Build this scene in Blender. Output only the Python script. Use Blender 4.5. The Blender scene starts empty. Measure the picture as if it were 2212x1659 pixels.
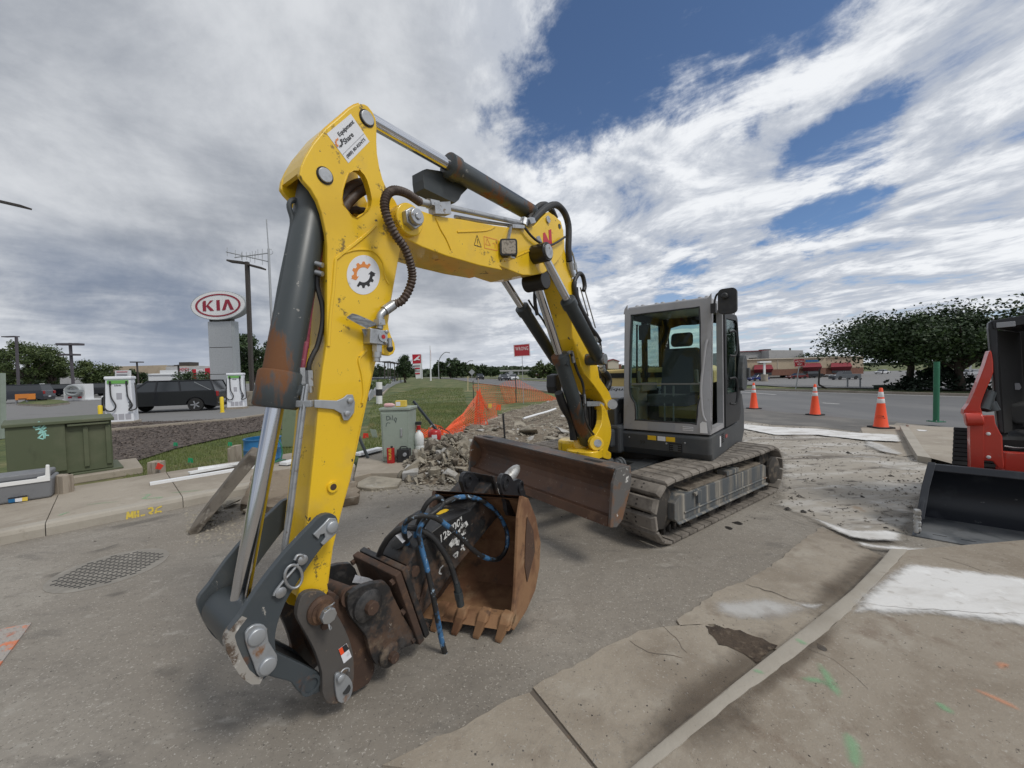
import bpy,bmesh,math,random
from mathutils import Vector as V,Matrix,noise
from mathutils.geometry import tessellate_polygon
random.seed(7)
sc=bpy.context.scene
col=sc.collection
R=math.radians
# ------------------------------------------------------------------ camera
F,CX,CY=831.0,1106.0,829.5  # measured on a 2212 x 1659 view of the photograph
PITCH,ROLL,CH=R(1.6),R(1.5),1.62
fwd=V((0,math.cos(PITCH),-math.sin(PITCH)))
up0=V((0,math.sin(PITCH),math.cos(PITCH)))
rt0=V((1,0,0))
RX=rt0*math.cos(ROLL)-up0*math.sin(ROLL)
UY=up0*math.cos(ROLL)+rt0*math.sin(ROLL)
CAM=V((0,0,CH))
cd=bpy.data.cameras.new('camera')
cd.sensor_width=36
cd.lens=36*F/2212
cd.clip_start=0.05
cd.clip_end=3000
cam=bpy.data.objects.new('camera',cd)
col.objects.link(cam)
m=Matrix((RX,UY,-fwd)).transposed().to_4x4()
m.translation=CAM
cam.matrix_world=m
sc.camera=cam
# ------------------------------------------------------------------ light and exposure
SUN_AZ,SUN_EL=R(128),R(52)  # azimuth clockwise from +Y (view direction)
w=bpy.data.worlds.new('World')
sc.world=w
w.use_nodes=True
nt=w.node_tree
nt.nodes.clear()
def wn(t,**k):
 n=nt.nodes.new(t)
 for a,b in k.items():setattr(n,a,b)
 return n
def wl(sock,val):
 if hasattr(val,'is_output')or isinstance(val,bpy.types.NodeSocket):nt.links.new(val,sock)
 else:sock.default_value=val
def wm(op,a,b=None,c=None,clamp=False):
 n=wn('ShaderNodeMath',operation=op,use_clamp=clamp)
 wl(n.inputs[0],a)
 if b is not None:wl(n.inputs[1],b)
 if c is not None:wl(n.inputs[2],c)
 return n.outputs[0]
def wss(x,lo,hi):
 n=wn('ShaderNodeMapRange',interpolation_type='SMOOTHSTEP')
 wl(n.inputs['Value'],x);n.inputs['From Min'].default_value=lo;n.inputs['From Max'].default_value=hi
 return n.outputs['Result']
def wmix(f,a,b):
 n=wn('ShaderNodeMix',data_type='RGBA')
 wl(n.inputs['Factor'],f);wl(n.inputs[6],a);wl(n.inputs[7],b)
 return n.outputs[2]
def wnoise(vec,scale,detail=6,rough=.55,dist=0.):
 n=wn('ShaderNodeTexNoise')
 nt.links.new(vec,n.inputs['Vector'])
 n.inputs['Scale'].default_value=scale;n.inputs['Detail'].default_value=detail
 n.inputs['Roughness'].default_value=rough;n.inputs['Distortion'].default_value=dist
 return n.outputs['Fac']
def wcomb(x,y,z):
 n=wn('ShaderNodeCombineXYZ')
 wl(n.inputs[0],x);wl(n.inputs[1],y);wl(n.inputs[2],z)
 return n.outputs[0]
gen=wn('ShaderNodeTexCoord').outputs['Generated']
sep=wn('ShaderNodeSeparateXYZ');nt.links.new(gen,sep.inputs[0])
dx,dy,dz=sep.outputs
zz=wm('ADD',wm('MAXIMUM',dz,0.0),0.10)
px=wm('DIVIDE',dx,zz);py=wm('DIVIDE',dy,zz)
# long streaks that fan out of the horizon on the right, heaped cloud on the left
pv=wcomb(wm('ADD',wm('MULTIPLY',px,0.80),wm('MULTIPLY',py,0.28)),wm('SUBTRACT',wm('MULTIPLY',py,0.62),wm('MULTIPLY',px,0.10)),0.0)
pl=wcomb(px,py,3.7)
nA=wnoise(pv,2.3,11,.64,.45)
nB=wnoise(wcomb(px,wm('MULTIPLY',py,.8),1.3),5.0,8,.62,.5)
nL=wnoise(pl,1.1,10,.6,.35)
nS=wnoise(gen,3.1,8,.6,.3)
leftm=wss(wm('ADD',dx,wm('MULTIPLY',wm('SUBTRACT',nS,.5),.25)),0.14,-0.26)
wv=wn('ShaderNodeTexNoise');nt.links.new(gen,wv.inputs['Vector']);wv.inputs['Scale'].default_value=5.5;wv.inputs['Detail'].default_value=8;wv.inputs['Roughness'].default_value=.62
wa=wn('ShaderNodeVectorMath',operation='MULTIPLY_ADD');nt.links.new(wv.outputs['Color'],wa.inputs[0]);wa.inputs[1].default_value=(.42,.42,.42);nt.links.new(gen,wa.inputs[2])
wb=wn('ShaderNodeVectorMath',operation='SUBTRACT');nt.links.new(wa.outputs[0],wb.inputs[0]);wb.inputs[1].default_value=(.21,.21,.21)
wc=wn('ShaderNodeVectorMath',operation='NORMALIZE');nt.links.new(wb.outputs[0],wc.inputs[0]);warp=wc.outputs[0]
def blob(v,r0,r1):
 dn=wn('ShaderNodeVectorMath',operation='DOT_PRODUCT')
 nt.links.new(warp,dn.inputs[0]);dn.inputs[1].default_value=v
 return wss(dn.outputs['Value'],math.cos(r0),math.cos(r1))
def dirpx(x,y):
 return tuple((fwd+RX*((x-CX)/F)-UY*((y-CY)/F)).normalized())
gap=0.0
for gx,gy,gr,gk in((1540,-20,10,1.),(1320,130,9,.9),(1180,310,7,.8),(1660,30,7,.8),(1800,400,6,.6),(1480,610,5,.4)):
 gap=wm('MAXIMUM',gap,wm('MULTIPLY',blob(dirpx(gx,gy),R(gr*1.35),R(1)),gk))
dens=wm('ADD',wm('SUBTRACT',wm('ADD',nA,wm('MULTIPLY',wm('SUBTRACT',nB,.5),.34)),wm('MULTIPLY',gap,.26)),wm('ADD',wm('MULTIPLY',leftm,.22),.085))
mask=wss(dens,.34,.56)
horiz=wss(dz,0.26,0.02)
mask=wm('MAXIMUM',mask,wm('MULTIPLY',horiz,.62))
# cloud tone: sunlit edges white, thick bellies grey; the big bank on the left is in its own shade
thick=wss(wm('ADD',nA,wm('MULTIPLY',wm('SUBTRACT',nB,.5),.45)),.44,.64)
tone_r=wmix(thick,(.46,.495,.56,1),(.80,.82,.85,1))
lt=wss(wm('ADD',wm('MULTIPLY',nL,.7),wm('MULTIPLY',nS,.6)),.46,.86)
tone_l=wmix(lt,(.275,.30,.345,1),(.62,.64,.67,1))
tone=wmix(leftm,tone_r,tone_l)
band=wm('MULTIPLY',wm('MULTIPLY',wss(dz,0.32,0.14),wss(dx,-0.42,-0.66)),wss(wm('ADD',nS,wm('MULTIPLY',nL,.3)),.85,.52))
tone=wmix(wm('MULTIPLY',band,.85),tone,(.15,.195,.285,1))
tone=wmix(wm('MULTIPLY',wss(dz,0.16,0.0),.45),tone,(.56,.60,.67,1))
sky=wn('ShaderNodeTexSky',sky_type='NISHITA')
sky.sun_disc=False
sky.sun_elevation=SUN_EL
sky.sun_rotation=SUN_AZ
sky.altitude=1600
sky.ozone_density=4.5
sky.dust_density=.15
b1=wn('ShaderNodeBackground');nt.links.new(sky.outputs[0],b1 .inputs[0]);b1 .inputs[1].default_value=0.10
b2=wn('ShaderNodeBackground');nt.links.new(tone,b2 .inputs[0]);b2 .inputs[1].default_value=1.0
mx=wn('ShaderNodeMixShader');nt.links.new(mask,mx.inputs[0]);nt.links.new(b1 .outputs[0],mx.inputs[1]);nt.links.new(b2 .outputs[0],mx.inputs[2])
wo=wn('ShaderNodeOutputWorld');nt.links.new(mx.outputs[0],wo.inputs[0])
sd=bpy.data.lights.new('sun','SUN')
sd.energy=1.5
sd.angle=R(14)
sd.color=(1.0,.965,.90)
so=bpy.data.objects.new('sun',sd)
col.objects.link(so)
sdir=V((math.sin(SUN_AZ)*math.cos(SUN_EL),math.cos(SUN_AZ)*math.cos(SUN_EL),math.sin(SUN_EL)))
so.rotation_euler=sdir.to_track_quat('Z','Y').to_euler()
so.location=(0,0,30)
vs=sc.view_settings
vs.view_transform='Standard'
vs.look='None'
vs.gamma=1.0
vs.use_curve_mapping=False
vs.exposure=0.15
# ------------------------------------------------------------------ pixel to place
def ray(x,y):
 return fwd+RX*((x-CX)/F)-UY*((y-CY)/F)
def sstep(a,b,x):
 t=max(0.,min(1.,(x-a)/(b-a)))
 return t*t*(3-2*t)
ROAD_FAR=[V((33.5,-14)),V((26.3,4)),V((21.07,17.6)),V((16.25,27.8)),V((6.7,60.9)),V((-3,103)),V((-18,165)),V((-60,300))]
ROAD_NEAR=[V((17.5,-14)),V((12.6,2.5)),V((10.75,9.5)),V((8.9,15.4)),V((3.4,29.1)),V((-1.6,49.6)),V((-6.2,68)),V((-22,143)),V((-72,300))]
def side_dist(x,y,pl):
 best=None
 p=V((x,y))
 for a,b in zip(pl,pl[1:]):
  ab=b-a
  t=max(0,min(1,(p-a).dot(ab)/ab.length_squared))
  q=a+ab*t
  d=(p-q).length
  if best is None or d<best[0]:
   best=(d,1 if(ab.x*(p.y-a.y)-ab.y*(p.x-a.x))<0 else-1)
 return best[0]*best[1]
def T(x,y):
 if y<10 and x<20:return 0.0
 d=side_dist(x,y,ROAD_FAR)
 return-1.7*sstep(5,42,d)if d>5 else 0.0
def G(x,y,z=0.0):
 d=ray(x,y)
 return CAM+d*((z-CH)/d.z)
def GT(x,y):
 p=G(x,y)
 for _ in range(25):
  z=T(p.x,p.y)
  p=p.lerp(G(x,y,z),.7)
 p.z=T(p.x,p.y)
 return p
def AT(x,y,Y):
 d=ray(x,y)
 return CAM+d*(Y/d.y)
def PLN(x,y,p,n):
 d=ray(x,y)
 return CAM+d*((p-CAM).dot(n)/d.dot(n))
 # crops used for tracing
def zf(sx,sy,k):return lambda x,y:(sx/1.82278+x*k/1.82278,sy/1.82278+y*k/1.82278)
z1=zf(1000,350,1400/2212);z2=zf(700,1350,1500/2212);z3=zf(1050,380,650/1797)
z4=zf(1950,800,550/1659);z5=zf(2100,1300,400/1106);z6=zf(1300,1100,300/830)
z7=zf(700,2000,1000/2074);z8=zf(1350,1750,900/1493);zb=zf(1800,1100,1300/1961)
zc=zf(2400,1100,700/1548);zt=zf(2350,1650,800/2212);zr=zf(3550,1200,482/762)
zl=zf(0,1500,1150/2212);zk=zf(0,1050,1150/2212);zm=zf(1350,1300,1100/2212)
zs=zf(2800,1300,600/2212);zq=zf(700,850,550/1141)
# ------------------------------------------------------------------ mesh building
SPLIT={'pipe_fitting','cylinder_eye','bracket','pin_cap','grease_ring','bolt','hose_fitting','pin','steel_pipe','lift_cylinder_pair','roof_bolts','travel_lever','grab_handle','cross_pin','blade_arm','pin_boss','pipe_stub','grille_bar','vent_slats','side_vent','inner_hose'}
class MB:
 def __init__(s):s.v=[];s.f=[];s.sm=[];s.mi=[];s.at={}
 def add(s,vs,fs,smooth=False,mi=0):
  o=len(s.v)
  s.v+=[V(p)for p in vs]
  for f in fs:s.f.append([i+o for i in f]);s.sm.append(smooth);s.mi.append(mi)
  return s
 def box(s,c,sz,rz=0,mi=0,taper=1.0,rot=None):
  hx,hy,hz=sz[0]/2,sz[1]/2,sz[2]/2
  M_=rot if rot is not None else Matrix.Rotation(rz,3,'Z')
  vs=[]
  for z in(-1,1):
   k=taper if z>0 else 1
   for x,y in((-1,-1),(1,-1),(1,1),(-1,1)):
    vs.append(V(c)+M_@V((x*hx*k,y*hy*k,z*hz)))
  return s.add(vs,[(3,2,1,0),(4,5,6,7),(0,1,5,4),(1,2,6,5),(2,3,7,6),(3,0,4,7)],mi=mi)
 def hexa(s,b,t,mi=0):  # two quads
  return s.add(list(b)+list(t),[(3,2,1,0),(4,5,6,7),(0,1,5,4),(1,2,6,5),(2,3,7,6),(3,0,4,7)],mi=mi)
 def bar(s,a,b,wdt,hgt,upv=V((0,0,1)),mi=0):
  a,b=V(a),V(b);d=(b-a).normalized();sd_=d.cross(upv)
  if sd_.length<1e-4:sd_=d.cross(V((1,0,0)))
  sd_.normalize();u=sd_.cross(d)
  q=lambda p:[p-sd_*wdt/2-u*hgt/2,p+sd_*wdt/2-u*hgt/2,p+sd_*wdt/2+u*hgt/2,p-sd_*wdt/2+u*hgt/2]
  return s.hexa(q(a),q(b),mi)
 def prism(s,poly,off,holes=(),mi=0,smooth_sides=False):
  off=V(off);loops=[[V(p)for p in poly]]+[[V(p)for p in h]for h in holes]
  flat=[p for l in loops for p in l];n=len(flat)
  tris=tessellate_polygon(loops)
  o=len(s.v)
  s.v+=flat+[p+off for p in flat]
  nrm=V((0,0,0));L=loops[0]
  for i in range(len(L)):nrm+=(L[i]-L[0]).cross(L[(i+1)%len(L)]-L[0])
  flip=nrm.dot(off)>0
  for t in tris:
   a,b,c=t
   tn=(flat[b]-flat[a]).cross(flat[c]-flat[a])
   if tn.dot(off)>0:a,c=c,a
   s.f.append([o+a,o+b,o+c]);s.sm.append(False);s.mi.append(mi)
   s.f.append([o+n+c,o+n+b,o+n+a]);s.sm.append(False);s.mi.append(mi)
  k=0
  for li,l in enumerate(loops):
   m_=len(l)
   for i in range(m_):
    a,b=o+k+i,o+k+(i+1)%m_
    q=[a,b,b+n,a+n]
    if not flip:q=q[::-1]
    s.f.append(q);s.sm.append(smooth_sides);s.mi.append(mi)
   k+=m_
  return s
 def cyl(s,a,b,r0,r1=None,n=20,caps=True,mi=0,smooth=True):
  a,b=V(a),V(b);r1=r0 if r1 is None else r1
  d=(b-a).normalized();x=d.orthogonal().normalized();y=d.cross(x)
  vs=[]
  for p,r in((a,r0),(b,r1)):
   for i in range(n):
    t=2*math.pi*i/n
    vs.append(p+x*(math.cos(t)*r)+y*(math.sin(t)*r))
  s.add(vs,[(i,(i+1)%n,n+(i+1)%n,n+i)for i in range(n)],smooth,mi)
  if caps:
   o=len(s.v)-2*n
   s.f.append([o+i for i in range(n)][::-1]);s.sm.append(False);s.mi.append(mi)
   s.f.append([o+n+i for i in range(n)]);s.sm.append(False);s.mi.append(mi)
  return s
 def lathe(s,prof,c,axis=V((0,0,1)),n=20,smooth=True,mi=0):
  axis=V(axis).normalized();x=axis.orthogonal().normalized();y=axis.cross(x);c=V(c)
  vs=[]
  for r,h in prof:
   for i in range(n):
    t=2*math.pi*i/n
    vs.append(c+axis*h+x*(math.cos(t)*r)+y*(math.sin(t)*r))
  fs=[]
  for k in range(len(prof)-1):
   for i in range(n):
    fs.append((k*n+i,k*n+(i+1)%n,(k+1)*n+(i+1)%n,(k+1)*n+i))
  fs.append(tuple(range(n))[::-1]);fs.append(tuple((len(prof)-1)*n+i for i in range(n)))
  return s.add(vs,fs,smooth,mi)
 def tube(s,pts,r,n=8,sub=5,closed=False,mi=0,ripple=0):
  pts=[V(p)for p in pts]
  if sub>1:pts=catmull(pts,sub)
  t0=(pts[1]-pts[0]).normalized();x=t0 .orthogonal().normalized()
  o=len(s.v);m_=len(pts)
  for i,p in enumerate(pts):
   t=(pts[min(i+1,m_-1)]-pts[max(i-1,0)]).normalized()
   x=(x-t*x.dot(t)).normalized();y=t.cross(x)
   rr=(r[i*(len(r)-1)//max(1,m_-1)]if isinstance(r,(list,tuple))else r)
   if ripple:rr*=1+ripple*(1 if i%2 else-1)
   for k in range(n):
    a=2*math.pi*k/n
    s.v.append(p+x*(math.cos(a)*rr)+y*(math.sin(a)*rr))
  for i in range(m_-1):
   for k in range(n):
    s.f.append([o+i*n+k,o+i*n+(k+1)%n,o+(i+1)*n+(k+1)%n,o+(i+1)*n+k]);s.sm.append(True);s.mi.append(mi)
  s.f.append([o+k for k in range(n)][::-1]);s.sm.append(False);s.mi.append(mi)
  s.f.append([o+(m_-1)*n+k for k in range(n)]);s.sm.append(False);s.mi.append(mi)
  return s
 def sheet(s,pts,mi=0):
  return s.add(pts,[tuple(range(len(pts)))],mi=mi)
 def islands(s):
  par=list(range(len(s.v)))
  def find(i):
   while par[i]!=i:par[i]=par[par[i]];i=par[i]
   return i
  for f in s.f:
   for i in f[1:]:par[find(i)]=find(f[0])
  grp={}
  for k,f in enumerate(s.f):grp.setdefault(find(f[0]),[]).append(k)
  return list(grp.values())
 def build(s,name,mats,parent=None,bevel=0,seg=2,loc=None):
  if name in SPLIT:
   out=None
   for fs in s.islands():
    ids=sorted({i for k in fs for i in s.f[k]});mp={i:n for n,i in enumerate(ids)};q=MB()
    q.v=[s.v[i]for i in ids];q.f=[[mp[i]for i in s.f[k]]for k in fs];q.sm=[s.sm[k]for k in fs];q.mi=[s.mi[k]for k in fs]
    o=q._build(name,mats,parent,bevel,seg,loc);out=out or o
   return out
  return s._build(name,mats,parent,bevel,seg,loc)
 def _build(s,name,mats,parent=None,bevel=0,seg=2,loc=None):
  off=V((0,0,0))if loc is None else V(loc)
  if parent is not None and loc is None:off=wloc(parent)
  me=bpy.data.meshes.new(name)
  me.from_pydata([tuple(p-off)for p in s.v],[],s.f)
  me.polygons.foreach_set('use_smooth',s.sm)
  me.polygons.foreach_set('material_index',s.mi)
  for m_ in(mats if isinstance(mats,(list,tuple))else[mats]):me.materials.append(MT[m_])
  for k,vals in s.at.items():
   a=me.attributes.new(k,'FLOAT','POINT');a.data.foreach_set('value',vals)
  me.update()
  if any(s.sm):me.set_sharp_from_angle(angle=R(42))
  o=bpy.data.objects.new(name,me);col.objects.link(o)
  if loc is not None and parent is None:o.location=loc
  if parent is not None:o.parent=parent
  if bevel:
   b=o.modifiers.new('bevel','BEVEL');b.width=bevel;b.segments=seg;b.limit_method='ANGLE';b.angle_limit=R(38)
   b.use_clamp_overlap=True
  return o
def wloc(o):
 p=V((0,0,0))
 while o is not None:p=p+o.location;o=o.parent
 return p
def catmull(pts,sub):
 if len(pts)<3:
  a,b=pts[0],pts[-1];return[a.lerp(b,i/sub)for i in range(sub+1)]
 P=[pts[0]*2-pts[1]]+pts+[pts[-1]*2-pts[-2]]
 out=[]
 for i in range(1,len(P)-2):
  a,b,c,d=P[i-1:i+3]
  for k in range(sub):
   t=k/sub
   out.append(.5*((2*b)+(c-a)*t+(2*a-5*b+4*c-d)*t*t+(3*b-a-3*c+d)*t**3))
 out.append(pts[-1]);return out
def thing(name,label,cat,loc=(0,0,0),rz=0,group=None):
 o=bpy.data.objects.new(name,None);col.objects.link(o)
 o.empty_display_size=.1;o.location=loc;o.rotation_euler=(0,0,rz)
 o['label']=label;o['category']=cat
 if group:o['group']=group
 return o
def tag(o,label,cat,group=None):
 o['label']=label;o['category']=cat
 if group:o['group']=group
 return o
def struct(o,kind='structure'):o['kind']=kind;return o
def dup(root,loc,rz,label=None,group=None,scale=None):
 def cp(o,par):
  c=o.copy();col.objects.link(c);c.parent=par
  for ch in kids.get(o.name,[]):cp(ch,c)
  return c
 kids={}
 for ob in bpy.data.objects:
  if ob.parent:kids.setdefault(ob.parent.name,[]).append(ob)
 r=cp(root,None);r.location=loc;r.rotation_euler=(0,0,rz)
 if label:r['label']=label
 if group:r['group']=group
 if scale:r.scale=scale
 return r
def rpoly(cx,cy,r,n=24,a0=0):return[(cx+r*math.cos(a0+2*math.pi*i/n),cy+r*math.sin(a0+2*math.pi*i/n))for i in range(n)]
def rrect(w_,h_,r,n=4):
 out=[]
 for cx,cy,a in((w_/2-r,h_/2-r,0),(-w_/2+r,h_/2-r,90),(-w_/2+r,-h_/2+r,180),(w_/2-r,-h_/2+r,270)):
  for i in range(n+1):
   t=R(a+90*i/n);out.append((cx+r*math.cos(t),cy+r*math.sin(t)))
 return out
def smooth_poly(pts,sub=3):
 n=len(pts);out=[]
 P=[V((p[0],p[1]))for p in pts]
 for i in range(n):
  a,b,c,d=P[i-1],P[i],P[(i+1)%n],P[(i+2)%n]
  for k in range(sub):
   t=k/sub
   q=.5*((2*b)+(c-a)*t+(2*a-5*b+4*c-d)*t*t+(3*b-a-3*c+d)*t**3)
   out.append((q.x,q.y))
 return out
def lettering(txt,o,X,Y,mat,parent,name='lettering',bold=0.0,shear=0.0,lift=None,loc=None,space=1.0):
 """flat letters mapped so that their box spans the vectors X (width) and Y (height) from o"""
 cu=bpy.data.curves.new('t','FONT');cu.body=txt;cu.size=1;cu.offset=bold;cu.shear=shear;cu.resolution_u=3;cu.space_character=space
 cu.align_x='CENTER'
 ob=bpy.data.objects.new('t',cu);col.objects.link(ob)
 dg=bpy.context.evaluated_depsgraph_get()
 me=bpy.data.meshes.new_from_object(ob.evaluated_get(dg))
 col.objects.unlink(ob);bpy.data.objects.remove(ob);bpy.data.curves.remove(cu)
 xs=[v.co.x for v in me.vertices];ys=[v.co.y for v in me.vertices]
 x0,x1,y0,y1=min(xs),max(xs),min(ys),max(ys)
 mb=MB();X,Y,o=V(X),V(Y),V(o)
 nrm=X.cross(Y).normalized()*(lift if lift is not None else.0015)
 mb.add([o+nrm+X*((v.co.x-x0)/(x1-x0))+Y*((v.co.y-y0)/(y1-y0))for v in me.vertices],[tuple(p.vertices)for p in me.polygons])
 bpy.data.meshes.remove(me)
 return mb.build(name,mat,parent,loc=loc)
def strokes(mb,segs,fmap,wd,lift):
 """painted strokes: polylines in 2D drawn as flat ribbons"""
 for pl in segs:
  P=[fmap(*p)for p in pl]
  n=(fmap(1,0)-fmap(0,0)).cross(fmap(0,1)-fmap(0,0)).normalized()
  if len(P)>2:P=catmull(P,4)
  L,Rr=[],[]
  for i,p in enumerate(P):
   t=(P[min(i+1,len(P)-1)]-P[max(i-1,0)]).normalized();sdv=t.cross(n)
   L.append(p+n*lift-sdv*wd/2);Rr.append(p+n*lift+sdv*wd/2)
  k=len(P)
  mb.add(L+Rr,[(i,i+1,k+i+1,k+i)for i in range(k-1)])
 return mb
 # ------------------------------------------------------------------ materials
MT={}
def M(name,base,rough=.6,metal=0.,layers=(),bump=None,spec=.5,coat=0.,rvar=None,space='POS',alpha=None,trans=0.,emit=None):
 """layers: (colour, scale, lo, hi[, opts]); each lays colour over the last where noise passes lo..hi
       opts: dict(kind='noise'|'vor'|'wave', stretch=(x,y,z), rough=, metal=, det=, dist=)"""
 mt=bpy.data.materials.new(name);mt.use_nodes=True;MT[name]=mt
 t=mt.node_tree;b=t.nodes['Principled BSDF'];N=t.nodes.new;L=t.links.new
 b.inputs['Roughness'].default_value=rough;b.inputs['Metallic'].default_value=metal
 b.inputs['Specular IOR Level'].default_value=spec;b.inputs['Coat Weight'].default_value=coat
 b.inputs['Base Color'].default_value=(*base,1)
 if trans:b.inputs['Transmission Weight'].default_value=trans
 if emit:b.inputs['Emission Color'].default_value=(*emit[0],1);b.inputs['Emission Strength'].default_value=emit[1]
 if space=='POS':pos=N('ShaderNodeNewGeometry').outputs['Position']
 else:pos=N('ShaderNodeTexCoord').outputs['Object']
 def tex(scale,o):
  vec=pos
  if 'stretch' in o or 'rot' in o:
   mp=N('ShaderNodeMapping');L(pos,mp.inputs[0]);mp.inputs['Scale'].default_value=o.get('stretch',(1,1,1));mp.inputs['Rotation'].default_value=(0,0,o.get('rot',0));vec=mp.outputs[0]
  if o.get('off'):
   mp=N('ShaderNodeMapping');L(vec,mp.inputs[0]);mp.inputs['Location'].default_value=o['off'];vec=mp.outputs[0]
  k=o.get('kind','noise')
  if k=='vor':
   n=N('ShaderNodeTexVoronoi');n.inputs['Scale'].default_value=scale;L(vec,n.inputs['Vector']);return n.outputs['Distance']
  if k=='edge':
   n=N('ShaderNodeTexVoronoi');n.feature='DISTANCE_TO_EDGE';n.inputs['Scale'].default_value=scale
   if o.get('dist'):
    nn=N('ShaderNodeTexNoise');nn.inputs['Scale'].default_value=scale*2.5;nn.inputs['Detail'].default_value=5;L(vec,nn.inputs['Vector'])
    mx_=N('ShaderNodeMix');mx_.data_type='VECTOR';mx_.inputs[0].default_value=o['dist'];L(vec,mx_.inputs[4]);L(nn.outputs['Color'],mx_.inputs[5]);vec=mx_.outputs[1]
   L(vec,n.inputs['Vector']);return n.outputs['Distance']
  n=N('ShaderNodeTexNoise');n.inputs['Scale'].default_value=scale;n.inputs['Detail'].default_value=o.get('det',5)
  n.inputs['Roughness'].default_value=o.get('nr',.6);n.inputs['Distortion'].default_value=o.get('dist',0);L(vec,n.inputs['Vector'])
  return n.outputs['Fac']
 def ramp(v,lo,hi):
  r=N('ShaderNodeMapRange');r.interpolation_type='SMOOTHSTEP';L(v,r.inputs['Value']);r.inputs['From Min'].default_value=lo;r.inputs['From Max'].default_value=hi
  return r.outputs['Result']
 cur=None;cr=None
 for ly in layers:
  o=ly[4]if len(ly)>4 else{}
  fac=ramp(tex(ly[1],o),ly[2],ly[3])
  if 'amt' in o:
   mm=N('ShaderNodeMath');mm.operation='MULTIPLY';L(fac,mm.inputs[0]);mm.inputs[1].default_value=o['amt'];fac=mm.outputs[0]
  if 'attr' in o:
   at=N('ShaderNodeAttribute');at.attribute_name=o['attr']
   mm=N('ShaderNodeMath');mm.operation='MULTIPLY';L(fac,mm.inputs[0]);L(at.outputs['Fac'],mm.inputs[1]);fac=mm.outputs[0]
  mx_=N('ShaderNodeMix');mx_.data_type='RGBA';L(fac,mx_.inputs[0])
  if cur is None:mx_.inputs[6].default_value=(*base,1)
  else:L(cur,mx_.inputs[6])
  mx_.inputs[7].default_value=(*ly[0],1);cur=mx_.outputs[2]
  if 'rough' in o:
   rr=N('ShaderNodeMix');L(fac,rr.inputs[0])
   if cr is None:rr.inputs[2].default_value=rough
   else:L(cr,rr.inputs[2])
   rr.inputs[3].default_value=o['rough'];cr=rr.outputs[0]
  if 'metal' in o:
   inv=N('ShaderNodeMapRange');L(fac,inv.inputs[0]);inv.inputs[3].default_value=metal;inv.inputs[4].default_value=o['metal'];L(inv.outputs[0],b.inputs['Metallic'])
 if cur is not None:L(cur,b.inputs['Base Color'])
 if cr is not None:L(cr,b.inputs['Roughness'])
 if bump:
  last=None
  for bs in(bump if isinstance(bump,list)else[bump]):
   sc_,st,o=bs[0],bs[1],(bs[2]if len(bs)>2 else{})
   bn=N('ShaderNodeBump');bn.inputs['Strength'].default_value=st;bn.inputs['Distance'].default_value=o.get('d',.01)
   L(tex(sc_,o),bn.inputs['Height'])
   if last is not None:L(last,bn.inputs['Normal'])
   last=bn.outputs['Normal']
  L(last,b.inputs['Normal'])
 if alpha:  # (attribute, noise scale, lo, hi)
  at=N('ShaderNodeAttribute');at.attribute_name=alpha[0]
  nz=tex(alpha[1],alpha[4]if len(alpha)>4 else{'det':8,'nr':.68})
  ad=N('ShaderNodeMath');ad.operation='ADD';L(at.outputs['Fac'],ad.inputs[0]);L(nz,ad.inputs[1])
  rs_=ramp(ad.outputs[0],alpha[2],alpha[3]);rs_.node.inputs['To Max'].default_value=alpha[5]if len(alpha)>5 else 1.0;L(rs_,b.inputs['Alpha'])
 return mt
def glassm(name,tint,refl=.08,rough=.02):
 mt=bpy.data.materials.new(name);mt.use_nodes=True;MT[name]=mt
 t=mt.node_tree;t.nodes.clear();N=t.nodes.new;L=t.links.new
 tr=N('ShaderNodeBsdfTransparent');tr.inputs[0].default_value=(*tint,1)
 gl=N('ShaderNodeBsdfGlossy');gl.inputs['Roughness'].default_value=rough
 fr=N('ShaderNodeFresnel');fr.inputs[0].default_value=1.5
 ad=N('ShaderNodeMath');ad.operation='MULTIPLY_ADD';L(fr.outputs[0],ad.inputs[0]);ad.inputs[1].default_value=.45;ad.inputs[2].default_value=refl
 mx_=N('ShaderNodeMixShader');L(ad.outputs[0],mx_.inputs[0]);L(tr.outputs[0],mx_.inputs[1]);L(gl.outputs[0],mx_.inputs[2])
 o=N('ShaderNodeOutputMaterial');L(mx_.outputs[0],o.inputs[0])
K=dict
# ground
M('asphalt_site',(.232,.206,.172),.88,layers=[
((.30,.272,.232),.55,.42,.68,K(det=7,dist=.4)),((.165,.148,.126),1.3,.50,.74,K(det=8,stretch=(.45,1.2,1),rot=.9,amt=.75)),
((.345,.318,.275),2.3,.55,.74,K(det=9,dist=.8,amt=.65)),((.145,.131,.113),5.5,.56,.72,K(det=8,stretch=(.35,1,1),rot=.7,amt=.7)),((.36,.335,.295),7,.60,.72,K(det=9,stretch=(.5,1.3,1),rot=2.2,amt=.7)),((.185,.165,.14),17,.5,.7,K(det=6,amt=.5)),
((.44,.41,.36),75,.60,.68,K(det=3,amt=.8)),((.10,.09,.077),90,.61,.70,K(det=3,amt=.85)),((.5,.47,.42),40,.12,.05,K(kind='vor',amt=.7))],
bump=[(140,.4,K(d=.004)),(14,.35,K(d=.02,det=8)),(2.0,.15,K(d=.06))])
M('concrete_gutter',(.335,.29,.232),.85,layers=[
((.25,.21,.163),1.6,.45,.68,K(det=8,dist=.5)),((.40,.36,.30),3.0,.52,.72,K(det=8,amt=.8)),((.19,.15,.112),5,.55,.72,K(det=9,amt=.7)),((.27,.235,.19),20,.5,.68,K(det=7,amt=.6)),
((.10,.085,.07),60,.655,.70,K(det=4,amt=.8)),((.45,.42,.37),80,.61,.70,K(det=3,amt=.6))],
bump=[(130,.45,K(d=.005)),(24,.4,K(d=.01,det=7)),(8,.3,K(d=.02,det=8))])
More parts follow.
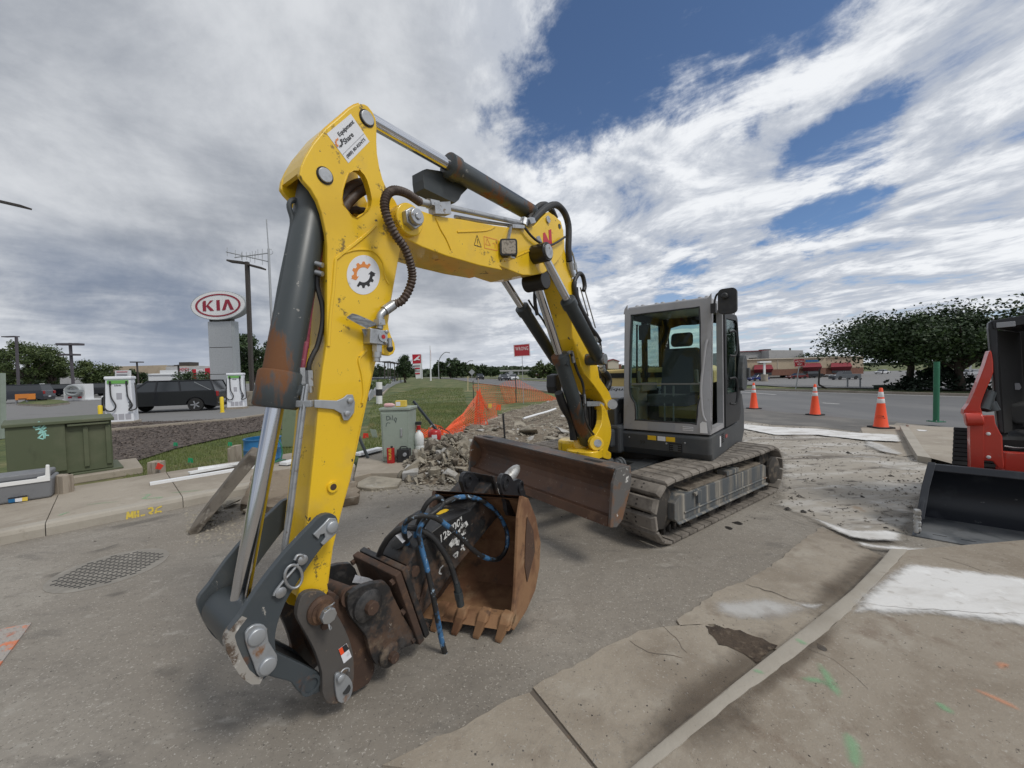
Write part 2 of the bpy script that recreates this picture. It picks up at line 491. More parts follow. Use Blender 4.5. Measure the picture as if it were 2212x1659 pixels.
M('concrete_old',(.30,.258,.205),.87,layers=[
((.225,.185,.14),1.3,.42,.66,K(det=9,dist=.6)),((.37,.332,.275),2.6,.54,.74,K(det=9,amt=.8)),((.18,.132,.095),5,.54,.72,K(det=9,amt=.65)),((.35,.31,.255),22,.52,.7,K(det=6,amt=.5)),
((.09,.075,.06),45,.655,.70,K(det=4,amt=.85)),((.46,.43,.38),75,.61,.70,K(det=3,amt=.6))],
bump=[(120,.5,K(d=.005)),(26,.4,K(d=.01,det=7)),(7,.3,K(d=.02,det=8))])
M('concrete_walk',(.36,.315,.255),.85,layers=[
((.285,.245,.195),1.1,.42,.66,K(det=8,dist=.5)),((.42,.38,.32),4,.54,.74,K(det=8,amt=.7)),((.19,.16,.13),9,.58,.74,K(det=9,amt=.5)),((.14,.12,.10),70,.62,.70,K(det=3,amt=.6))],
bump=[(120,.35,K(d=.004)),(8,.25,K(d=.02))])
M('curb_concrete',(.39,.355,.30),.85,layers=[((.33,.295,.245),3,.45,.7,K(det=8)),((.22,.185,.15),11,.6,.75,K(det=8,amt=.6)),((.16,.15,.13),80,.66,.73,K(det=3,amt=.6))],
bump=[(110,.35,K(d=.004)),(12,.35,K(d=.015))])
M('mud',(.36,.325,.275),.9,layers=[
((.15,.128,.105),1.7,.50,.66,K(det=9,stretch=(.30,1,1),rot=-.35,dist=.6)),((.47,.445,.405),2.4,.48,.64,K(det=9,stretch=(.32,1,1),rot=-.25,off=(3,5,0),dist=.4)),
((.24,.155,.085),1.5,.62,.74,K(det=7,off=(8,1,0),amt=.7)),((.52,.505,.48),5,.58,.70,K(det=9,stretch=(.5,1,1),rot=-.2,amt=.75)),((.09,.078,.066),7,.57,.68,K(det=9,stretch=(.4,1,1),amt=.8))],
bump=[(90,.5,K(d=.006)),(9,.6,K(d=.04,det=8,stretch=(.5,1,1),rot=-.3))])
M('dirt',(.19,.155,.115),.95,layers=[((.10,.078,.055),2.5,.45,.65,K(det=9)),((.30,.265,.215),3.3,.55,.72,K(det=9,off=(4,2,0))),((.36,.33,.29),24,.60,.72,K(det=6,amt=.7))],
bump=[(60,.6,K(d=.01)),(9,.6,K(d=.05,det=8))])
M('road_asphalt',(.135,.135,.137),.85,layers=[((.175,.173,.17),.35,.42,.66,K(det=7,stretch=(1,.25,1),rot=.35)),((.10,.10,.10),.9,.55,.75,K(det=7,amt=.7)),((.22,.215,.21),70,.62,.72,K(det=3,amt=.5))],bump=(110,.25,K(d=.004)))
M('apron_asphalt',(.125,.12,.112),.9,layers=[((.18,.17,.155),1.2,.42,.66,K(det=8)),((.26,.245,.225),60,.62,.72,K(det=3,amt=.6))],bump=(100,.35,K(d=.005)))
M('lot_asphalt',(.19,.187,.185),.9,layers=[((.19,.187,.18),.5,.42,.66,K(det=7)),((.115,.113,.11),.8,.55,.75,K(det=7,amt=.7))],bump=(80,.2,K(d=.004)))
M('white_line',(.68,.67,.64),.7,layers=[((.3,.3,.29),9,.55,.7,K(det=8,amt=.7))])
M('grass_ground',(.12,.14,.045),.95,layers=[((.055,.085,.025),.5,.42,.62,K(det=7)),((.25,.21,.105),.35,.50,.68,K(det=7,off=(11,3,0))),((.04,.055,.02),9,.5,.7,K(det=6,amt=.7)),((.15,.16,.06),30,.55,.7,K(det=5,amt=.5))],bump=(40,.7,K(d=.03)))
M('grass_blade',(.14,.175,.05),.7,layers=[((.29,.245,.12),.45,.50,.70,K(det=6,off=(11,3,0))),((.08,.12,.03),6,.5,.7,K(det=4))])
M('mulch',(.135,.105,.088),.95,layers=[((.055,.045,.04),22,.45,.6,K(det=6)),((.25,.215,.19),31,.57,.68,K(det=5))],bump=[(38,1.,K(d=.03,det=6))])
M('mulch_chip',(.15,.12,.10),.95,layers=[((.07,.055,.05),7,.45,.6),((.26,.225,.20),9,.58,.7)])
M('dust_white',(.70,.69,.67),.9,layers=[((.47,.445,.41),2.6,.46,.68,K(det=10,stretch=(.5,1.3,1),rot=.2,amt=.8)),((.36,.325,.285),9,.56,.70,K(det=9,amt=.6)),((.78,.775,.76),5,.55,.7,K(det=8))],bump=(40,.4,K(d=.006)),alpha=('m',5.0,.68,1.20,{'det':11,'nr':.76}))
M('dust_light',(.60,.59,.57),.9,layers=[((.42,.39,.36),4,.5,.7,K(det=9))],alpha=('m',5.0,.75,1.6,{'det':11,'nr':.76},.75))
M('stain_dark',(.085,.075,.065),.8,alpha=('m',4.0,.80,1.12))
M('stain_oil',(.03,.027,.024),.35,alpha=('m',9.0,.72,.95))
M('stain_soft',(.17,.156,.138),.85,alpha=('m',4.5,1.08,2.1,{'det':9,'nr':.72}))
M('soil_patch',(.115,.085,.06),.95,layers=[((.05,.038,.03),14,.45,.65,K(det=8)),((.2,.16,.12),30,.6,.7,K(det=5))],bump=(50,.9,K(d=.02)),alpha=('m',7.0,.70,.92))
M('spray_green',(.26,.56,.30),.8,alpha=('m',14.0,.75,1.5,{'det':9,'nr':.8},.42))
M('spray_orange',(.80,.36,.20),.8,alpha=('m',14.0,.75,1.5,{'det':9,'nr':.8},.45))
M('spray_yellow',(.72,.55,.09),.8,layers=[((.45,.36,.16),30,.55,.7)])
M('groove',(.13,.11,.09),.95,layers=[((.17,.12,.08),14,.5,.7)])
M('stone',(.33,.295,.235),.9,layers=[((.20,.18,.145),3.5,.42,.66,K(det=8)),((.41,.39,.345),6,.56,.74,K(det=8)),((.13,.115,.09),22,.62,.74,K(det=5,amt=.7))],bump=[(45,.5,K(d=.01)),(10,.4,K(d=.02))])
M('stone_pale',(.43,.42,.40),.9,layers=[((.33,.31,.27),4,.45,.68,K(det=8)),((.2,.18,.15),20,.62,.74,K(amt=.6))],bump=(40,.5,K(d=.01)))
M('stone_dark',(.17,.145,.115),.95,layers=[((.09,.075,.06),5,.45,.65,K(det=8)),((.3,.27,.225),8,.58,.72,K(det=8))],bump=(40,.6,K(d=.01)))
M('pebble',(.30,.275,.24),.9,layers=[((.05,.045,.04),3.1,.50,.56),((.55,.53,.5),2.3,.62,.68,K(off=(5,5,5)))])
# machine paint
M('yellow_paint',(.82,.525,.018),.33,coat=.25,layers=[((.66,.40,.015),1.6,.46,.74,K(det=6,amt=.6)),((.64,.42,.07),4.5,.54,.74,K(det=8,amt=.5,rough=.55)),((.13,.09,.03),5,.595,.635,K(det=10,nr=.74,amt=.85,rough=.7)),((.05,.042,.035),17,.635,.67,K(det=9,nr=.72,rough=.6)),((.12,.085,.03),10,.62,.66,K(det=10,nr=.76,stretch=(1,1,.25),rough=.7))],bump=(180,.04,K(d=.002)))
M('yellow_cream',(.72,.53,.20),.4,layers=[((.55,.42,.2),3,0.5,0.75)])
M('grey_paint',(.048,.055,.060),.42,layers=[((.085,.09,.09),3,0.5,0.75,K(det=8,amt=.6,rough=.65)),((.30,.27,.23),17,0.655,0.7,K(det=8,nr=.72)),((.16,.075,.035),5,0.635,0.71,K(det=9,nr=.7,rough=.8))],bump=(150,.05,K(d=.002)))
M('cylinder_grey',(.052,.062,.066),.38,layers=[((.10,.105,.105),3,0.5,0.75,K(det=8,amt=.6,rough=.6)),((.165,.07,.028),2.6,0.51,0.60,K(det=9,nr=.7,stretch=(1.6,1.6,.5),rough=.85)),((.28,.27,.25),22,0.665,0.71,K(det=7))])
M('cylinder_dark',(.035,.043,.047),.38,layers=[((.08,.085,.085),3,0.5,0.75,K(det=8,amt=.6,rough=.6))])
M('link_grey',(.055,.066,.074),.42,layers=[((.095,.10,.10),4,0.5,0.72,K(det=8,amt=.6,rough=.6)),((.42,.40,.36),13,0.635,0.68,K(det=9,nr=.74,stretch=(1,1,.6))),((.13,.06,.03),6,0.605,0.71,K(det=9,rough=.85))],bump=(120,.06,K(d=.002)))
M('link_edge',(.33,.31,.28),.7,layers=[((.09,.06,.04),14,0.47,0.58,K(det=9,nr=.7)),((.6,.58,.54),22,0.6,0.7,K(det=7))])
M('cab_grey',(.36,.36,.37),.42,layers=[((.30,.30,.305),3,0.45,0.7,K(det=7)),((.2,.19,.18),24,0.645,0.71,K(det=7,amt=.6))])
M('body_dark',(.055,.060,.065),.55,layers=[((.095,.095,.09),3,0.5,0.75,K(det=8,amt=.7,rough=.75)),((.17,.16,.14),9,0.62,0.8,K(det=8,amt=.4))])
M('chrome',(.62,.63,.66),.13,1.,layers=[((.30,.22,.16),6,0.605,0.71,K(det=8,stretch=(1,1,.2),rough=.4))])
M('zinc',(.47,.48,.49),.38,.8,layers=[((.32,.33,.34),14,0.45,0.7,K(det=6,rough=.5)),((.22,.17,.12),24,0.625,0.7,K(det=7))])
M('zinc_plate',(.42,.44,.46),.42,.55,layers=[((.33,.345,.36),9,0.45,0.7,K(det=6)),((.3,.16,.08),8,0.605,0.71,K(det=8,rough=.7))])
M('hose_rubber',(.022,.022,.023),.5,layers=[((.05,.045,.04),12,0.5,0.7,K(rough=.7))])
M('hose_blue',(.05,.15,.30),.5,layers=[((.02,.02,.02),9,0.42,0.5,K(det=4)),((.3,.4,.5),30,0.605,0.67)])
M('hose_guard',(.058,.036,.026),.55,layers=[((.13,.10,.08),22,0.5,0.7,K(rough=.7))])
M('hose_pink',(.27,.055,.085),.5,layers=[((.14,.03,.05),16,0.5,0.7),((.5,.25,.27),40,0.605,0.67)])
M('grease',(.012,.010,.008),.32)
M('rust',(.078,.043,.028),.8,layers=[((.048,.029,.021),3,.42,.64,K(det=9)),((.15,.082,.046),6,.54,.72,K(det=9)),((.03,.027,.025),8,.56,.68,K(det=9,amt=.8)),((.24,.165,.105),40,.62,.70,K(det=5,amt=.5))],bump=[(60,.3,K(d=.004)),(12,.25,K(d=.01))])
M('rust_tan',(.265,.145,.072),.85,layers=[((.155,.072,.036),3.5,0.42,0.64,K(det=9)),((.34,.22,.125),5,0.56,0.75,K(det=9)),((.07,.042,.03),9,0.585,0.69,K(det=9,amt=.7))],bump=[(60,.3,K(d=.004)),(12,.25,K(d=.01))])
M('blade_rust',(.125,.062,.035),.62,layers=[((.075,.040,.026),2.2,0.42,0.66,K(det=9,stretch=(1,1,.5))),((.20,.115,.07),4,0.58,0.76,K(det=9,amt=.8)),((.05,.045,.043),7,0.585,0.69,K(det=9,amt=.6)),((.30,.25,.2),30,0.645,0.7,K(amt=.6))],bump=(30,.2,K(d=.006)))
M('blade_edge',(.11,.105,.10),.65,layers=[((.17,.09,.05),5,0.47,0.6,K(det=9)),((.6,.59,.56),7,0.585,0.63,K(det=8,nr=.66))],bump=(40,.3,K(d=.005)))
M('blade_top',(.10,.092,.088),.6,layers=[((.16,.10,.07),5,0.45,0.65,K(det=9)),((.2,.19,.18),12,0.6,0.75)],bump=(40,.2,K(d=.004)))
M('breaker_black',(.02,.02,.021),.42,layers=[((.10,.058,.036),2.6,.49,.60,K(det=9,nr=.7,rough=.85,amt=.85)),((.17,.13,.09),5,.55,.68,K(det=9,nr=.72,rough=.85,amt=.8)),((.075,.07,.067),9,.52,.64,K(det=9,nr=.7,amt=.6)),((.34,.30,.25),15,.64,.70,K(det=9,nr=.76))],bump=(40,.25,K(d=.004)))
M('coupler_metal',(.085,.078,.072),.55,layers=[((.15,.075,.04),2.6,0.46,0.62,K(det=9,nr=.66,rough=.85)),((.055,.05,.047),6,0.52,0.68,K(det=9,amt=.7)),((.26,.19,.13),12,0.585,0.67,K(det=9,nr=.7))],bump=(40,.2,K(d=.004)))
M('steel_tip',(.52,.52,.51),.42,.6,layers=[((.32,.30,.27),9,0.48,0.66,K(det=7)),((.62,.62,.6),20,0.58,0.7)])
M('track_pad',(.225,.20,.172),.9,layers=[((.135,.118,.10),5,0.42,0.64,K(det=9)),((.31,.285,.25),8,0.56,0.74,K(det=9)),((.075,.068,.06),15,0.62,0.74,K(det=8,amt=.7))],bump=[(50,.3,K(d=.005))])
M('track_dark',(.045,.040,.035),.85,layers=[((.16,.13,.10),7,0.5,0.68,K(det=8))],bump=(40,.3,K(d=.005)))
M('track_frame',(.088,.098,.105),.6,layers=[((.19,.175,.15),6,.45,.60,K(det=9,stretch=(1.6,1.6,.14),rough=.9,amt=.8)),((.32,.295,.25),11,.53,.62,K(det=9,stretch=(1.6,1.6,.10),rough=.9,amt=.9)),((.2,.1,.05),8,.63,.70,K(det=8))],bump=(50,.15,K(d=.004)))
M('mud_top',(.20,.17,.135),.95,layers=[((.11,.09,.07),8,0.45,0.65,K(det=8)),((.3,.27,.22),14,0.57,0.7)],bump=(40,.6,K(d=.01)))
M('black_plastic',(.022,.023,.025),.5,layers=[((.05,.05,.05),8,0.5,0.75,K(rough=.65,amt=.7))])
M('black_paint',(.018,.019,.022),.38,layers=[((.06,.062,.068),5,0.52,0.74,K(det=8,amt=.7,rough=.6))])
M('bucket_black',(.016,.019,.026),.42,layers=[((.055,.062,.072),4,0.52,0.72,K(det=8,amt=.7,rough=.65)),((.20,.20,.20),15,0.635,0.7,K(det=8,nr=.7,amt=.7))])
M('bucket_floor',(.21,.22,.23),.5,.3,layers=[((.11,.12,.13),4,0.42,0.62,K(det=9)),((.20,.205,.21),7,0.57,0.74,K(det=9,amt=.8)),((.16,.11,.07),9,0.605,0.7,K(det=8))])
M('red_paint',(.52,.042,.022),.35,coat=.3,layers=[((.37,.03,.02),3,0.5,0.76,K(det=7,amt=.6)),((.38,.16,.12),9,0.585,0.73,K(det=8,amt=.4,rough=.6))])
M('white_paint',(.78,.78,.77),.4,layers=[((.66,.66,.65),4,0.5,0.75)])
M('white_plain',(.8,.8,.8),.55)
M('decal_white',(.74,.75,.78),.5,layers=[((.5,.5,.52),16,0.605,0.71,K(det=8))])
M('decal_black',(.025,.025,.028),.6)
M('decal_grey',(.30,.31,.33),.6)
M('decal_orange',(.72,.25,.06),.55)
M('decal_red',(.50,.03,.05),.5)
M('decal_yellow',(.75,.48,.02),.55)
M('decal_text_worn',(.68,.68,.66),.6,layers=[((.05,.045,.04),18,0.52,0.58,K(det=8,nr=.7))])
glassm('cab_glass',(.80,.88,.855),.0)
glassm('car_glass',(.10,.12,.13),.16)
M('seat_fabric',(.06,.06,.058),.9)
M('cab_interior',(.17,.175,.165),.7)
M('cab_dark',(.018,.018,.018),.8)
M('lamp_lens',(.36,.32,.26),.2,coat=.4,layers=[((.2,.17,.13),60,0.5,0.6)])
M('mirror',(.7,.72,.74),.05,1.)
# street
M('cone_orange',(.90,.085,.018),.5,layers=[((.72,.06,.02),9,.55,.75,K(det=7,amt=.6)),((.4,.1,.05),24,.68,.76,K(amt=.6))])
M('cone_white',(.72,.72,.72),.35)
M('post_green',(.018,.135,.07),.5,layers=[((.03,.19,.10),6,.5,.7)])
M('sign_red',(.36,.018,.028),.45)
M('galv',(.40,.41,.42),.5,.5)
M('transformer_green',(.088,.105,.058),.6,layers=[((.115,.125,.075),2,.45,.7,K(det=7)),((.055,.062,.036),5,.58,.76,K(det=8,stretch=(1,1,.3),amt=.7)),((.05,.045,.035),22,.70,.76)],bump=(30,.04,K(d=.003)))
M('cabinet_green',(.30,.35,.30),.55,layers=[((.26,.305,.26),3,.45,.7,K(det=7)),((.19,.21,.17),9,.64,.78,K(det=8,stretch=(1,1,.3),amt=.6))])
M('box_green_pale',(.21,.26,.165),.65,layers=[((.16,.20,.13),3,.5,.75)])
M('graffiti_cyan',(.35,.68,.62),.6)
M('graffiti_grey',(.08,.10,.10),.6)
M('plastic_grey',(.19,.195,.205),.6,layers=[((.15,.15,.16),5,.5,.7)])
M('plastic_blue',(.012,.13,.30),.4,layers=[((.01,.10,.23),3,.5,.75)])
M('pvc_white',(.80,.81,.82),.45,layers=[((.66,.66,.65),7,.55,.75,K(amt=.6))])
M('wood_old',(.36,.31,.25),.9,layers=[((.22,.18,.14),3,.45,.65,K(det=8,stretch=(4,4,.6))),((.48,.44,.38),8,.58,.74,K(det=8,stretch=(4,4,.5)))],bump=(30,.3,K(d=.006,stretch=(4,4,.4))))
M('wood_new',(.62,.50,.30),.8)
M('fence_orange',(.88,.12,.035),.5)
M('fence_orange_dim',(.80,.16,.05),.5)
M('flag_red',(.75,.05,.03),.6)
M('flag_green',(.02,.34,.15),.6)
M('foil_red',(.42,.02,.02),.3)
M('pink_plastic',(.70,.42,.42),.5)
M('carton_yellow',(.72,.52,.08),.7)
M('jug_white',(.72,.74,.74),.4)
M('orange_mat',(.62,.21,.11),.8,layers=[((.36,.33,.30),5,.47,.53,K(det=9)),((.42,.13,.07),8,.55,.75)],bump=(30,.2,K(d=.004)))
M('cast_iron',(.235,.215,.185),.7,layers=[((.32,.295,.255),6,.45,.7,K(det=8))])
M('yellow_bollard',(.76,.55,.02),.5)
M('charger_white',(.77,.79,.83),.35)
M('charger_green',(.16,.42,.10),.5)
M('charger_grey',(.42,.42,.46),.6)
M('kia_red',(.30,.018,.04),.4)
M('alu_panel',(.50,.51,.52),.45,.4,layers=[((.42,.43,.44),12,.45,.7)])
M('alu_side',(.38,.40,.41),.5,.3)
M('pole_bronze',(.055,.046,.040),.6)
M('pole_purple',(.085,.075,.085),.6)
M('honda_red',(.48,.012,.03),.45)
M('bldg_grey',(.40,.40,.40),.8,layers=[((.34,.34,.335),.7,.45,.7)])
M('bldg_white',(.70,.71,.72),.7)
M('bldg_tan',(.44,.36,.26),.85,layers=[((.38,.31,.22),.6,.45,.7),((.30,.24,.18),3,.6,.8,K(amt=.4))])
M('bldg_brick',(.20,.095,.065),.85,layers=[((.14,.07,.05),3,.5,.7)])
M('bldg_trim',(.55,.49,.40),.8)
M('awning_red',(.20,.016,.028),.7)
M('win_dark',(.025,.03,.035),.12,spec=.8)
M('tire',(.018,.018,.018),.8)
M('rim',(.45,.46,.48),.3,.8)
M('lens_red',(.32,.01,.012),.25)
M('lens_white',(.75,.76,.78),.2)
for n_,c_ in K(car_black=(.008,.009,.012),car_blue=(.012,.025,.16),car_red=(.14,.012,.012),car_white=(.68,.69,.7),car_grey=(.10,.11,.12),car_silver=(.42,.43,.45),car_dark=(.028,.032,.045)).items():
 M(n_,c_,.25,.1,coat=.35)
M('leaf_dark',(.028,.052,.016),.55,layers=[((.055,.095,.026),1.3,.45,.65),((.018,.034,.012),4,.5,.7)])
M('leaf_mid',(.055,.085,.022),.55,layers=[((.10,.13,.035),1.1,.45,.65),((.032,.055,.016),4,.5,.7)])
M('leaf_far',(.035,.055,.025),.7,layers=[((.06,.085,.035),.3,.45,.65),((.02,.035,.016),1.2,.5,.7)])
M('leaf_spruce',(.018,.034,.018),.7)
M('bark',(.075,.058,.045),.9,layers=[((.04,.03,.025),8,.45,.65,K(stretch=(3,3,.5)))],bump=(20,.5,K(d=.02)))
M('orange_body',(.72,.24,.04),.5)
M('soil_face',(.235,.19,.14),.95,layers=[((.15,.115,.08),3,.45,.65,K(det=9)),((.33,.29,.235),5,.55,.72,K(det=9))],bump=[(40,.6,K(d=.01)),(9,.5,K(d=.02))])
M('soil_dark',(.085,.062,.044),.95,layers=[((.045,.033,.025),9,.45,.65,K(det=8)),((.16,.125,.09),22,.56,.7,K(det=5))],bump=[(50,.8,K(d=.015)),(12,.6,K(d=.03))])
M('curb_dark_band',(.135,.105,.078),.95,layers=[((.07,.055,.042),12,.5,.7,K(det=8))],alpha=('m',5.0,.55,1.5,{'det':10,'nr':.76},.5))
# ------------------------------------------------------------------ the setting: ground, pavements, road
zg=zf(1600,2200,1300/2212);zh=zf(2700,1950,1332/2058);zp=zf(2850,1150,1182/1783)
def flat(pts,z=None):
 mb=MB();P=[V((p[0],p[1],p[2]if z is None and len(p)>2 else(z or 0)))for p in pts]
 fs=[]
 for t in tessellate_polygon([P]):
  a,b,c=t
  if(P[b]-P[a]).cross(P[c]-P[a]).z<0:a,c=c,a
  fs.append((a,b,c))
 return mb.add(P,fs)
def jag(pts,step,amp,closed=False,seed=0):
 rnd=random.Random(seed);out=[]
 P=[V((p[0],p[1],0))for p in pts]
 if closed:P.append(P[0])
 for a,b in zip(P,P[1:]):
  n=max(1,int((b-a).length/step));d=(b-a).normalized();s_=V((-d.y,d.x,0))
  for i in range(n):
   t=i/n
   out.append(a.lerp(b,t)+(s_*rnd.uniform(-amp,amp)if i else V((0,0,0))))
 if not closed:out.append(P[-1])
 return out
def resample(pl,n):
 L=[0]
 for a,b in zip(pl,pl[1:]):L.append(L[-1]+(b-a).length)
 out=[]
 for i in range(n):
  s_=L[-1]*i/(n-1);k=0
  while k<len(L)-2 and L[k+1]<s_:k+=1
  out.append(pl[k].lerp(pl[k+1],(s_-L[k])/(L[k+1]-L[k])))
 return out
def strip(A,B,nu,nv,off):
 a,b=resample(A,nu),resample(B,nu);mb=MB();vs=[]
 for i in range(nu):
  for j in range(nv):
   p=a[i].lerp(b[i],j/(nv-1));vs.append(V((p.x,p.y,T(p.x,p.y)+off)))
 fs=[]
 for i in range(nu-1):
  for j in range(nv-1):
   f=(i*nv+j,i*nv+j+1,(i+1)*nv+j+1,(i+1)*nv+j)
   fs.append(f)
 n0=(vs[fs[0][1]]-vs[fs[0][0]]).cross(vs[fs[0][2]]-vs[fs[0][0]]).z
 return mb.add(vs,fs if n0>0 else[f[::-1]for f in fs],True)
def decal(name,pts,mat,z,parent,inset=.45):
 P=[G(*p,z)for p in pts];inset=.86
 P=catmull(P+[P[0]],3)[:-1]
 c=sum(P,V((0,0,0)))/len(P);n=len(P)
 mb=MB();mb.add(P+[p.lerp(c,inset)for p in P]+[c],[(i,(i+1)%n,n+(i+1)%n,n+i)for i in range(n)]+[(n+i,n+(i+1)%n,2*n)for i in range(n)])
 mb.at['m']=[0.]*n+[1.]*n+[1.]
 return mb.build(name,mat,parent)
def in_poly(x,y,P):
 c=False
 for i in range(len(P)):
  a,b=P[i-1],P[i]
  if(a.y>y)!=(b.y>y)and x<(b.x-a.x)*(y-a.y)/(b.y-a.y)+a.x:c=not c
 return c
def edge_d(x,y,P):
 q=V((x,y));d=9
 for i in range(len(P)):
  a,b=P[i-1].xy,P[i].xy;t=max(0,min(1,(q-a).dot(b-a)/(b-a).length_squared));d=min(d,(q-a.lerp(b,t)).length)
 return d if in_poly(x,y,P)else-d
def spray(name,pts,wd,mat,z,parent):
 P=catmull([G(*p,z)for p in pts],5);n=len(P);mb=MB();vs,at=[],[]
 for i,p in enumerate(P):
  t=(P[min(i+1,n-1)]-P[max(i-1,0)]).normalized();s_=V((-t.y,t.x,0))*wd/2;e=min(1,3*min(i,n-1-i)/n+.15)
  vs+=[p-s_,p,p+s_];at+=[0.,e,0.]
 mb.add(vs,[f for i in range(n-1)for f in((i*3,i*3+1,i*3+4,i*3+3),(i*3+1,i*3+2,i*3+5,i*3+4))]);mb.at['m']=at
 return mb.build(name,mat,parent)
def patch(name,pts,mat,z,parent,soft=.12,n=34):
 P=[G(*p,z)for p in pts];x0,x1,y0,y1=min(p.x for p in P),max(p.x for p in P),min(p.y for p in P),max(p.y for p in P);mb=MB();vs,at=[],[]
 for j in range(n+1):
  for i in range(n+1):
   x,y=x0+(x1-x0)*i/n,y0+(y1-y0)*j/n;vs.append((x,y,z));at.append(sstep(-.02,soft,edge_d(x,y,P)))
 mb.add(vs,[(j*(n+1)+i,j*(n+1)+i+1,(j+1)*(n+1)+i+1,(j+1)*(n+1)+i)for j in range(n)for i in range(n)if max(at[j*(n+1)+i],at[j*(n+1)+i+1],at[(j+1)*(n+1)+i],at[(j+1)*(n+1)+i+1])>0]);mb.at['m']=at
 return mb.build(name,mat,parent)
def nz(x,y,z=0):return noise.noise(V((x,y,z)))
# ground sheet to the horizon
xs=[-1500,-700,-400,-260,-180,-130,-95,-70,-50,-36,-26,-18,-12,-8,-4,0,4,8,12,16,20,24,28,33,38,44,52,62,75,95,130,180,260,400,700,1500]
ys=[-40,-15,-5,0,5,10,14,18,22,26,30,35,40,46,53,62,72,85,100,125,160,210,280,400,700,1300,2200]
mb=MB();mb.add([(x,y,T(x,y)-.02)for y in ys for x in xs],[(j*len(xs)+i,j*len(xs)+i+1,(j+1)*len(xs)+i+1,(j+1)*len(xs)+i)for j in range(len(ys)-1)for i in range(len(xs)-1)],True)
ground=struct(mb.build('ground','grass_ground'))
# site pavement between the left curb and the road
CD=V((.69,.724,0)).normalized();CN=V((-CD.y,CD.x,0));C0=V((-4.6,4.55,0))
def CU(k,o=0,z=0):return C0+CD*k+CN*o+V((0,0,z))
site=[CU(-15),CU(3.2),V((-1.6,7.7,0)),V((-.6,8.6,0)),V((1.0,10.8,0)),V((3.2,14.5,0)),V((5.4,19.5,0)),V((6.9,20.2,0)),V((8.9,15.4,0)),V((10.75,9.5,0)),V((12.6,2.5,0)),V((17.5,-14,0)),V((-14,-14,0))]
pave=struct(flat(site,.006).build('pavement','asphalt_site'))
apron=struct(flat(jag([G(*zs(380,1130)),G(*zs(900,1180)),G(*zs(1400,1225)),G(*zs(2212,1300)),G(*zp(1040,770)),G(*zp(1010,795)),G(*zp(860,800)),G(*zp(800,832)),G(*zp(560,800)),G(*zp(300,790)),G(*zp(80,758))],.3,.03,True,4),.011).build('driveway_apron','apron_asphalt'))
# road
road=struct(strip(ROAD_NEAR,ROAD_FAR,60,7,.010).build('road','road_asphalt'))
def offs(pl,d):
 out=[]
 for i,p in enumerate(pl):
  t=(pl[min(i+1,len(pl)-1)]-pl[max(i-1,0)]).normalized();out.append(p+V((t.y,-t.x))*d)
 return out
strip(offs(ROAD_FAR,-.62),offs(ROAD_FAR,-.48),60,2,.016).build('edge_line','white_line',road)
def dash(a,b,wd):
 a,b=V((a.x,a.y)),V((b.x,b.y));d=(b-a).normalized();n=V((d.y,-d.x))*wd/2
 mb=MB();mb.add([(p.x,p.y,.016)for p in(a-n,a+n,b+n,b-n)],[(0,1,2,3)]);mb.f[0]=mb.f[0][::-1]if(mb.v[1]-mb.v[0]).cross(mb.v[2]-mb.v[0]).z<0 else mb.f[0]
 mb.build('lane_dash','white_line',road)
dash(G(1592,846.5),G(1676,853),.14);dash(G(1776,871),G(1813,873.5),.12)
cen=[a.lerp(b,.45)for a,b in zip(resample(ROAD_NEAR,40),resample(ROAD_FAR,40))]
for i in range(14,36,2):dash(cen[i],cen[i].lerp(cen[i+1],.4),.16)
# far kerbs of the road, the second carriageway and the car park beyond it
mb=MB()
for pl,s_ in((ROAD_FAR,1),(ROAD_NEAR[3:],-1)):
 a,b=resample(pl,60),resample(offs(pl,.16*s_),60)
 for i in range(59):
  mb.hexa([V((p.x,p.y,-.01))for p in(a[i],a[i+1],b[i+1],b[i])],[V((p.x,p.y,.13))for p in(a[i],a[i+1],b[i+1],b[i])])
struct(mb.build('road_kerb','concrete_walk'))
struct(strip(offs(ROAD_FAR,6.5)[3:],offs(ROAD_FAR,14)[3:],40,4,.03).build('second_carriageway','road_asphalt'))
struct(strip(offs(ROAD_FAR[:4],5.2)+[V((23.5,40)),V((25,70))],[V((170,-14)),V((230,10)),V((270,60)),V((270,150)),V((60,190))],60,50,.03).build('car_park','lot_asphalt'))
lotL=[V((-160,6,0)),V((-14.5,12.2,0)),V((-11.3,15.6,0)),V((-10.6,21,0)),V((-11.5,34,0)),V((-22,70,0)),V((-60,180,0)),V((-240,180,0))]
struct(flat(lotL,.004).build('dealer_car_park','lot_asphalt'))
mb=MB()
for a,b in zip(lotL[1:5],lotL[2:6]):mb.bar(a+V((0,0,.04)),b+V((0,0,.04)),.16,.12)
struct(mb.build('car_park_kerb','concrete_walk'))
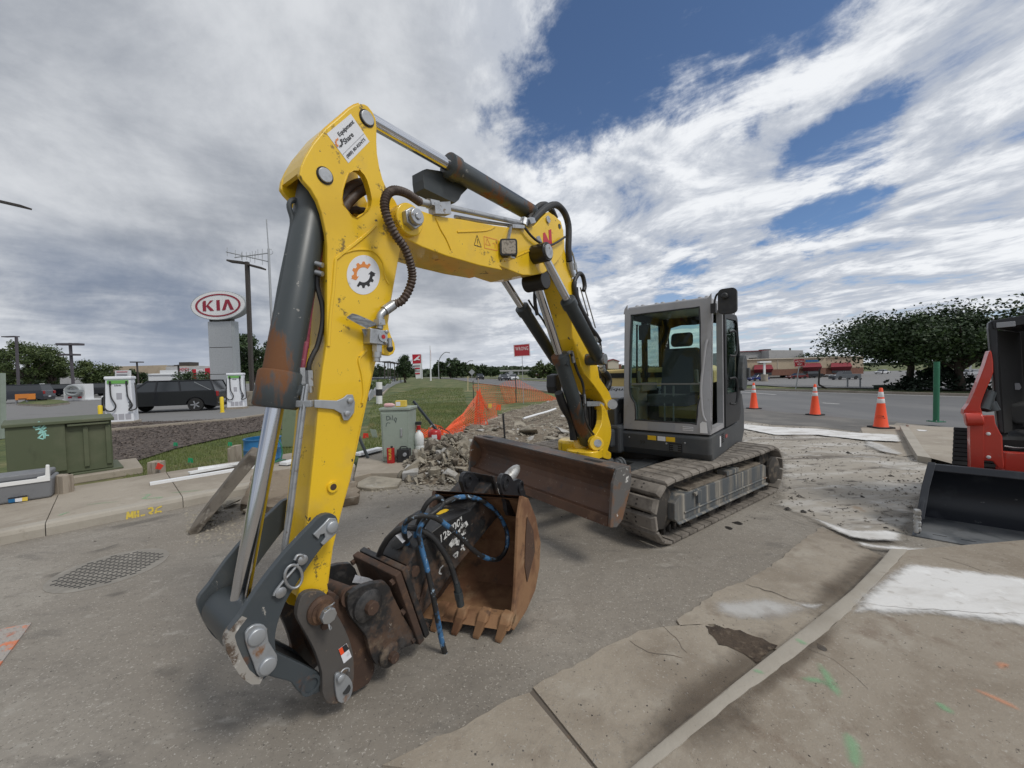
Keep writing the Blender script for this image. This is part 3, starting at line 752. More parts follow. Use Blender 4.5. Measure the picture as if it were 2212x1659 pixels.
# mulch bed
mul=[(225,903),(300,912),(420,908),(540,902),(660,886),(660,922),(560,930),(480,946),(380,968),(285,998),(246,1012),(225,985)]
mbp=[G(*p,.02)for p in mul]
mulch=struct(flat(jag(mbp,.4,.05,True,3),.02).build('mulch_bed','mulch'))
def scatter(P,n,rnd):
 x0,x1,y0,y1=min(p.x for p in P),max(p.x for p in P),min(p.y for p in P),max(p.y for p in P)
 k=0
 while k<n:
  x,y=rnd.uniform(x0,x1),rnd.uniform(y0,y1)
  if in_poly(x,y,P):k+=1;yield x,y
rnd=random.Random(5);mb=MB()
for x,y in scatter(mbp,9000,rnd):
 a=rnd.uniform(0,6.3);l_,w_=rnd.uniform(.03,.09),rnd.uniform(.012,.03);t=rnd.uniform(-.4,.4)
 d=V((math.cos(a),math.sin(a),t))*l_/2;s_=V((-math.sin(a),math.cos(a),rnd.uniform(-.5,.5)))*w_/2;c=V((x,y,.035+rnd.uniform(0,.025)))
 mb.add([c-d-s_,c+d-s_,c+d+s_,c-d+s_],[(0,1,2,3)])
struct(mb.build('mulch_chips','mulch_chip',mulch),'stuff')
# grass blades on the verge and the field
gA=[G(*p)for p in[(262,1042),(285,1000),(380,970),(480,948),(560,932),(700,922),(760,945),(700,985),(560,1000),(330,1032)]]
gB=[G(*p)for p in[(780,985),(800,905),(900,872),(1005,868),(1030,900),(1010,925),(930,945),(880,965),(820,975)]]
gC=[G(*p)for p in[(790,905),(812,862),(905,838),(1000,838),(1008,868),(900,872)]]
mb=MB();rnd=random.Random(9)
for P,n,hgt in((gA,15000,.06),(gB,16000,.075),(gC,7000,.11)):
 for x,y in scatter(P,n,rnd):
  a=rnd.uniform(0,6.3);h=hgt*rnd.uniform(.5,1.3);wd=.006*(1+(hgt-.06)*30);lean=rnd.uniform(0,.6)*h;b=rnd.uniform(0,6.3)
  dx_,dy_=math.cos(a)*wd,math.sin(a)*wd
  mb.add([(x-dx_,y-dy_,-.02),(x+dx_,y+dy_,-.02),(x+math.cos(b)*lean,y+math.sin(b)*lean,-.02+h)],[(0,1,2)])
struct(tag(mb.build('grass','grass_blade'),'short green and dry grass on the verge and field','grass'),'stuff')
# left sidewalk and curb, slab by slab
k1=(G(*zl(345,1072),.14)-C0).dot(CD);k2=(G(*zl(1440,965),.14)-C0).dot(CD);dk=k2-k1
walk=bpy.data.objects.new('sidewalk',None);col.objects.link(walk);struct(walk)
for i in range(-5,3):
 a,b=k1+i*dk+.003,k1+(i+1)*dk-.003
 mb=MB()
 prof=[(.0,-.05),(-.0,.09),(.015,.125),(.04,.14),(.155,.142),(.157,-.05)]
 mb.prism([CU(a,o,z)for o,z in prof],CD*(b-a))
 mb.build('curb_piece','curb_concrete',walk,.004)
 mb=MB();mb.prism([CU(a,.163,-.05),CU(a,2.05,-.05),CU(b,2.05,-.05),CU(b,.163,-.05)],V((0,0,.19)))
 mb.build('slab','concrete_walk',walk,.006)
flat([CU(k1-6*dk,.14),CU(k1+3.02*dk,.14),CU(k1+3.02*dk,2.07),CU(k1-6*dk,2.07)],.118).build('joint_bed','groove',walk)
# rough back slab by the rubble where the utility cabinet stands
bs=[G(*p,.13)for p in[(765,1030),(800,1022),(880,1020),(905,1000),(900,968),(830,968),(775,985)]]
mb=MB();mb.prism([V((p.x,p.y,-.03))for p in bs],V((0,0,.16)));mb.build('slab','concrete_walk',walk,.01)
# painted marks on the walk
for pts,wd in(([(975,880),(1130,858),(1090,890),(1220,882),(1070,930)],.10),([(430,1025),(480,1005),(540,985)],.09),([(1250,850),(1400,838),(1570,822)],.07),([(600,945),(760,925),(950,910)],.05)):
 spray('paint_mark',[zl(*p)for p in pts],wd,'spray_green',.1445,walk)
fm=lambda x,y:PLN(*zl(x,y),C0-CN*.001,CN)
mb=strokes(MB(),[[(960,1060),(968,990)],[(968,990),(985,1030),(1003,985)],[(1003,985),(1005,1052)],[(1022,985),(1026,1050)],[(1026,1016),(1045,1012)],[(1045,980),(1048,1046)],
[(1065,1020),(1098,1014)],[(1120,968),(1150,960),(1155,985),(1130,998),(1156,1010),(1150,1030),(1118,1032)],[(1225,948),(1190,965),(1178,1000),(1190,1018),(1215,1010),(1218,988),(1188,990)]],fm,.019,-.004)
mb.build('painted_code','spray_yellow',walk)
# right-hand gutter slabs, curb and sidewalk
seam=[G(*zg(*p))for p in[(-160,1410),(0,1330),(100,1280),(200,1215),(390,1150),(550,1050),(700,960),(825,920)]]
seam2=[G(*zg(*p))for p in[(850,885),(1000,800),(1150,720),(1270,650),(1400,580),(1490,545),(1560,500),(1690,480),(1760,470)]]
seam3=[G(*zh(*p))for p in[(200,595),(370,530),(480,470),(600,380),(720,280),(830,200)]]
cl=[(-420,1700),(0,1345),(380,1050),(640,850),(900,650),(1000,570),(1180,390),(1235,325)]
CL=[G(*zh(*p),.10)for p in cl]
gut=bpy.data.objects.new('gutter',None);col.objects.link(gut);struct(gut)
def onCL(p):  # nearest curb-line point
 best=min(((CL[i].lerp(CL[i+1],t/30))for i in range(len(CL)-1)for t in range(31)),key=lambda q:(q.xy-p.xy).length)
 return V((best.x-.012,best.y+.012,0))
def gslab(ed,a,b,sd_):
 pts=jag(ed,.05,.010,False,sd_)+[onCL(b)]
 n=6
 pa,pb=onCL(b),onCL(a)
 pts+=[onCL(pa.lerp(pb,i/n))for i in range(1,n+1)]
 mb=flat(pts,.018);P=[V((p.x,p.y,.018))for p in pts]
 for i in range(len(P)):
  q=P[(i+1)%len(P)];mb.add([P[i],q,q-V((0,0,.02)),P[i]-V((0,0,.02))],[(0,3,2,1)])
 return mb.build('gutter_slab','concrete_gutter',gut)
gslab(seam,seam[0],G(*zg(1235,1400)),1)
gslab(seam2+[G(*zh(130,800))],G(*zg(1262,1396)),G(*zh(400,1035)),2)
gslab([G(*zh(175,800)),G(1470,1358),G(1462,1345),G(1500,1318)]+seam3,G(*zh(540,945)),G(*zh(1210,330)),3)
mb=MB()  # bed seen in the joints
flat([G(*zg(815,925)),G(*zg(855,880)),G(*zg(1275,1396)),G(*zg(1225,1404))],.0085).build('joint_bed','groove',gut)
flat(jag([G(*zh(*p))for p in[(120,812),(330,840),(420,880),(560,935),(430,1040),(300,960),(200,930)]],.03,.012,True,8),.0215).build('soil_gap','soil_dark',gut)
curbR=bpy.data.objects.new('sidewalk',None);col.objects.link(curbR);struct(curbR)
cr=[G(*zh(*p),.10)for p in[(-380,1800),(0,1490),(290,1250),(490,1105),(780,890),(980,720),(1290,400),(1350,330)]]
a_,b_=resample([p.xy for p in CL],60),resample([p.xy for p in cr],60)
brk=[0,27,46,59]
for s0,s1 in zip(brk,brk[1:]):
 mb=MB();n=s1-s0+1;rows=[]
 rnd=random.Random(s0)
 for i in range(s0,s1+1):
  A,B=a_[i],b_[i];e=0.004 if i==s0 else(-.004 if i==s1 else 0)
  d=(B-A).normalized();j=rnd.uniform(-.004,.004)
  rows.append([V((A.x,A.y,-.02)),V((A.x+d.x*.004,A.y+d.y*.004,.082)),V((A.x+d.x*.012,A.y+d.y*.012,.097)),V((A.x+d.x*.026,A.y+d.y*.026,.102)),V((B.x+d.x*j,B.y+d.y*j,.101)),V((B.x+d.x*j,B.y+d.y*j,-.02))])
 mb.add([p for r_ in rows for p in r_],[(i*6+j,i*6+j+1,(i+1)*6+j+1,(i+1)*6+j)for i in range(n-1)for j in range(5)],True)
 nn=(mb.v[3]-mb.v[4]).cross(mb.v[10]-mb.v[4])
 if nn.z<0:mb.f=[f[::-1]for f in mb.f]
 mb.f.append([0,1,2,3,4,5]);mb.f.append([(n-1)*6+j for j in range(6)]);mb.sm+=[False]*2;mb.mi+=[0]*2
 mb.build('curb_piece','curb_concrete',curbR)
rb=[V((p.x,p.y,0))for p in b_]
far=[V((4.6,3.25,0)),V((9,3.4,0)),V((9,-6,0)),V((-2,-6,0))]
flat(rb+far,.096).build('walk_slab','concrete_old',curbR)
# corner walk by the green post, with its own curb
c2=[G(*zp(*p),.12)for p in[(1045,792),(1065,830),(1105,900),(1150,972)]]
c2r=[G(*zp(*p),.12)for p in[(1095,800),(1140,860),(1185,930),(1232,985)]]
mb=MB()
for i in range(3):
 mb.hexa([V((p.x,p.y,-.02))for p in(c2[i],c2[i+1],c2r[i+1],c2r[i])],[V((p.x,p.y,.12))for p in(c2[i],c2[i+1],c2r[i+1],c2r[i])])
mb.build('curb_piece','curb_concrete',curbR)
e2=[G(*zp(*p),.115)for p in[(1100,792),(1250,802),(1450,812),(1783,830)]]
mb=flat([V((p.x,p.y,0))for p in c2r]+[G(*zp(1400,1030),.115),G(*zp(1783,1000),.115)]+e2[::-1],.115)
mb.build('walk_slab','concrete_walk',curbR)
mb=MB()
for a,b in zip(e2,e2[1:]):mb.hexa([V((p.x,p.y,-.02))for p in(a,b,b+V((.05,.12,0)),a+V((.05,.12,0)))],[V((p.x,p.y,.117))for p in(a,b,b+V((.05,.12,0)),a+V((.05,.12,0)))])
mb.build('curb_piece','curb_concrete',curbR)
flat(jag([G(*zp(*p))for p in[(812,812),(860,796),(1040,790),(1075,880),(1150,975),(1000,985),(900,930),(830,860)]],.12,.015,True,6),.016).build('gutter_slab','concrete_walk',gut)
# churned mud between the machines and the road
md=[G(*zp(*p))for p in[(60,770),(420,800),(800,838),(960,960),(1240,1010),(1370,1040),(1300,1120),(1180,1250),(1130,1420),(1100,1490),(930,1500),(600,1390),(280,1270),(330,1150),(330,960),(100,900)]]
mb=MB();x0,x1,y0,y1=min(p.x for p in md)-.2,max(p.x for p in md)+.2,min(p.y for p in md)-.2,max(p.y for p in md)+.2
NX,NY=110,110;vs=[];at=[]
for j in range(NY+1):
 for i in range(NX+1):
  x,y=x0+(x1-x0)*i/NX,y0+(y1-y0)*j/NY
  e=edge_d(x,y,md);k=sstep(-.15,.5,e)
  h=.010+k*(.012+.016*nz(x*2.2,y*5)+.012*nz(x*7,y*9,3))
  vs.append((x,y,h));at.append(sstep(-.2,.35,e))
fs=[(j*(NX+1)+i,j*(NX+1)+i+1,(j+1)*(NX+1)+i+1,(j+1)*(NX+1)+i)for j in range(NY)for i in range(NX)if max(at[j*(NX+1)+i],at[(j+1)*(NX+1)+i+1])>0]
mb.add(vs,fs,True);mb.at['m']=at
MT['mud'].node_tree  # edges of the mud fade out through noise
def add_alpha(mt,scale,lo,hi):
 t=MT[mt].node_tree;N=t.nodes.new;L=t.links.new;b=t.nodes['Principled BSDF']
 a=N('ShaderNodeAttribute');a.attribute_name='m';n=N('ShaderNodeTexNoise');n.inputs['Scale'].default_value=scale;n.inputs['Detail'].default_value=8;n.inputs['Roughness'].default_value=.65
 L(N('ShaderNodeNewGeometry').outputs['Position'],n.inputs['Vector'])
 ad=N('ShaderNodeMath');L(a.outputs['Fac'],ad.inputs[0]);L(n.outputs['Fac'],ad.inputs[1])
 r=N('ShaderNodeMapRange');r.interpolation_type='SMOOTHSTEP';L(ad.outputs[0],r.inputs[0]);r.inputs[1].default_value=lo;r.inputs[2].default_value=hi;L(r.outputs[0],b.inputs['Alpha'])
add_alpha('mud',2.5,.75,1.1)
struct(mb.build('mud','mud',pave),'stuff')
# dust, stains and marks on the pavement
D=lambda n,pts,mt,z:decal(n,pts,mt,z,pave)
patch('concrete_dust',[zh(1290,380),zh(1600,420),zh(2058,480),zh(2400,520),zh(2400,860),zh(2058,830),zh(1600,770),zh(1000,755),zh(910,690),zh(1000,560),zh(1160,460)],'dust_white',.106,curbR,.22)
patch('concrete_dust',[zh(1300,400),zh(1240,460),zh(1160,530),zh(1060,580),zh(960,640),zh(930,690),zh(1010,720),zh(1080,660),zh(1200,560),zh(1300,450)],'dust_white',.108,curbR,.16)
patch('concrete_dust',[zh(600,620),zh(720,640),zh(900,640),zh(880,680),zh(820,720),zh(740,700),zh(650,670)],'dust_white',.0225,gut,.16)
patch('concrete_dust',[zh(120,620),zh(450,590),zh(760,650),zh(840,730),zh(600,800),zh(350,800),zh(140,720)],'dust_light',.0215,gut,.16)
patch('concrete_dust',[zh(960,250),zh(1150,290),zh(1300,300),zh(1500,310),zh(1800,350),zh(2058,400),zh(2058,440),zh(1700,400),zh(1400,360),zh(1150,330),zh(1050,310)],'dust_white',.045,pave,.16)
patch('concrete_dust',[zh(700,110),zh(850,150),zh(1000,200),zh(1200,200),zh(1350,230),zh(1350,290),zh(1150,290),zh(980,260),zh(830,190)],'dust_white',.043,pave,.16)
patch('concrete_dust',[zp(90,780),zp(300,800),zp(560,810),zp(800,835),zp(1050,845),zp(1075,890),zp(1040,890),zp(830,880),zp(560,850),zp(300,850),zp(100,810)],'dust_white',.046,pave,.16)
patch('concrete_dust',[zp(820,870),zp(960,900),zp(1100,960),zp(1060,975),zp(900,945),zp(810,905)],'dust_light',.044,pave,.16)
patch('concrete_dust',[zp(1120,812),zp(1240,820),zp(1220,830),zp(1130,826)],'dust_white',.121,curbR,.16)
decal('wet_spot',[zt(1380,1160),zt(1440,1165),zt(1500,1195),zt(1460,1210),zt(1400,1190)],'stain_oil',.0100,pave,.6)
decal('wet_spot',[zt(1450,1120),zt(1530,1105),zt(1620,1140),zt(1580,1160),zt(1490,1140)],'stain_oil',.0100,pave,.6)
for x,y,r_ in[(1640,1105,12),(1690,1065,10),(1720,1080,14),(1780,1090,9),(1820,1020,10),(1760,1005,8),(1660,1050,8),(1610,1110,9)]:
 decal('wet_spot',[zt(x-r_,y),zt(x,y-r_*.4),zt(x+r_,y),zt(x,y+r_*.4)],'stain_oil',.0103,pave,.7)
for pts in([(0,1180),(140,1150),(420,1090),(520,1078),(500,1098),(300,1140),(60,1196)],[(40,1250),(140,1228),(220,1210),(180,1240),(60,1262)],
[(95,1210),(200,1185),(330,1150),(300,1178),(160,1212)],[(150,1300),(260,1270),(320,1265),(250,1300)],[(560,1500),(640,1480),(700,1520),(600,1560)],
[(1020,1420),(1180,1380),(1230,1330),(1180,1300),(1060,1330),(980,1400)],[(230,1450),(380,1400),(480,1440),(330,1520)]):
 decal('stain',pts,'stain_soft',.0088,pave,.5)
for pts,wd,mt_,z in(([(800,1000),(850,1080),(900,1170),(950,1260)],.09,'spray_green',.0985),([(970,1420),(1010,1500),(1030,1600),(1040,1700)],.10,'spray_green',.0985),([(660,865),(745,915)],.07,'spray_green',.1035),([(395,1055),(495,1090)],.06,'spray_green',.1035),
([(1720,1165),(1900,1240),(2080,1330)],.07,'spray_orange',.0985),([(1900,1060),(1930,1030),(1975,1045)],.08,'spray_orange',.0985),([(1500,1240),(1570,1290),(1630,1340)],.08,'spray_green',.0985),([(660,1110),(820,1130),(900,1180)],.08,'spray_green',.0985)):
 spray('paint_mark',[zh(*p)for p in pts],wd,mt_,z,curbR)
decal('soil_stain',[zh(780,880),zh(870,930),zh(860,960),zh(790,935)],'stain_dark',.0978,curbR,.6)
# cracks in the gutter concrete and on the walk: thin dark wedges
def crack(pts,wd,z,par):
 mb=MB();P=jag([G(*p,z)for p in pts],.035,.010,False,int(pts[0][0]));n=len(P)
 for i in range(n-1):
  d=(P[i+1]-P[i]).normalized();s_=V((-d.y,d.x,0));w0=wd*(.35+.65*math.sin(math.pi*(i+.3)/n));w1=wd*(.35+.65*math.sin(math.pi*(i+1.3)/n))
  for q in(P[i],P[i+1]):q.z=z
  mb.add([P[i]-s_*w0/2,P[i+1]-s_*w1/2,P[i+1]+s_*w1/2,P[i]+s_*w0/2],[(0,1,2,3)])
 mb.build('crack','groove',par)
crack([zg(1500,550),zg(1620,625),zg(1730,640),zg(1850,665)],.006,.0195,gut)
crack([zg(1690,410),zg(1740,470),zg(1830,560),zg(1880,630)],.004,.0195,gut)
crack([zh(490,60),zh(650,140),zh(830,195),zh(980,250)],.007,.030,pave)
crack([zh(370,540),zh(560,600),zh(700,650)],.008,.0215,gut)
crack([zh(740,930),zh(900,1000),zh(1040,1110),zh(1110,1180)],.005,.0972,curbR)
crack([zh(1060,655),zh(1400,690),zh(1860,715),zh(2058,720)],.008,.1085,curbR)
crack([zh(1560,380),zh(1750,440),zh(1900,490)],.012,.0972,curbR)
crack([(1905,935),(1925,942)],.01,.0165,gut)
spray('curb_dark_band',[(1335,1659),(1480,1530),(1610,1432),(1700,1360)],.26,'curb_dark_band',.0195,gut)  # dark brown band in the gutter along the curb, fading at its edges
spray('curb_dark_band',[(1735,1330),(1800,1280),(1870,1222),(1915,1186)],.24,'curb_dark_band',.0195,gut)
spray('curb_dark_band',[zh(300,1290),zh(500,1130),zh(790,905),zh(980,745)],.12,'curb_dark_band',.0990,curbR)  # ragged dirt where the curb meets the walk
spray('curb_dark_band',[zh(-100,1480),zh(150,1330),zh(400,1180)],.35,'curb_dark_band',.0990,curbR)
# loose grit
rnd=random.Random(21);mb=MB()
def pebble(mb,c,r_,rnd):
 a=rnd.uniform(0,6.3);o=[]
 for dx_,dy_,dz_ in((1,0,0),(0,1,0),(-1,0,0),(0,-1,0)):
  k=r_*rnd.uniform(.6,1.3);o.append(c+V((dx_*math.cos(a)-dy_*math.sin(a),dx_*math.sin(a)+dy_*math.cos(a),0))*k)
 t=c+V((rnd.uniform(-.4,.4)*r_,rnd.uniform(-.4,.4)*r_,r_*rnd.uniform(.5,.9)))
 mb.add(o+[t],[(0,1,4),(1,2,4),(2,3,4),(3,0,4)])
nearP=[V((-6,2.6)),V((-3,5.2)),V((-1,6.9)),V((3,4)),V((4,3)),V((.6,1.3)),V((-1.6,1.2)),V((-3,1.6))]
for x,y in scatter(nearP,1500,rnd):pebble(mb,V((x,y,.006)),rnd.uniform(.002,.0055)*(1 if rnd.random()<.93 else 2.6),rnd)
for x,y in scatter([V((.45,1.45)),V((2.3,2.6)),V((3.3,3.2)),V((4.5,3)),V((4,1)),V((1.5,.8))],260,rnd):pebble(mb,V((x,y,.095)),rnd.uniform(.002,.006),rnd)
for x,y in scatter([V((-.4,1.5)),V((.4,1.5)),V((2.1,2.5)),V((1.6,2.6))],220,rnd):pebble(mb,V((x,y,.018)),rnd.uniform(.002,.007),rnd)
for x,y in scatter([p.xy for p in md],1500,rnd):pebble(mb,V((x,y,.02)),rnd.uniform(.006,.018)*(1 if rnd.random()<.9 else 2.2),rnd)
struct(mb.build('grit','pebble',pave),'stuff')
# ------------------------------------------------------------------ excavator
OX=V((1.698,5.096,0));TU,TH_=-2.514,-2.272
fu=V((math.cos(TU),math.sin(TU),0));lu=V((-fu.y,fu.x,0))
fh=V((math.cos(TH_),math.sin(TH_),0));lh=V((-fh.y,fh.x,0))
TB=TH_+R(2.5)
U=V((math.cos(TB),math.sin(TB),0));NB=V((-U.y,U.x,0));UPZ=V((0,0,1))
BB=OX+fh*1.0-lh*.12
def UF(a,b,z):return OX+fu*a+lu*b+UPZ*z  # undercarriage frame: ahead, left, up
def HF(a,b,z):return OX+fh*a+lh*b+UPZ*z  # house frame
def BS(s,t,z):return BB+U*s+NB*t+UPZ*z  # boom plane frame
def BP(q,t):return PLN(q[0],q[1],BB+NB*t,NB)  # photo point laid on the boom plane
def BPL(zf_,pts,t):return[BP(zf_(*p),t)for p in pts]
ex=thing('excavator','yellow tracked excavator with dark grey body and grey cab, boom reaching left over the hammer','excavator',tuple(OX))
# ---- tracks
RAD,HCn=.262,1.13
def track_path(s):
 Ls,Lc=2*HCn,math.pi*RAD;P=2*(Ls+Lc);s%=P
 zc_=RAD+.045
 if s<Ls:return(-HCn+s,zc_+RAD,0)
 s-=Ls
 if s<Lc:a=s/RAD;return(HCn+RAD*math.sin(a),zc_+RAD*math.cos(a),a)
 s-=Lc
 if s<Ls:return(HCn-s,zc_-RAD,math.pi)
 s-=Ls;a=s/RAD;return(-HCn-RAD*math.sin(a),zc_-RAD*math.cos(a),math.pi+a)
PER=2*(2*HCn+math.pi*RAD);NS=44
def shoe_mesh():
 mb=MB();w2,l2,h=.225,PER/NS/2-.006,.044
 top=[(-w2+.035,-l2+.012),(w2-.035,-l2+.012),(w2-.035,l2-.012),(-w2+.035,l2-.012)]
 # local: x along travel, y across, z out
 b=[V((y,x,0))for x,y in((-w2,-l2),(w2,-l2),(w2,l2),(-w2,l2))]
 mid=[V((y,x,.026))for x,y in((-w2,-l2),(w2,-l2),(w2,l2),(-w2,l2))]
 t=[V((y,x,h))for x,y in top]
 mb.add(b+mid+t,[(0,1,2,3),(0,4,5,1),(1,5,6,2),(2,6,7,3),(3,7,4,0),(4,8,9,5),(5,9,10,6),(6,10,11,7),(7,11,8,4),(11,10,9,8)])
 for sx in(-.022,.022):
  for sy in(-.05,.05):
   c=rpoly(sx,sy-.02,.011,7)
   mb.add([V((x,y,h+.0012))for x,y in c],[tuple(range(7))],mi=1)
 return mb
for side in(1,-1):
 tr=MB()
 cb=side*.925
 tr.prism([UF(a,cb-.05,z)for a,z in[(-1.2,.12),(1.2,.12),(1.35,.3),(1.2,.5),(-1.2,.5),(-1.35,.3)]],lu*.10)
 t_ob=tr.build('track','track_dark',ex)
 proto=None
 for i in range(NS):
  s_=(i+.37)*PER/NS;a,z,an=track_path(s_)
  nxt=track_path(s_+.01)
  sag=-.012*math.sin(math.pi*(a/HCn+1)/2*2)if z>.5 and abs(a)<HCn else 0
  if proto is None:
   mb=shoe_mesh();proto=mb.build('shoe',['track_pad','track_dark'],t_ob,.004,loc=(0,0,0));o=proto
  else:
   o=proto.copy();col.objects.link(o);o.parent=t_ob
   # outward normal: angle an measured from straight up towards the front
  nv=fu*math.sin(an)+UPZ*math.cos(an);tv=fu*math.cos(an)-UPZ*math.sin(an)
  rot=Matrix((tv,nv.cross(tv),nv)).transposed().to_4x4()
  rot.translation=UF(a,cb,max(z+sag,.0))-OX
  o.matrix_local=rot
  # track frame, rollers, idler and sprocket
 mb=MB();oc=cb+side*.215;ic=cb-side*.16
 def fr(pa):return[UF(a,oc,z)for a,z in pa]
 mb.prism(fr([(-.90,.185),(1.06,.185),(1.10,.22),(1.10,.37),(1.0,.43),(-.82,.43),(-.90,.40)]),lu*(-side*.36))
 mb.prism([UF(-.9,oc+side*.006,.185),UF(1.08,oc+side*.006,.185),UF(1.08,oc+side*.03,.175),UF(-.9,oc+side*.03,.175)],UPZ*.014)
 mb.prism([UF(-.9,oc+side*.002,.255),UF(.95,oc+side*.002,.255),UF(.95,oc+side*.016,.25),UF(-.9,oc+side*.016,.25)],UPZ*.012)
 fo=mb.build('track_frame','track_frame',t_ob,.008)
 mb=MB();mb.prism([UF(a,oc-side*.02,.432)for a in(-.80,.84)]+[UF(.84,oc-side*.34,.445),UF(-.80,oc-side*.34,.445)],UPZ*.018);mb.build('mud_layer','mud_top',t_ob,.006)
 for a in(-.72,-.36,0,.36,.72):
  mb=MB();mb.lathe([(.05,0),(.088,.02),(.088,.10),(.06,.12),(.06,.22),(.088,.24),(.088,.32),(.05,.34)],UF(a,oc-side*.015,.165),lu*-side,16);mb.build('roller','track_dark',t_ob)
 mb=MB();mb.lathe([(.07,0),(.19,.03),(.20,.05),(.20,.24),(.19,.26),(.07,.29)],UF(HCn,oc-side*.07,RAD+.045),lu*-side,24);mb.build('idler','track_dark',t_ob)
 mb=MB();mb.lathe([(.14,-.015),(.17,.0),(.17,.03),(.10,.04),(.10,.08),(.21,.1),(.21,.15),(.15,.17),(.15,.33)],UF(-HCn,oc+side*.005,RAD+.045),lu*-side,24);mb.build('drive_motor','track_dark',t_ob)
 mb=MB()
 for k in range(15):
  an=2*math.pi*k/15;c=UF(-HCn+.22*math.cos(an),oc-side*.12,RAD+.045+.22*math.sin(an));mb.box(c,(.05,.05,.05),TU)
 for k in range(24):
  a=-1.05+k*.092;mb.box(UF(a,cb,.078),(.06,.15,.05),TU);mb.box(UF(a+.03,cb+side*.09,.085),(.03,.03,.07),TU)
 mb.build('chain_links','track_dark',t_ob)['kind']='stuff'
 mb=MB();mb.box(UF(.70,oc+side*.012,.36),(.07,.03,.12),TU);mb.bar(UF(.735,oc+side*.02,.42),UF(.79,oc+side*.02,.40),.03,.03)
 mb.box(UF(-.06,oc-side*.06,.47),(.28,.11,.05),TU);mb.build('bracket','track_frame',t_ob,.004)
 # undercarriage centre, slew ring
mb=MB();mb.box(UF(0,0,.40),(1.05,1.5,.24),TU);mb.box(UF(.75,0,.38),(.7,.55,.16),TU)
for sd_ in(-1,1):mb.prism([UF(.3,sd_*.28,.42),UF(.3,sd_*.45,.42),UF(1.0,sd_*.45,.36),UF(1.0,sd_*.28,.36)],UPZ*.12)
mb.build('undercarriage','body_dark',ex,.015)
mb=MB();mb.cyl(UF(0,0,.50),UF(0,0,.66),.44,n=40);mb.build('slew_ring','grease',ex)
# ---- dozer blade
BH,ba0=1.105,1.80
zt_,zb_=.823,.377
prof=[]
for i in range(9):
 t=i/8;prof.append((ba0+.165-.13*math.sin(math.pi*min(1,t*1.05))-.045*t,zb_+.02+(zt_-zb_-.02)*t))
back=[(ba0-.06,zt_),(ba0-.06,zt_-.05),(ba0+.0,zt_-.09),(ba0-.03,zb_+.25),(ba0+.06,zb_+.05),(ba0+.12,zb_)]
blade=MB().prism([UF(a,-BH,z)for a,z in prof+back],lu*(2*BH),smooth_sides=False).build('dozer_blade','blade_rust',ex,.004)
mb=MB()
mb.prism([UF(ba0+.12,-BH+.01,zb_-.01),UF(ba0+.19,-BH+.01,zb_-.005),UF(ba0+.178,-BH+.01,zb_+.075),UF(ba0+.11,-BH+.01,zb_+.07)],lu*(2*BH-.02));mb.build('cutting_edge','blade_rust',blade,.004)
for sd_ in(-1,1):
 mb=MB();mb.prism([UF(a,sd_*(BH+.003),z)for a,z in[(ba0+.20,zb_+.005),(ba0+.155,zt_-.1),(ba0+.10,zt_+.008),(ba0-.07,zt_+.008),(ba0-.075,zt_-.12),(ba0-.055,zb_+.25),(ba0+.05,zb_+.03),(ba0+.12,zb_-.012)]],lu*(sd_*.03));mb.build('end_plate','blade_edge',blade,.006)
mb=MB();mb.prism([UF(ba0-.065,-BH,zt_+.001),UF(ba0+.115,-BH,zt_+.001),UF(ba0+.115,BH,zt_+.001),UF(ba0-.065,BH,zt_+.001)],UPZ*.012);mb.build('top_rail','blade_top',blade,.004)
for b in(-.9,.82):
 mb=MB();mb.prism([UF(ba0+.035+x,b+y,zt_+.0135)for y,x in rrect(.20,.055,.026,4)],UPZ*.002);mb.build('slot','cab_dark',blade)
mb=MB()
for sd_ in(-1,1):
 mb.bar(UF(.55,sd_*.36,.42),UF(ba0-.02,sd_*.42,.55),.12,.16)
 mb.cyl(UF(.8,sd_*.16,.55),UF(ba0-.04,sd_*.16,.62),.05)
mb.build('blade_arm','body_dark',ex,.01)
for b in(.92,):
 mb=MB();mb.lathe([(.05,0),(.05,.03),(.035,.035),(.035,.06),(.02,.065)],UF(ba0-.22,b*.98,.80)-UPZ*.02,fu,18)
 mb.lathe([(.06,0),(.06,.02)],UF(ba0-.24,b*.98,.78),fu,18);mb.build('grease_fitting','body_dark',blade)
 # ---- house
CF,CLf,CW,CZ,CHt=.518,.962,.973,.906,1.468
mb=MB()  # deck under the cab
mb.prism([HF(a,CLf+.012,z)for a,z in[(CF+.02,.885),(CF+.015,.69),(CF-.05,.60),(-.9,.60),(-1.0,.66),(-1.0,.885)]],lh*-(CW+.05))
deck=mb.build('deck','body_dark',ex,.035,3)
mb=MB();mb.prism([HF(a,.86,z)for a,z in[(-.95,.60),(-.95,1.12),(-1.28,1.12),(-1.45,1.0),(-1.47,.72),(-1.36,.60)]],lh*-1.9);mb.build('counterweight','body_dark',ex,.07,4)
mb=MB();mb.prism([HF(a,CLf+.01,z)for a,z in[(-.93,.56),(-.82,.62),(-.80,1.15),(-.95,1.28),(-1.25,1.25),(-1.40,1.0),(-1.40,.70),(-1.2,.56)]],lh*-.12);mb.build('rear_guard','body_dark',ex,.03,3)
mb=MB();mb.box(HF(-.05,-.32,.78),(1.35,.62,.34),TH_);mb.box(HF(.45,-.30,.80),(.55,.45,.22),TH_);mb.build('deck','body_dark',ex,.03)
mb=MB();mb.prism([HF(a,-.10,z)for a,z in[(.40,.62),(.56,.62),(.56,1.18),(.44,1.26),(.0,1.26),(0,.62)]],lh*-.10,holes=[[HF(a,-.10,z)for a,z in[(.46,.72),(.50,.76),(.50,1.08),(.46,1.12),(.40,1.08),(.40,.76)]]]);mb.build('side_cover','body_dark',ex,.015)
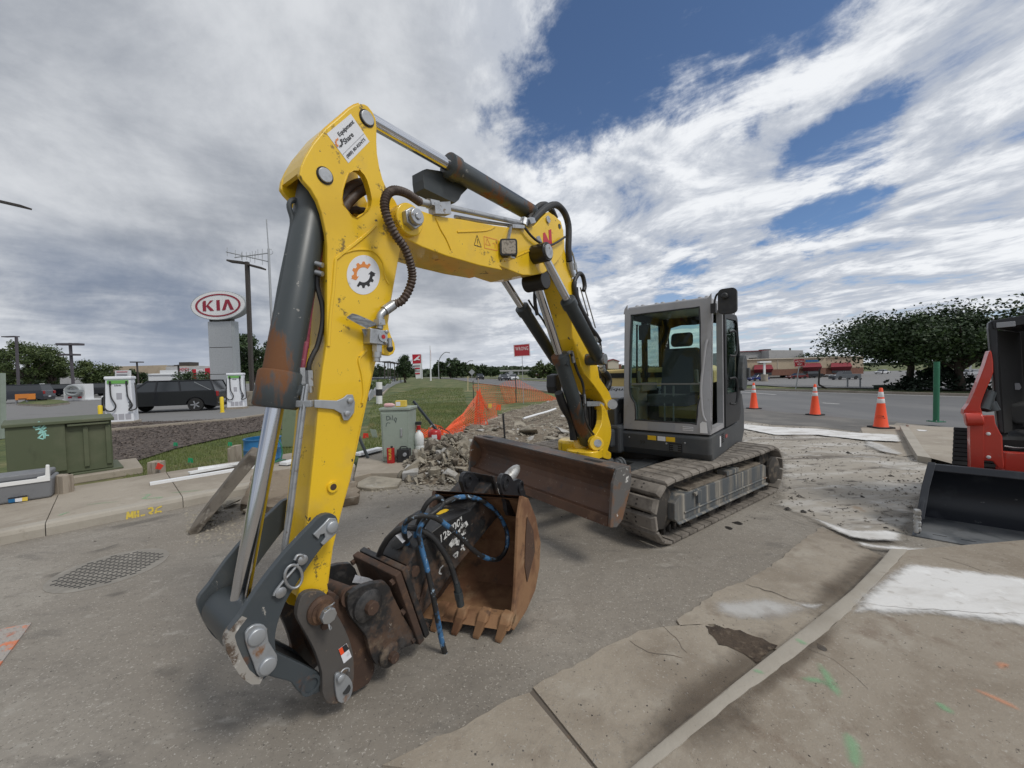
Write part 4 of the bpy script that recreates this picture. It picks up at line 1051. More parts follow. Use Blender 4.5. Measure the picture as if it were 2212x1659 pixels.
hood=MB().prism([HF(-1.38,b,z)for b,z in[(-1.02,.92),(-1.04,1.55),(-.95,1.63),(.60,1.66),(.70,1.6),(.70,.92)]],fh*.80).build('engine_hood','yellow_cream',ex,.03,3)
MB().prism([HF(-.572,b,z)for b,z in[(-.95,1.505),(.62,1.505),(.62,1.58),(-.95,1.58)]],fh*.01).build('vent_gap','cab_dark',hood)
MB().prism([HF(-.573,b,z)for b,z in[(-.80,1.20),(.45,1.20),(.45,1.375),(-.80,1.375)]],fh*.006).build('decal','decal_white',hood)
lettering('EquipmentShare',HF(-.566,-.74,1.30),lh*1.1,UPZ*.058,'decal_black',hood,shear=.25,bold=.012)
lettering('80-RENTS',HF(-.566,-.25,1.215),lh*.62,UPZ*.045,'decal_black',hood,shear=.25,bold=.012)
# ---- cab
lean=.10
def CB(a,b,z):  # cab: front leans back with height
 return HF(CF+a-lean*(max(0,z-.25)/(CHt-.25))*(1 if a>-.6 else 0),CLf-b,CZ+z)
def pframe(name,outer,hole,depth,mat,fm_,par,bev=.012):
 mb=MB();o=[fm_(*p)for p in outer];h=[fm_(*p)for p in hole]
 mb.prism(o,depth,[h]);return mb.build(name,mat,par,bev,3)
cabin=MB().prism([HF(a,CLf-.02,CZ-.02)for a in(CF-.02,-.88)]+[HF(-.88,CLf-CW+.02,CZ-.02),HF(CF-.02,CLf-CW+.02,CZ-.02)],UPZ*.05).build('cab','cab_dark',ex)
ff=lambda b,z:CB(0,b,z)
fo_=[(0,0),(CW,0),(CW,CHt-.05),(CW-.05,CHt),(.05,CHt),(0,CHt-.05)]
fi_=smooth_poly([(.095,.46),(.105,1.0),(.115,CHt-.12),(.16,CHt-.085),(.5,CHt-.085),(CW-.12,CHt-.085),(CW-.085,CHt-.13),(CW-.075,.9),(CW-.075,.50),(CW-.10,.38),(CW-.14,.32),(CW-.155,.22),(CW-.155,.125),(CW-.2,.115),(.2,.115),(.14,.12),(.125,.3),(.11,.38)],2)
front=pframe('front_frame',fo_,fi_,-fh*.07,'cab_grey',ff,cabin)
mb=MB();P=[ff(*p)-fh*.02 for p in smooth_poly(fi_,1)];mb.prism(P,-fh*.006);mb.build('windscreen','cab_glass',cabin)
mb=MB();mb.tube([ff(*p)-fh*.004 for p in fi_]+[ff(*fi_[0])-fh*.004],.009,6,1);mb.build('window_seal','black_plastic',front)
mb=MB();mb.bar(ff(.10,.545)-fh*.022,ff(CW-.075,.545)-fh*.022,.014,.014);mb.build('glass_joint','cab_interior',cabin)
# left side (towards the camera): door opening, door ajar
sfm=lambda a,z:CB(-a,0,z)
sd_out=[(0,0),(1.36,0),(1.36,CHt-.02),(.04,CHt-.02),(0,CHt-.08)]
sd_in=[(.075,.06),(.60,.06),(.60,CHt-.10),(.09,CHt-.10)]
mb=MB();mb.prism([sfm(*p)for p in sd_out],-lh*.06,[[sfm(*p)for p in sd_in],[sfm(*p)for p in[(.68,.45),(1.28,.45),(1.28,CHt-.12),(.68,CHt-.12)]]]);mb.build('side_frame','cab_grey',cabin,.012,3)
mb=MB();mb.prism([sfm(*p)-lh*.02 for p in[(.68,.45),(1.28,.45),(1.28,CHt-.12),(.68,CHt-.12)]],-lh*.006);mb.build('rear_side_glass','cab_glass',cabin)
# door swung slightly open, black frame
dh=HF(CF-.68,CLf+.012,CZ);dd=(fh*math.cos(R(9))+lh*math.sin(R(9)))
dfm=lambda a,z:dh+dd*a+UPZ*z+fh*0
d_out=[(-.60,.10),(-.55,.02),(.02,.02),(.045,.1),(.045,CHt-.12),(.0,CHt-.06),(-.56,CHt-.06),(-.60,CHt-.12)]
dfm2=lambda a,z:HF(CF-.655,CLf+.02,CZ)+(-fh*math.cos(R(4))+lh*math.sin(R(4)))*a+UPZ*z
dpo=[(0,.0),(.60,.03),(.66,.12),(.66,.9),(.60,1.1),(.55,CHt-.13),(.50,CHt-.09),(0,CHt-.09)]
dn=V((-(-fh*math.cos(R(4))+lh*math.sin(R(4))).y,(-fh*math.cos(R(4))+lh*math.sin(R(4))).x,0))
dpi=[(.055,.40),(.50,.40),(.60,.55),(.60,.9),(.52,CHt-.2),(.46,CHt-.16),(.055,CHt-.16)]
door=MB().prism([dfm2(*p)for p in dpo],dn*.035,[[dfm2(*p)for p in dpi]]).build('door','black_plastic',cabin,.010)
MB().prism([dfm2(*p)+dn*.012 for p in dpi],dn*.005).build('door_glass','cab_glass',door)
mb=MB()
for z0,z1_ in((.28,.58),(.86,1.14)):
 q=[dfm2(.10,z0)-dn*.02,dfm2(.16,z0)-dn*.07,dfm2(.19,(z0+z1_)/2)-dn*.08,dfm2(.16,z1_)-dn*.07,dfm2(.10,z1_)-dn*.02]
 mb.tube(q,.013,8,4)
mb.build('grab_handle','black_plastic',door)
mb=MB();mb.prism([dfm2(*p)-dn*.01 for p in smooth_poly([(.46,.45),(.62,.42),(.70,.5),(.72,.72),(.66,.86),(.55,.84),(.48,.7)],2)],-dn*.06);mb.box(dfm2(.70,.64)-dn*.07,(.09,.06,.13),TH_);mb.build('latch_cover','body_dark',door,.01)
# rest of the cab shell
mb=MB();b_r=CLf-CW
rfm=lambda a,z:CB(-a,CW,z)
mb.prism([rfm(*p)for p in sd_out],lh*.05,[[rfm(*p)for p in[(.09,.40),(.62,.40),(.62,CHt-.12),(.12,CHt-.12)]],[rfm(*p)for p in[(.70,.45),(1.26,.45),(1.26,CHt-.12),(.70,CHt-.12)]]]);mb.build('side_frame','cab_dark',cabin)
mb=MB();mb.prism([rfm(*p)+lh*.02 for p in[(.09,.40),(1.26,.40),(1.26,CHt-.12),(.12,CHt-.12)]],lh*.005);mb.build('side_glass','cab_glass',cabin)
bfm=lambda b,z:HF(CF-1.36,CLf-b,CZ+z)
mb=MB();mb.prism([bfm(*p)for p in[(0,0),(CW,0),(CW,CHt-.02),(0,CHt-.02)]],fh*.04,[[bfm(*p)for p in smooth_poly([(.14,.55),(.13,1.0),(.15,CHt-.16),(.5,CHt-.14),(CW-.15,CHt-.16),(CW-.13,1.0),(CW-.14,.55),(.5,.52)],2)]]);mb.build('rear_frame','cab_dark',cabin)
mb=MB();mb.prism([bfm(*p)+fh*.02 for p in[(.12,.52),(CW-.12,.52),(CW-.12,CHt-.12),(.12,CHt-.12)]],fh*.004);mb.build('rear_glass','cab_glass',cabin)
mb=MB();mb.prism([CB(-.04,.02,CHt-.03),CB(-.04,CW-.02,CHt-.03),HF(CF-1.38,CLf-CW+.02,CZ+CHt-.03),HF(CF-1.38,CLf-.02,CZ+CHt-.03)],UPZ*.055);roof=mb.build('roof','cab_grey',cabin,.02,3)
mb=MB()
for k in range(4):
 for s_ in(-.035,.035):mb.lathe([(.028,0),(.026,.012),(.015,.022)],CB(-.10,.10+k*.24+s_,CHt+.022),UPZ,12)
for b in(.015,CW-.015):mb.prism([CB(.0,b+x,CHt-.06+z)for x,z in[(-.02,0),(.03,0),(.02,.06),(-.015,.11)]],-fh*.02)
mb.build('roof_bolts','cab_grey',roof)
# grey tube along the right pillar, mirror, document tag
mb=MB();mb.tube([CB(.015,.03,1.02),CB(.03,.045,.95),CB(.03,.065,.75),CB(.03,.085,.5),CB(.03,.07,.25),CB(.03,.04,.15)],.013,8,4);mb.build('washer_hose','cab_grey',front)
mb=MB();mb.prism([CB(.025,.02+x,.02+z)for x,z in[(0,0),(.075,0),(.075,.10),(.05,.125),(.01,.115)]],fh*.003);mb.build('paper_tag','white_plain',front)
mb=MB()
for i in range(3):mb.bar(CB(.004,.17,.035+i*.018),CB(.004,.28,.035+i*.018),.006,.006)
mb.build('vent_slats','white_plain',front)
mb=MB();mb.prism([CB(.003,.37+x,.012+z)for x,z in[(0,0),(.30,0),(.30,.085),(0,.085)]],fh*.002);mb.build('name_strip','decal_grey',front)
mb=MB();mt_=AT(*zc(845,225),3.95)
ma=CB(.02,-.02,CHt-.10);mcn=HF(CF+.05,CLf+.19,CZ+CHt-.085)
mb.box(CB(.02,-.03,CHt-.12),(.06,.05,.10),TH_)
mb.tube([CB(.02,-.03,CHt-.10),CB(.03,-.06,CHt+.02),CB(.04,-.14,CHt+.05),mcn-lh*.06+UPZ*.12,mcn-lh*.02+UPZ*.06],.011,8,4);mir=mb.build('mirror_arm','black_plastic',ex)
mb=MB();mb.prism([mcn+lh*x+UPZ*z for x,z in rrect(.17,.255,.045,4)],fh*.05);mb.lathe([(.03,0),(.03,.05),(.02,.06)],mcn+fh*.045-lh*.015+UPZ*.05,fh,12);mb.build('mirror','black_plastic',ex,.016,3)
# interior: seat, consoles, levers
mb=MB()
sx,sb=-.38,.50
mb.prism([HF(CF+sx-.22,CLf-sb+.24,CZ+z)for z in(.28,.40)]+[HF(CF+sx+.25,CLf-sb+.24,CZ+z)for z in(.42,.28)],-lh*.48);mb.prism([HF(CF+sx-.20,CLf-sb+.22,CZ+.36),HF(CF+sx-.32,CLf-sb+.22,CZ+.98),HF(CF+sx-.42,CLf-sb+.22,CZ+.98),HF(CF+sx-.34,CLf-sb+.22,CZ+.36)],-lh*.44)
mb.prism([HF(CF+sx-.33,CLf-sb+.13,CZ+1.0),HF(CF+sx-.36,CLf-sb+.13,CZ+1.18),HF(CF+sx-.44,CLf-sb+.13,CZ+1.18),HF(CF+sx-.43,CLf-sb+.13,CZ+1.0)],-lh*.26);mb.build('seat','seat_fabric',cabin,.04,3)
mb=MB()
for s_ in(-1,1):
 mb.box(HF(CF+sx+.02,CLf-sb+s_*.33,CZ+.50),(.5,.12,.10),TH_);mb.tube([HF(CF+sx+.22,CLf-sb+s_*.33,CZ+.55),HF(CF+sx+.24,CLf-sb+s_*.33,CZ+.70)],.022,8,3)
mb.box(HF(CF-.2,CLf-CW+.10,CZ+.25),(.30,.14,.5),TH_);mb.build('console','cab_interior',cabin,.02,3)
mb=MB()
for s_ in(-.05,.05):mb.tube([HF(CF-.13,CLf-.47+s_,CZ+.06),HF(CF-.15,CLf-.47+s_,CZ+.52)],.011,8,3);mb.bar(HF(CF-.12,CLf-.47+s_*2.3,CZ+.08),HF(CF-.12,CLf-.47+s_*1.1,CZ+.10),.06,.012)
mb.build('travel_lever','cab_interior',cabin)
mb=MB();mb.box(HF(CF-.16,CLf-CW+.22,CZ+CHt-.30),(.05,.13,.18),TH_);mb.tube([HF(CF-.14,CLf-CW+.12,CZ+.5),HF(CF-.15,CLf-CW+.13,CZ+CHt-.2)],.012,8,2);mb.build('monitor','cab_dark',cabin,.01)
# details on the deck front
mb=MB()
for o_,w_,mt2 in((.305,.10,'decal_yellow'),(.42,.09,'decal_white'),(.515,.10,'decal_yellow')):
 m2=MB();m2 .prism([HF(CF+.0205,CLf-CW+o_+x,.80+z)for x,z in((0,0),(w_,0),(w_,.052),(0,.052))],fh*.002);m2 .build('warning_decal',mt2,deck)
mb=MB();mb.prism([HF(CF+.021,CLf-CW+.62+x,.735+z)for x,z in rrect(.14,.11,.012)],fh*.003);dg_=mb.build('grille','cab_dark',deck)
mb=MB()
for i in range(4):mb.bar(HF(CF+.026,CLf-CW+.56,.70+i*.023),HF(CF+.026,CLf-CW+.68,.70+i*.023),.006,.006)
mb.prism([HF(CF+.0245,CLf-CW+.62+x,.738+z)for x,z in rrect(.05,.07,.008)],fh*.003);mb.build('grille_bar','body_dark',dg_)
mb=MB()
for b,z in((.72,.80),(.52,.775),(.08,.81)):mb.lathe([(.011,0),(.011,.006),(.006,.009)],HF(CF+.021,CLf-CW+b,z),fh,10)
mb.build('bolt','zinc',deck)
lettering('99',HF(CF+.0215,CLf-CW+.215,.745),lh*.06,UPZ*.042,'decal_black',deck)
mb=MB();mb.prism([HF(CF-.36-a,CLf+.0125,.72+z)for a,z in((0,0),(.05,0),(.05,.12),(0,.12))],lh*.003);mb.build('paper_tag','white_plain',deck)
mb=MB()
for i in range(5):mb.bar(HF(CF-.46,CLf+.014,.76+i*.022),HF(CF-.56,CLf+.014,.76+i*.022),.008,.010)
mb.build('side_vent','cab_dark',deck)
MB().prism([HF(CF-.70-a,CLf+.0125,.80+z)for a,z in rrect(.10,.04,.015)],lh*.004).build('marker_lamp','lens_red',deck)
# ---- boom: swing bracket
brk_=smooth_poly([(745,800),(800,870),(818,940),(845,1040),(850,1130),(835,1230),(812,1310),(845,1330),(845,1395),(800,1405),(735,1370),(690,1290),(655,1220),(690,1130),(730,1060),(750,980),(750,880)],2)
sw=MB().prism(BPL(z5,brk_,.13),-NB*.07).build('swing_bracket','yellow_paint',ex,.010,3)
MB().prism(BPL(z5,brk_,-.06),-NB*.07).build('bracket_plate','yellow_paint',sw,.01)
mb=MB();mb.cyl(BP(z5(650,1230),.05)+NB*.0,BP(z5(690,1235),.16),.075,n=24);mb.cyl(BP(z5(480,1240),-.16),BP(z5(510,1240),-.06),.075,n=24);mb.build('pin_boss','yellow_paint',sw,.006)
mb=MB();mb.cyl(BP(z5(700,1230),.16),BP(z5(702,1230),.172),.040,n=20);mb.cyl(BP(z5(858,805),.145),BP(z5(862,808),.17),.055,n=20);mb.build('pin_cap','zinc',sw)
mb=MB();cK=BP(z5(560,1330),0);mb.prism([cK+U*x+NB*y-UPZ*.05 for x,y in rrect(.34,.36,.12)],UPZ*.09);mb.lathe([(.15,-.02),(.17,0),(.17,.10),(.15,.12)],BP(z5(430,1250),-.22)-UPZ*.05,UPZ,24);mb.build('king_post','yellow_paint',sw,.012)
# lower boom
lb=[(690,130),(770,205),(812,320),(826,545),(850,650),(892,800),(935,930),(980,1100),(1060,1350),(1130,1659)]
lb2=[(700,380),(722,520),(780,600),(832,680),(852,740),(866,800),(848,868),(815,872),(782,795),(740,715),(660,600)]
lbl=[(560,480),(520,390),(480,250),(430,90)]
lowp=BPL(z4,lb,.12)+BPL(z5,lb2,.12)+BPL(z5,lbl,.12)+BPL(z4,[(900,1300),(790,1000),(700,830),(600,760),(560,600),(600,400),(640,200)],.12)
lowb=MB().prism(lowp,-NB*.24).build('lower_boom','yellow_paint',ex,.010,3)
# upper boom
ub=[(870,780),(905,752),(960,742),(1020,750),(1130,788),(1300,812),(1500,850),(1680,872),(1745,850),(1790,800),(1825,768)]
ubr=[(640,102),(705,150),(780,212),(803,300),(822,430),(824,540),(790,620),(722,710),(650,782),(580,830),(450,856),(330,855),(240,822),(60,750)]
ubl=[(1550,1130),(1400,1098),(1200,1040),(1050,985),(980,950),(910,915),(870,870),(858,820)]
upp=BPL(z1,ub,.17)+BPL(z4,ubr,.17)+BPL(z1,ubl,.17)
upb=MB().prism(upp,-NB*.34).build('upper_boom','yellow_paint',ex,.010,3)
def bead(pts,t,r_=.006,par=None,name='weld_seam',zf_=z1,mat='yellow_paint'):return MB().tube(BPL(zf_,pts,t),r_,6,3).build(name,mat,par)
bead([(1130,800),(1160,870),(1195,930),(1225,1000)],.171,.006,upb);bead([(1265,890),(1440,882),(1500,858)],.171,.006,upb)
bead([(110,690),(210,650),(330,600),(420,560)],.171,.006,upb,zf_=z4)
# pivot at the arm
mb=MB();pv=BP(z3(1500,1350),.19);pa=BP(z1(948,822),.17)
mb.cyl(pa-NB*.36,pa+NB*.035,.088,n=32);mb.build('pivot_boss','yellow_paint',upb,.006)
mb=MB();mb.cyl(pa+NB*.03,pa+NB*.07,.060,n=6,smooth=False);mb.cyl(pa+NB*.07,pa+NB*.10,.043,n=20);mb.cyl(pa+NB*.10,pa+NB*.108,.02,n=6);mb.build('pivot_nut','zinc',upb,.004)
mb=MB();mb.prism([p for p in BPL(z1,smooth_poly([(835,770),(870,755),(870,830),(900,900),(950,935),(935,960),(880,930),(840,870),(820,800)],2),.119)],NB*.004);mb.build('grease_smear','grease',upb)
# adjuster cylinders on both sides
def cylinder(name,a,b,frac,rb_,rr_,mat='cylinder_grey',collar=True):
 a,b=V(a),V(b);d=(b-a);md_=a+d*frac
 root=MB().lathe([(rb_*.8,0),(rb_,.02),(rb_,(md_-a).length-.09),(rb_*1.0,(md_-a).length-.088),(rb_*1.16,(md_-a).length-.085),(rb_*1.16,(md_-a).length-.01),(rb_*.95,(md_-a).length)],a,d,28).build(name,mat,ex)
 MB().cyl(md_-d.normalized()*.03,b,rr_,n=24).build('rod','chrome',root)
 return root
ap=BP(z4(560,590),.25);apn=BP(z5(712,315),.25)
adj=cylinder('adjuster_cylinder',apn-NB*.0,ap,.62,.060,.034,'cylinder_dark')
off_=NB*.50
adj2=cylinder('adjuster_cylinder',apn-off_,ap-off_,.62,.060,.034,'cylinder_dark')
mb=MB();mb.cyl(ap-NB*.09,ap+NB*.055,.075,n=28);mb.cyl(ap-off_+NB*.09,ap-off_-NB*.055,.075,n=28);mb.build('cylinder_eye','grease',upb,.008)
mb=MB();mb.cyl(ap+NB*.055,ap+NB*.065,.055,n=24);mb.cyl(apn+NB*.05,apn+NB*.075,.05,n=24);mb.build('pin_cap','zinc',upb)
mb=MB();mb.cyl(apn-NB*.14,apn+NB*.05,.062,n=24);mb.build('cylinder_eye','cylinder_grey',lowb)
# lift cylinder
la,lb_=BP(z5(585,1230),0),BP(z4(490,930),0)
lift=cylinder('lift_cylinder',la,lb_,.60,.075,.042)
mb=MB();mb.cyl(lb_-NB*.11,lb_+NB*.10,.085,n=28);mb.build('cylinder_eye','grease',lift,.01)
mb=MB();mb.box(la.lerp(lb_,.545)+NB*.075+U*.02,(.05,.03,.05),TB);mb.build('port_block','cylinder_dark',lift,.005)
# arm cylinder above the upper boom
ca,cb_=BP(z1(1735,778),0),BP(z1(705,185),0)
acyl=cylinder('arm_cylinder',ca,cb_,.632,.072,.040)
mb=MB();d_=(cb_-ca);sdv=d_.normalized().cross(NB)
q0=ca+d_*.46
mb.prism([BP(z1(*p),-.05)for p in[(1050,505),(1075,497),(1160,510),(1330,620),(1290,660),(1275,690),(1250,710),(1205,690),(1060,620),(1052,560)]],-NB*.11);mb.build('valve_cover','cylinder_dark',acyl,.008)
# ---- arm
ao=[z3(*p)for p in[(1010,75),(1060,80),(1110,110),(1150,160),(1190,240),(1200,330),(1198,480),(1205,620),(1230,770),(1265,900),(1325,1040),(1400,1130),(1450,1230),(1480,1380),(1450,1520)]]
ao+=[z1(*p)for p in[(915,985),(895,1080)]]+[z6(*p)for p in[(690,90),(650,270),(630,400),(630,460),(645,560),(670,630),(705,700),(712,760),(690,810),(650,832),(600,828),(555,805),(515,830),(488,900),(455,1050),(420,1200),(400,1320),(360,1480),(315,1659)]]
ao+=[z2(*p)for p in[(1000,800),(950,980),(900,1190),(870,1400),(880,1500),(870,1590),(820,1625),(760,1610),(715,1560),(700,1500),(712,1350),(735,1180),(755,1000),(775,800),(800,560),(820,330),(842,150),(866,0)]]
ao+=[z3(*p)for p in[(662,1640),(650,1500),(630,1400),(600,1270),(550,1130),(480,1010),(400,920),(358,852),(372,760),(420,650),(505,510),(640,345),(780,230),(890,130),(950,95)]]
win=smooth_poly([(945,790),(1010,805),(1060,860),(1090,920),(1120,1020),(1140,1120),(1130,1190),(1100,1240),(1040,1290),(985,1322),(930,1305),(870,1240),(830,1170),(820,1110),(830,1020),(860,920),(890,840)],1)
AT_=.115
arm=MB().prism([BP(p,AT_)for p in ao],-NB*.028,[BPL(z3,win,AT_)]).build('arm','yellow_paint',ex,.006,3)
near_=[BP(p,AT_)for p in ao]
MB().prism([p-NB*(2*AT_-.028)for p in near_],-NB*.028,[[p-NB*(2*AT_-.028)for p in BPL(z3,win,AT_)]]).build('far_plate','yellow_paint',arm,.006)
def plate(pts,name='web_plate',th=.018,t0=AT_-.026,wd=2*AT_-.052,mat='yellow_paint',par=None):
 """plate running across the arm along a traced edge"""
 P=[BP(p,t0)for p in pts];mb=MB();n=len(P);vs=[]
 for i,p in enumerate(P):
  t=(P[min(i+1,n-1)]-P[max(i-1,0)]).normalized();nn=t.cross(NB).normalized()
  vs+=[p-nn*th/2,p+nn*th/2,p+nn*th/2-NB*wd,p-nn*th/2-NB*wd]
 fs=[]
 for i in range(n-1):
  for k in range(4):fs.append((i*4+k,i*4+(k+1)%4,(i+1)*4+(k+1)%4,(i+1)*4+k))
 fs+=[(0,3,2,1),tuple((n-1)*4+k for k in range(4))]
 mb.add(vs,fs);return mb.build(name,mat,par or arm)
plate([z2(*p)for p in[(722,1480),(718,1350),(741,1180),(761,1000),(781,800),(806,560),(826,330),(848,150),(872,0)]]+[z3(*p)for p in[(685,1560)]])
plate([z3(*p)for p in[(1010,88),(955,105),(895,142),(785,242),(645,358),(515,520),(432,655),(384,765),(370,845)]])
plate([z3(*p)for p in[(1310,1040)]]+[z1(*p)for p in[(905,985),(885,1080)]]+[z6(*p)for p in[(640,270),(620,430),(560,760),(478,900),(410,1200),(350,1480)]]+[z2(*p)for p in[(990,800),(940,980),(890,1190),(862,1400)]])
mb=MB()
for c,r_ in((z3(1090,240),.036),(z3(632,862),.034)):
 p=BP(c,AT_);mb.cyl(p-NB*(2*AT_+.01),p+NB*.012,r_,n=28)
mb.build('pin','zinc',arm,.003)
mb=MB()
for c,r_ in((z3(1088,240),.043),(z3(632,862),.041)):mb.cyl(BP(c,AT_)+NB*.0005,BP(c,AT_)+NB*.003,r_,n=22)
mb.build('grease_ring','grease',arm)
MB().tube([BP(z1(*p),AT_)for p in[(755,850),(700,905),(600,985),(520,1050),(505,1080),(492,1250),(475,1400),(462,1600)]],.009,6,3).build('weld_seam','yellow_paint',arm)
MB().tube([BP(z6(*p),AT_)for p in[(395,770),(320,850),(315,910),(350,1060),(365,1250),(345,1350)]],.009,6,3).build('weld_seam','yellow_paint',arm)
MB().tube([BP(z1(*p),AT_)for p in[(560,1020),(640,1000),(740,1010),(800,1080),(815,1170),(838,1215)]],.007,6,3).build('weld_seam','yellow_paint',arm)
mb=MB();p=BP(z2(897,835),AT_);mb.lathe([(.028,0),(.026,.012),(.016,.012),(.016,-.02)],p,NB,20);mb.build('hole_boss','yellow_paint',arm);MB().cyl(p+NB*.0005,p+NB*.0125,.0155,n=16).build('hole','rust',arm)
# decals on the arm
de=[BP(z3(*p),AT_+.0015)for p in[(655,405),(890,725),(1120,490),(915,188)]]
dec=MB().prism([p-NB*.001 for p in de],NB*.001).build('decal','decal_white',arm)
o_,Xv,Yv=de[1],de[2]-de[1],de[0]-de[1]
def dt(txt,x,y,w_,h_,mat='decal_black',**k):return lettering(txt,o_+Xv*x+Yv*y,Xv*w_,Yv*h_,mat,arm,**k)
dt('Equipment',.27,.66,.66,.17,bold=.02);dt('Share',.27,.44,.40,.16,bold=.02);dt('(888) 80-RENTS',.07,.08,.84,.13,bold=.012)
MB().prism([o_+Xv*x+Yv*y for x,y in((.01,.285),(.99,.285),(.99,.292),(.01,.292))],NB*.001).build('decal_line','decal_black',arm)
def gear(c,X,Y,k,a0,a1,mat,par,lift=.002):
 """half a toothed ring with an arrow head"""
 mb=MB();inner,outer=[],[];n=26
 for i in range(n+1):
  a=a0+(a1-a0)*i/n;tooth=1.0 if(i//3)%2 else 1.22
  outer.append(c+(X*math.cos(a)+Y*math.sin(a))*(k*tooth));inner.append(c+(X*math.cos(a)+Y*math.sin(a))*(k*.70))
 mb.prism([p+NB*lift for p in outer+inner[::-1]],NB*.0006);a=a1+.32
 mb.prism([c+NB*lift+(X*math.cos(a1-.02)+Y*math.sin(a1-.02))*(k*1.35),c+NB*lift+(X*math.cos(a1-.02)+Y*math.sin(a1-.02))*(k*.5),c+NB*lift+(X*math.cos(a)+Y*math.sin(a))*(k*.9)],NB*.0006)
 return mb.build('gear_emblem',mat,par)
ec=BP(z1(680,1157),AT_)
er=[BP(z1(680+103*math.cos(t),1157+123*math.sin(t)),AT_+.0006)for t in[2*math.pi*i/40 for i in range(40)]]
MB().prism(er,NB*.001).build('round_decal','decal_white',arm)
X_=(BP(z1(783,1157),AT_)-ec);Y_=(BP(z1(680,1034),AT_)-ec)
gear(ec,X_,Y_,.55,R(50),R(195),'decal_orange',arm);gear(ec,X_,Y_,.55,R(235),R(365),'decal_black',arm)
ec2=o_+Xv*.135+Yv*.60
gear(ec2,Xv*.22,Yv*.22,.5,R(60),R(200),'decal_orange',arm);gear(ec2,Xv*.22,Yv*.22,.5,R(235),R(370),'decal_black',arm)
# hazard marks, lamp and emblem on the upper boom
mb=MB();fm=lambda x,y:BP(z1(x,y),.17)
def sk(segs,wd,mat,par,name='print',zf_=z1,t=.17):
 f_=lambda x,y:BP(zf_(x,y),t)
 mb=MB()
 for pl in segs:
  P=[f_(*p)for p in pl]
  for a,b in zip(P,P[1:]):
   d=(b-a).normalized();s_=d.cross(NB);mb.add([a-s_*wd/2+NB*.0016,b-s_*wd/2+NB*.0016,b+s_*wd/2+NB*.0016,a+s_*wd/2+NB*.0016],[(0,1,2,3)])
 return mb.build(name,mat,par)
sk([[(1387,910),(1370,972),(1414,985),(1387,910)],[(1390,935),(1391,962)],[(1391,970),(1391,974)]],.0045,'decal_black',upb,'warning_print')
sk([[(1430,918),(1512,940),(1514,1007),(1434,990),(1430,918)],[(1450,930),(1442,968),(1470,975),(1450,930)],[(1485,960),(1500,965),(1500,990)]],.0045,'decal_orange',upb,'warning_print')
MB().prism(BPL(z4,[(568,355),(590,345),(640,455),(632,320),(665,308),(678,575),(660,582),(600,470),(606,505),(570,480)],.171),NB*.001).build('emblem','decal_red',upb)
MB().prism(BPL(z4,[(485,400),(525,385),(570,490),(530,500)],.171),NB*.001).build('emblem','decal_grey',upb)
mb=MB();lc=BP(z4(160,520),.235);lx=(BP(z4(225,505),.235)-BP(z4(90,520),.235));ln=(U*.75+NB*.66).normalized();lxx=ln.cross(UPZ).normalized()
mb.prism([lc+lxx*x+UPZ*z for x,z in rrect(.125,.12,.02)],-ln*.06);wl_=mb.build('work_lamp','black_plastic',upb,.008)
MB().prism([lc+ln*.001+lxx*x+UPZ*z for x,z in rrect(.10,.095,.012)],ln*.002).build('lens','lamp_lens',wl_)
mb=MB();mb.bar(lc-ln*.04+UPZ*.06,BP(z4(185,280),.19),.02,.006);mb.box(lc-ln*.03-UPZ*.065-lxx*.02,(.05,.03,.015),TB);mb.build('lamp_bracket','zinc',wl_)
mb=MB();p=BP(z4(620,195),.17);mb.cyl(p,p+NB*.012,.030,n=24);p=BP(z4(762,275),.17);mb.build('pin','zinc',upb)
MB().cyl(p,p+NB*.003,.022,n=18).build('hole','grease',upb)
# ---- bucket cylinder down the front of the arm
bc0,bc1=BP(z3(560,850),0),BP(z2(340,1595),0)
bcyl=cylinder('bucket_cylinder',bc0,bc1,.562,.078,.037)
mb=MB();dd_=(bc1-bc0);mb.lathe([(.088,0),(.094,.01),(.094,.16),(.085,.17)],bc0+dd_*.484,dd_,28);mb.build('gland','cylinder_grey',bcyl)
mb=MB();mb.tube([BP(z3(*p),.0)for p in[(345,1140),(300,1125),(255,1150),(245,1210),(280,1340),(270,1480),(235,1640)]]+[BP(z1(*p),.0)for p in[(160,1250),(105,1600)]]+[BP(z2(*p),0.0)for p in[(530,110),(500,300)]],.012,8,3);mb.build('oil_pipe','cylinder_grey',bcyl)
mb=MB();mb.tube(BPL(z2,[(640,285),(690,290),(705,270),(705,245)],.06),.022,10,3);mb.build('elbow','cylinder_grey',bcyl)
# hoses and pipes down the arm front
mb=MB();mb.tube(BPL(z1,[(445,800),(430,930),(400,1080),(370,1230),(345,1400),(325,1600)],.03)+BPL(z2,[(745,0),(728,110),(720,160)],.05),.013,8,4);mb.build('pink_hose','hose_pink',arm)
mb=MB();mb.tube(BPL(z1,[(400,1130),(395,1230),(425,1350),(425,1470),(395,1600)],.06)+BPL(z2,[(790,60),(762,130),(765,190)],.06),.012,8,4);mb.build('hose','hose_rubber',arm)
mb=MB()
for(x,y),t in(((720,200),.05),((765,215),.06)):
 p=BP(z2(x,y),t);mb.cyl(p+UPZ*.045,p-UPZ*.03,.02,n=6,smooth=False);mb.cyl(p-UPZ*.03,p-UPZ*.06,.015,n=12)
mb.build('hose_fitting','zinc',arm)
mb=MB();mb.tube(BPL(z2,[(752,240),(735,360),(705,600),(680,800),(655,1000),(625,1200),(612,1330)],.10),.010,8,3);mb.tube(BPL(z2,[(735,250),(718,360),(690,600),(664,800),(640,1000),(612,1200),(600,1320)],.08),.009,8,3);mb.build('steel_pipe','zinc',arm)
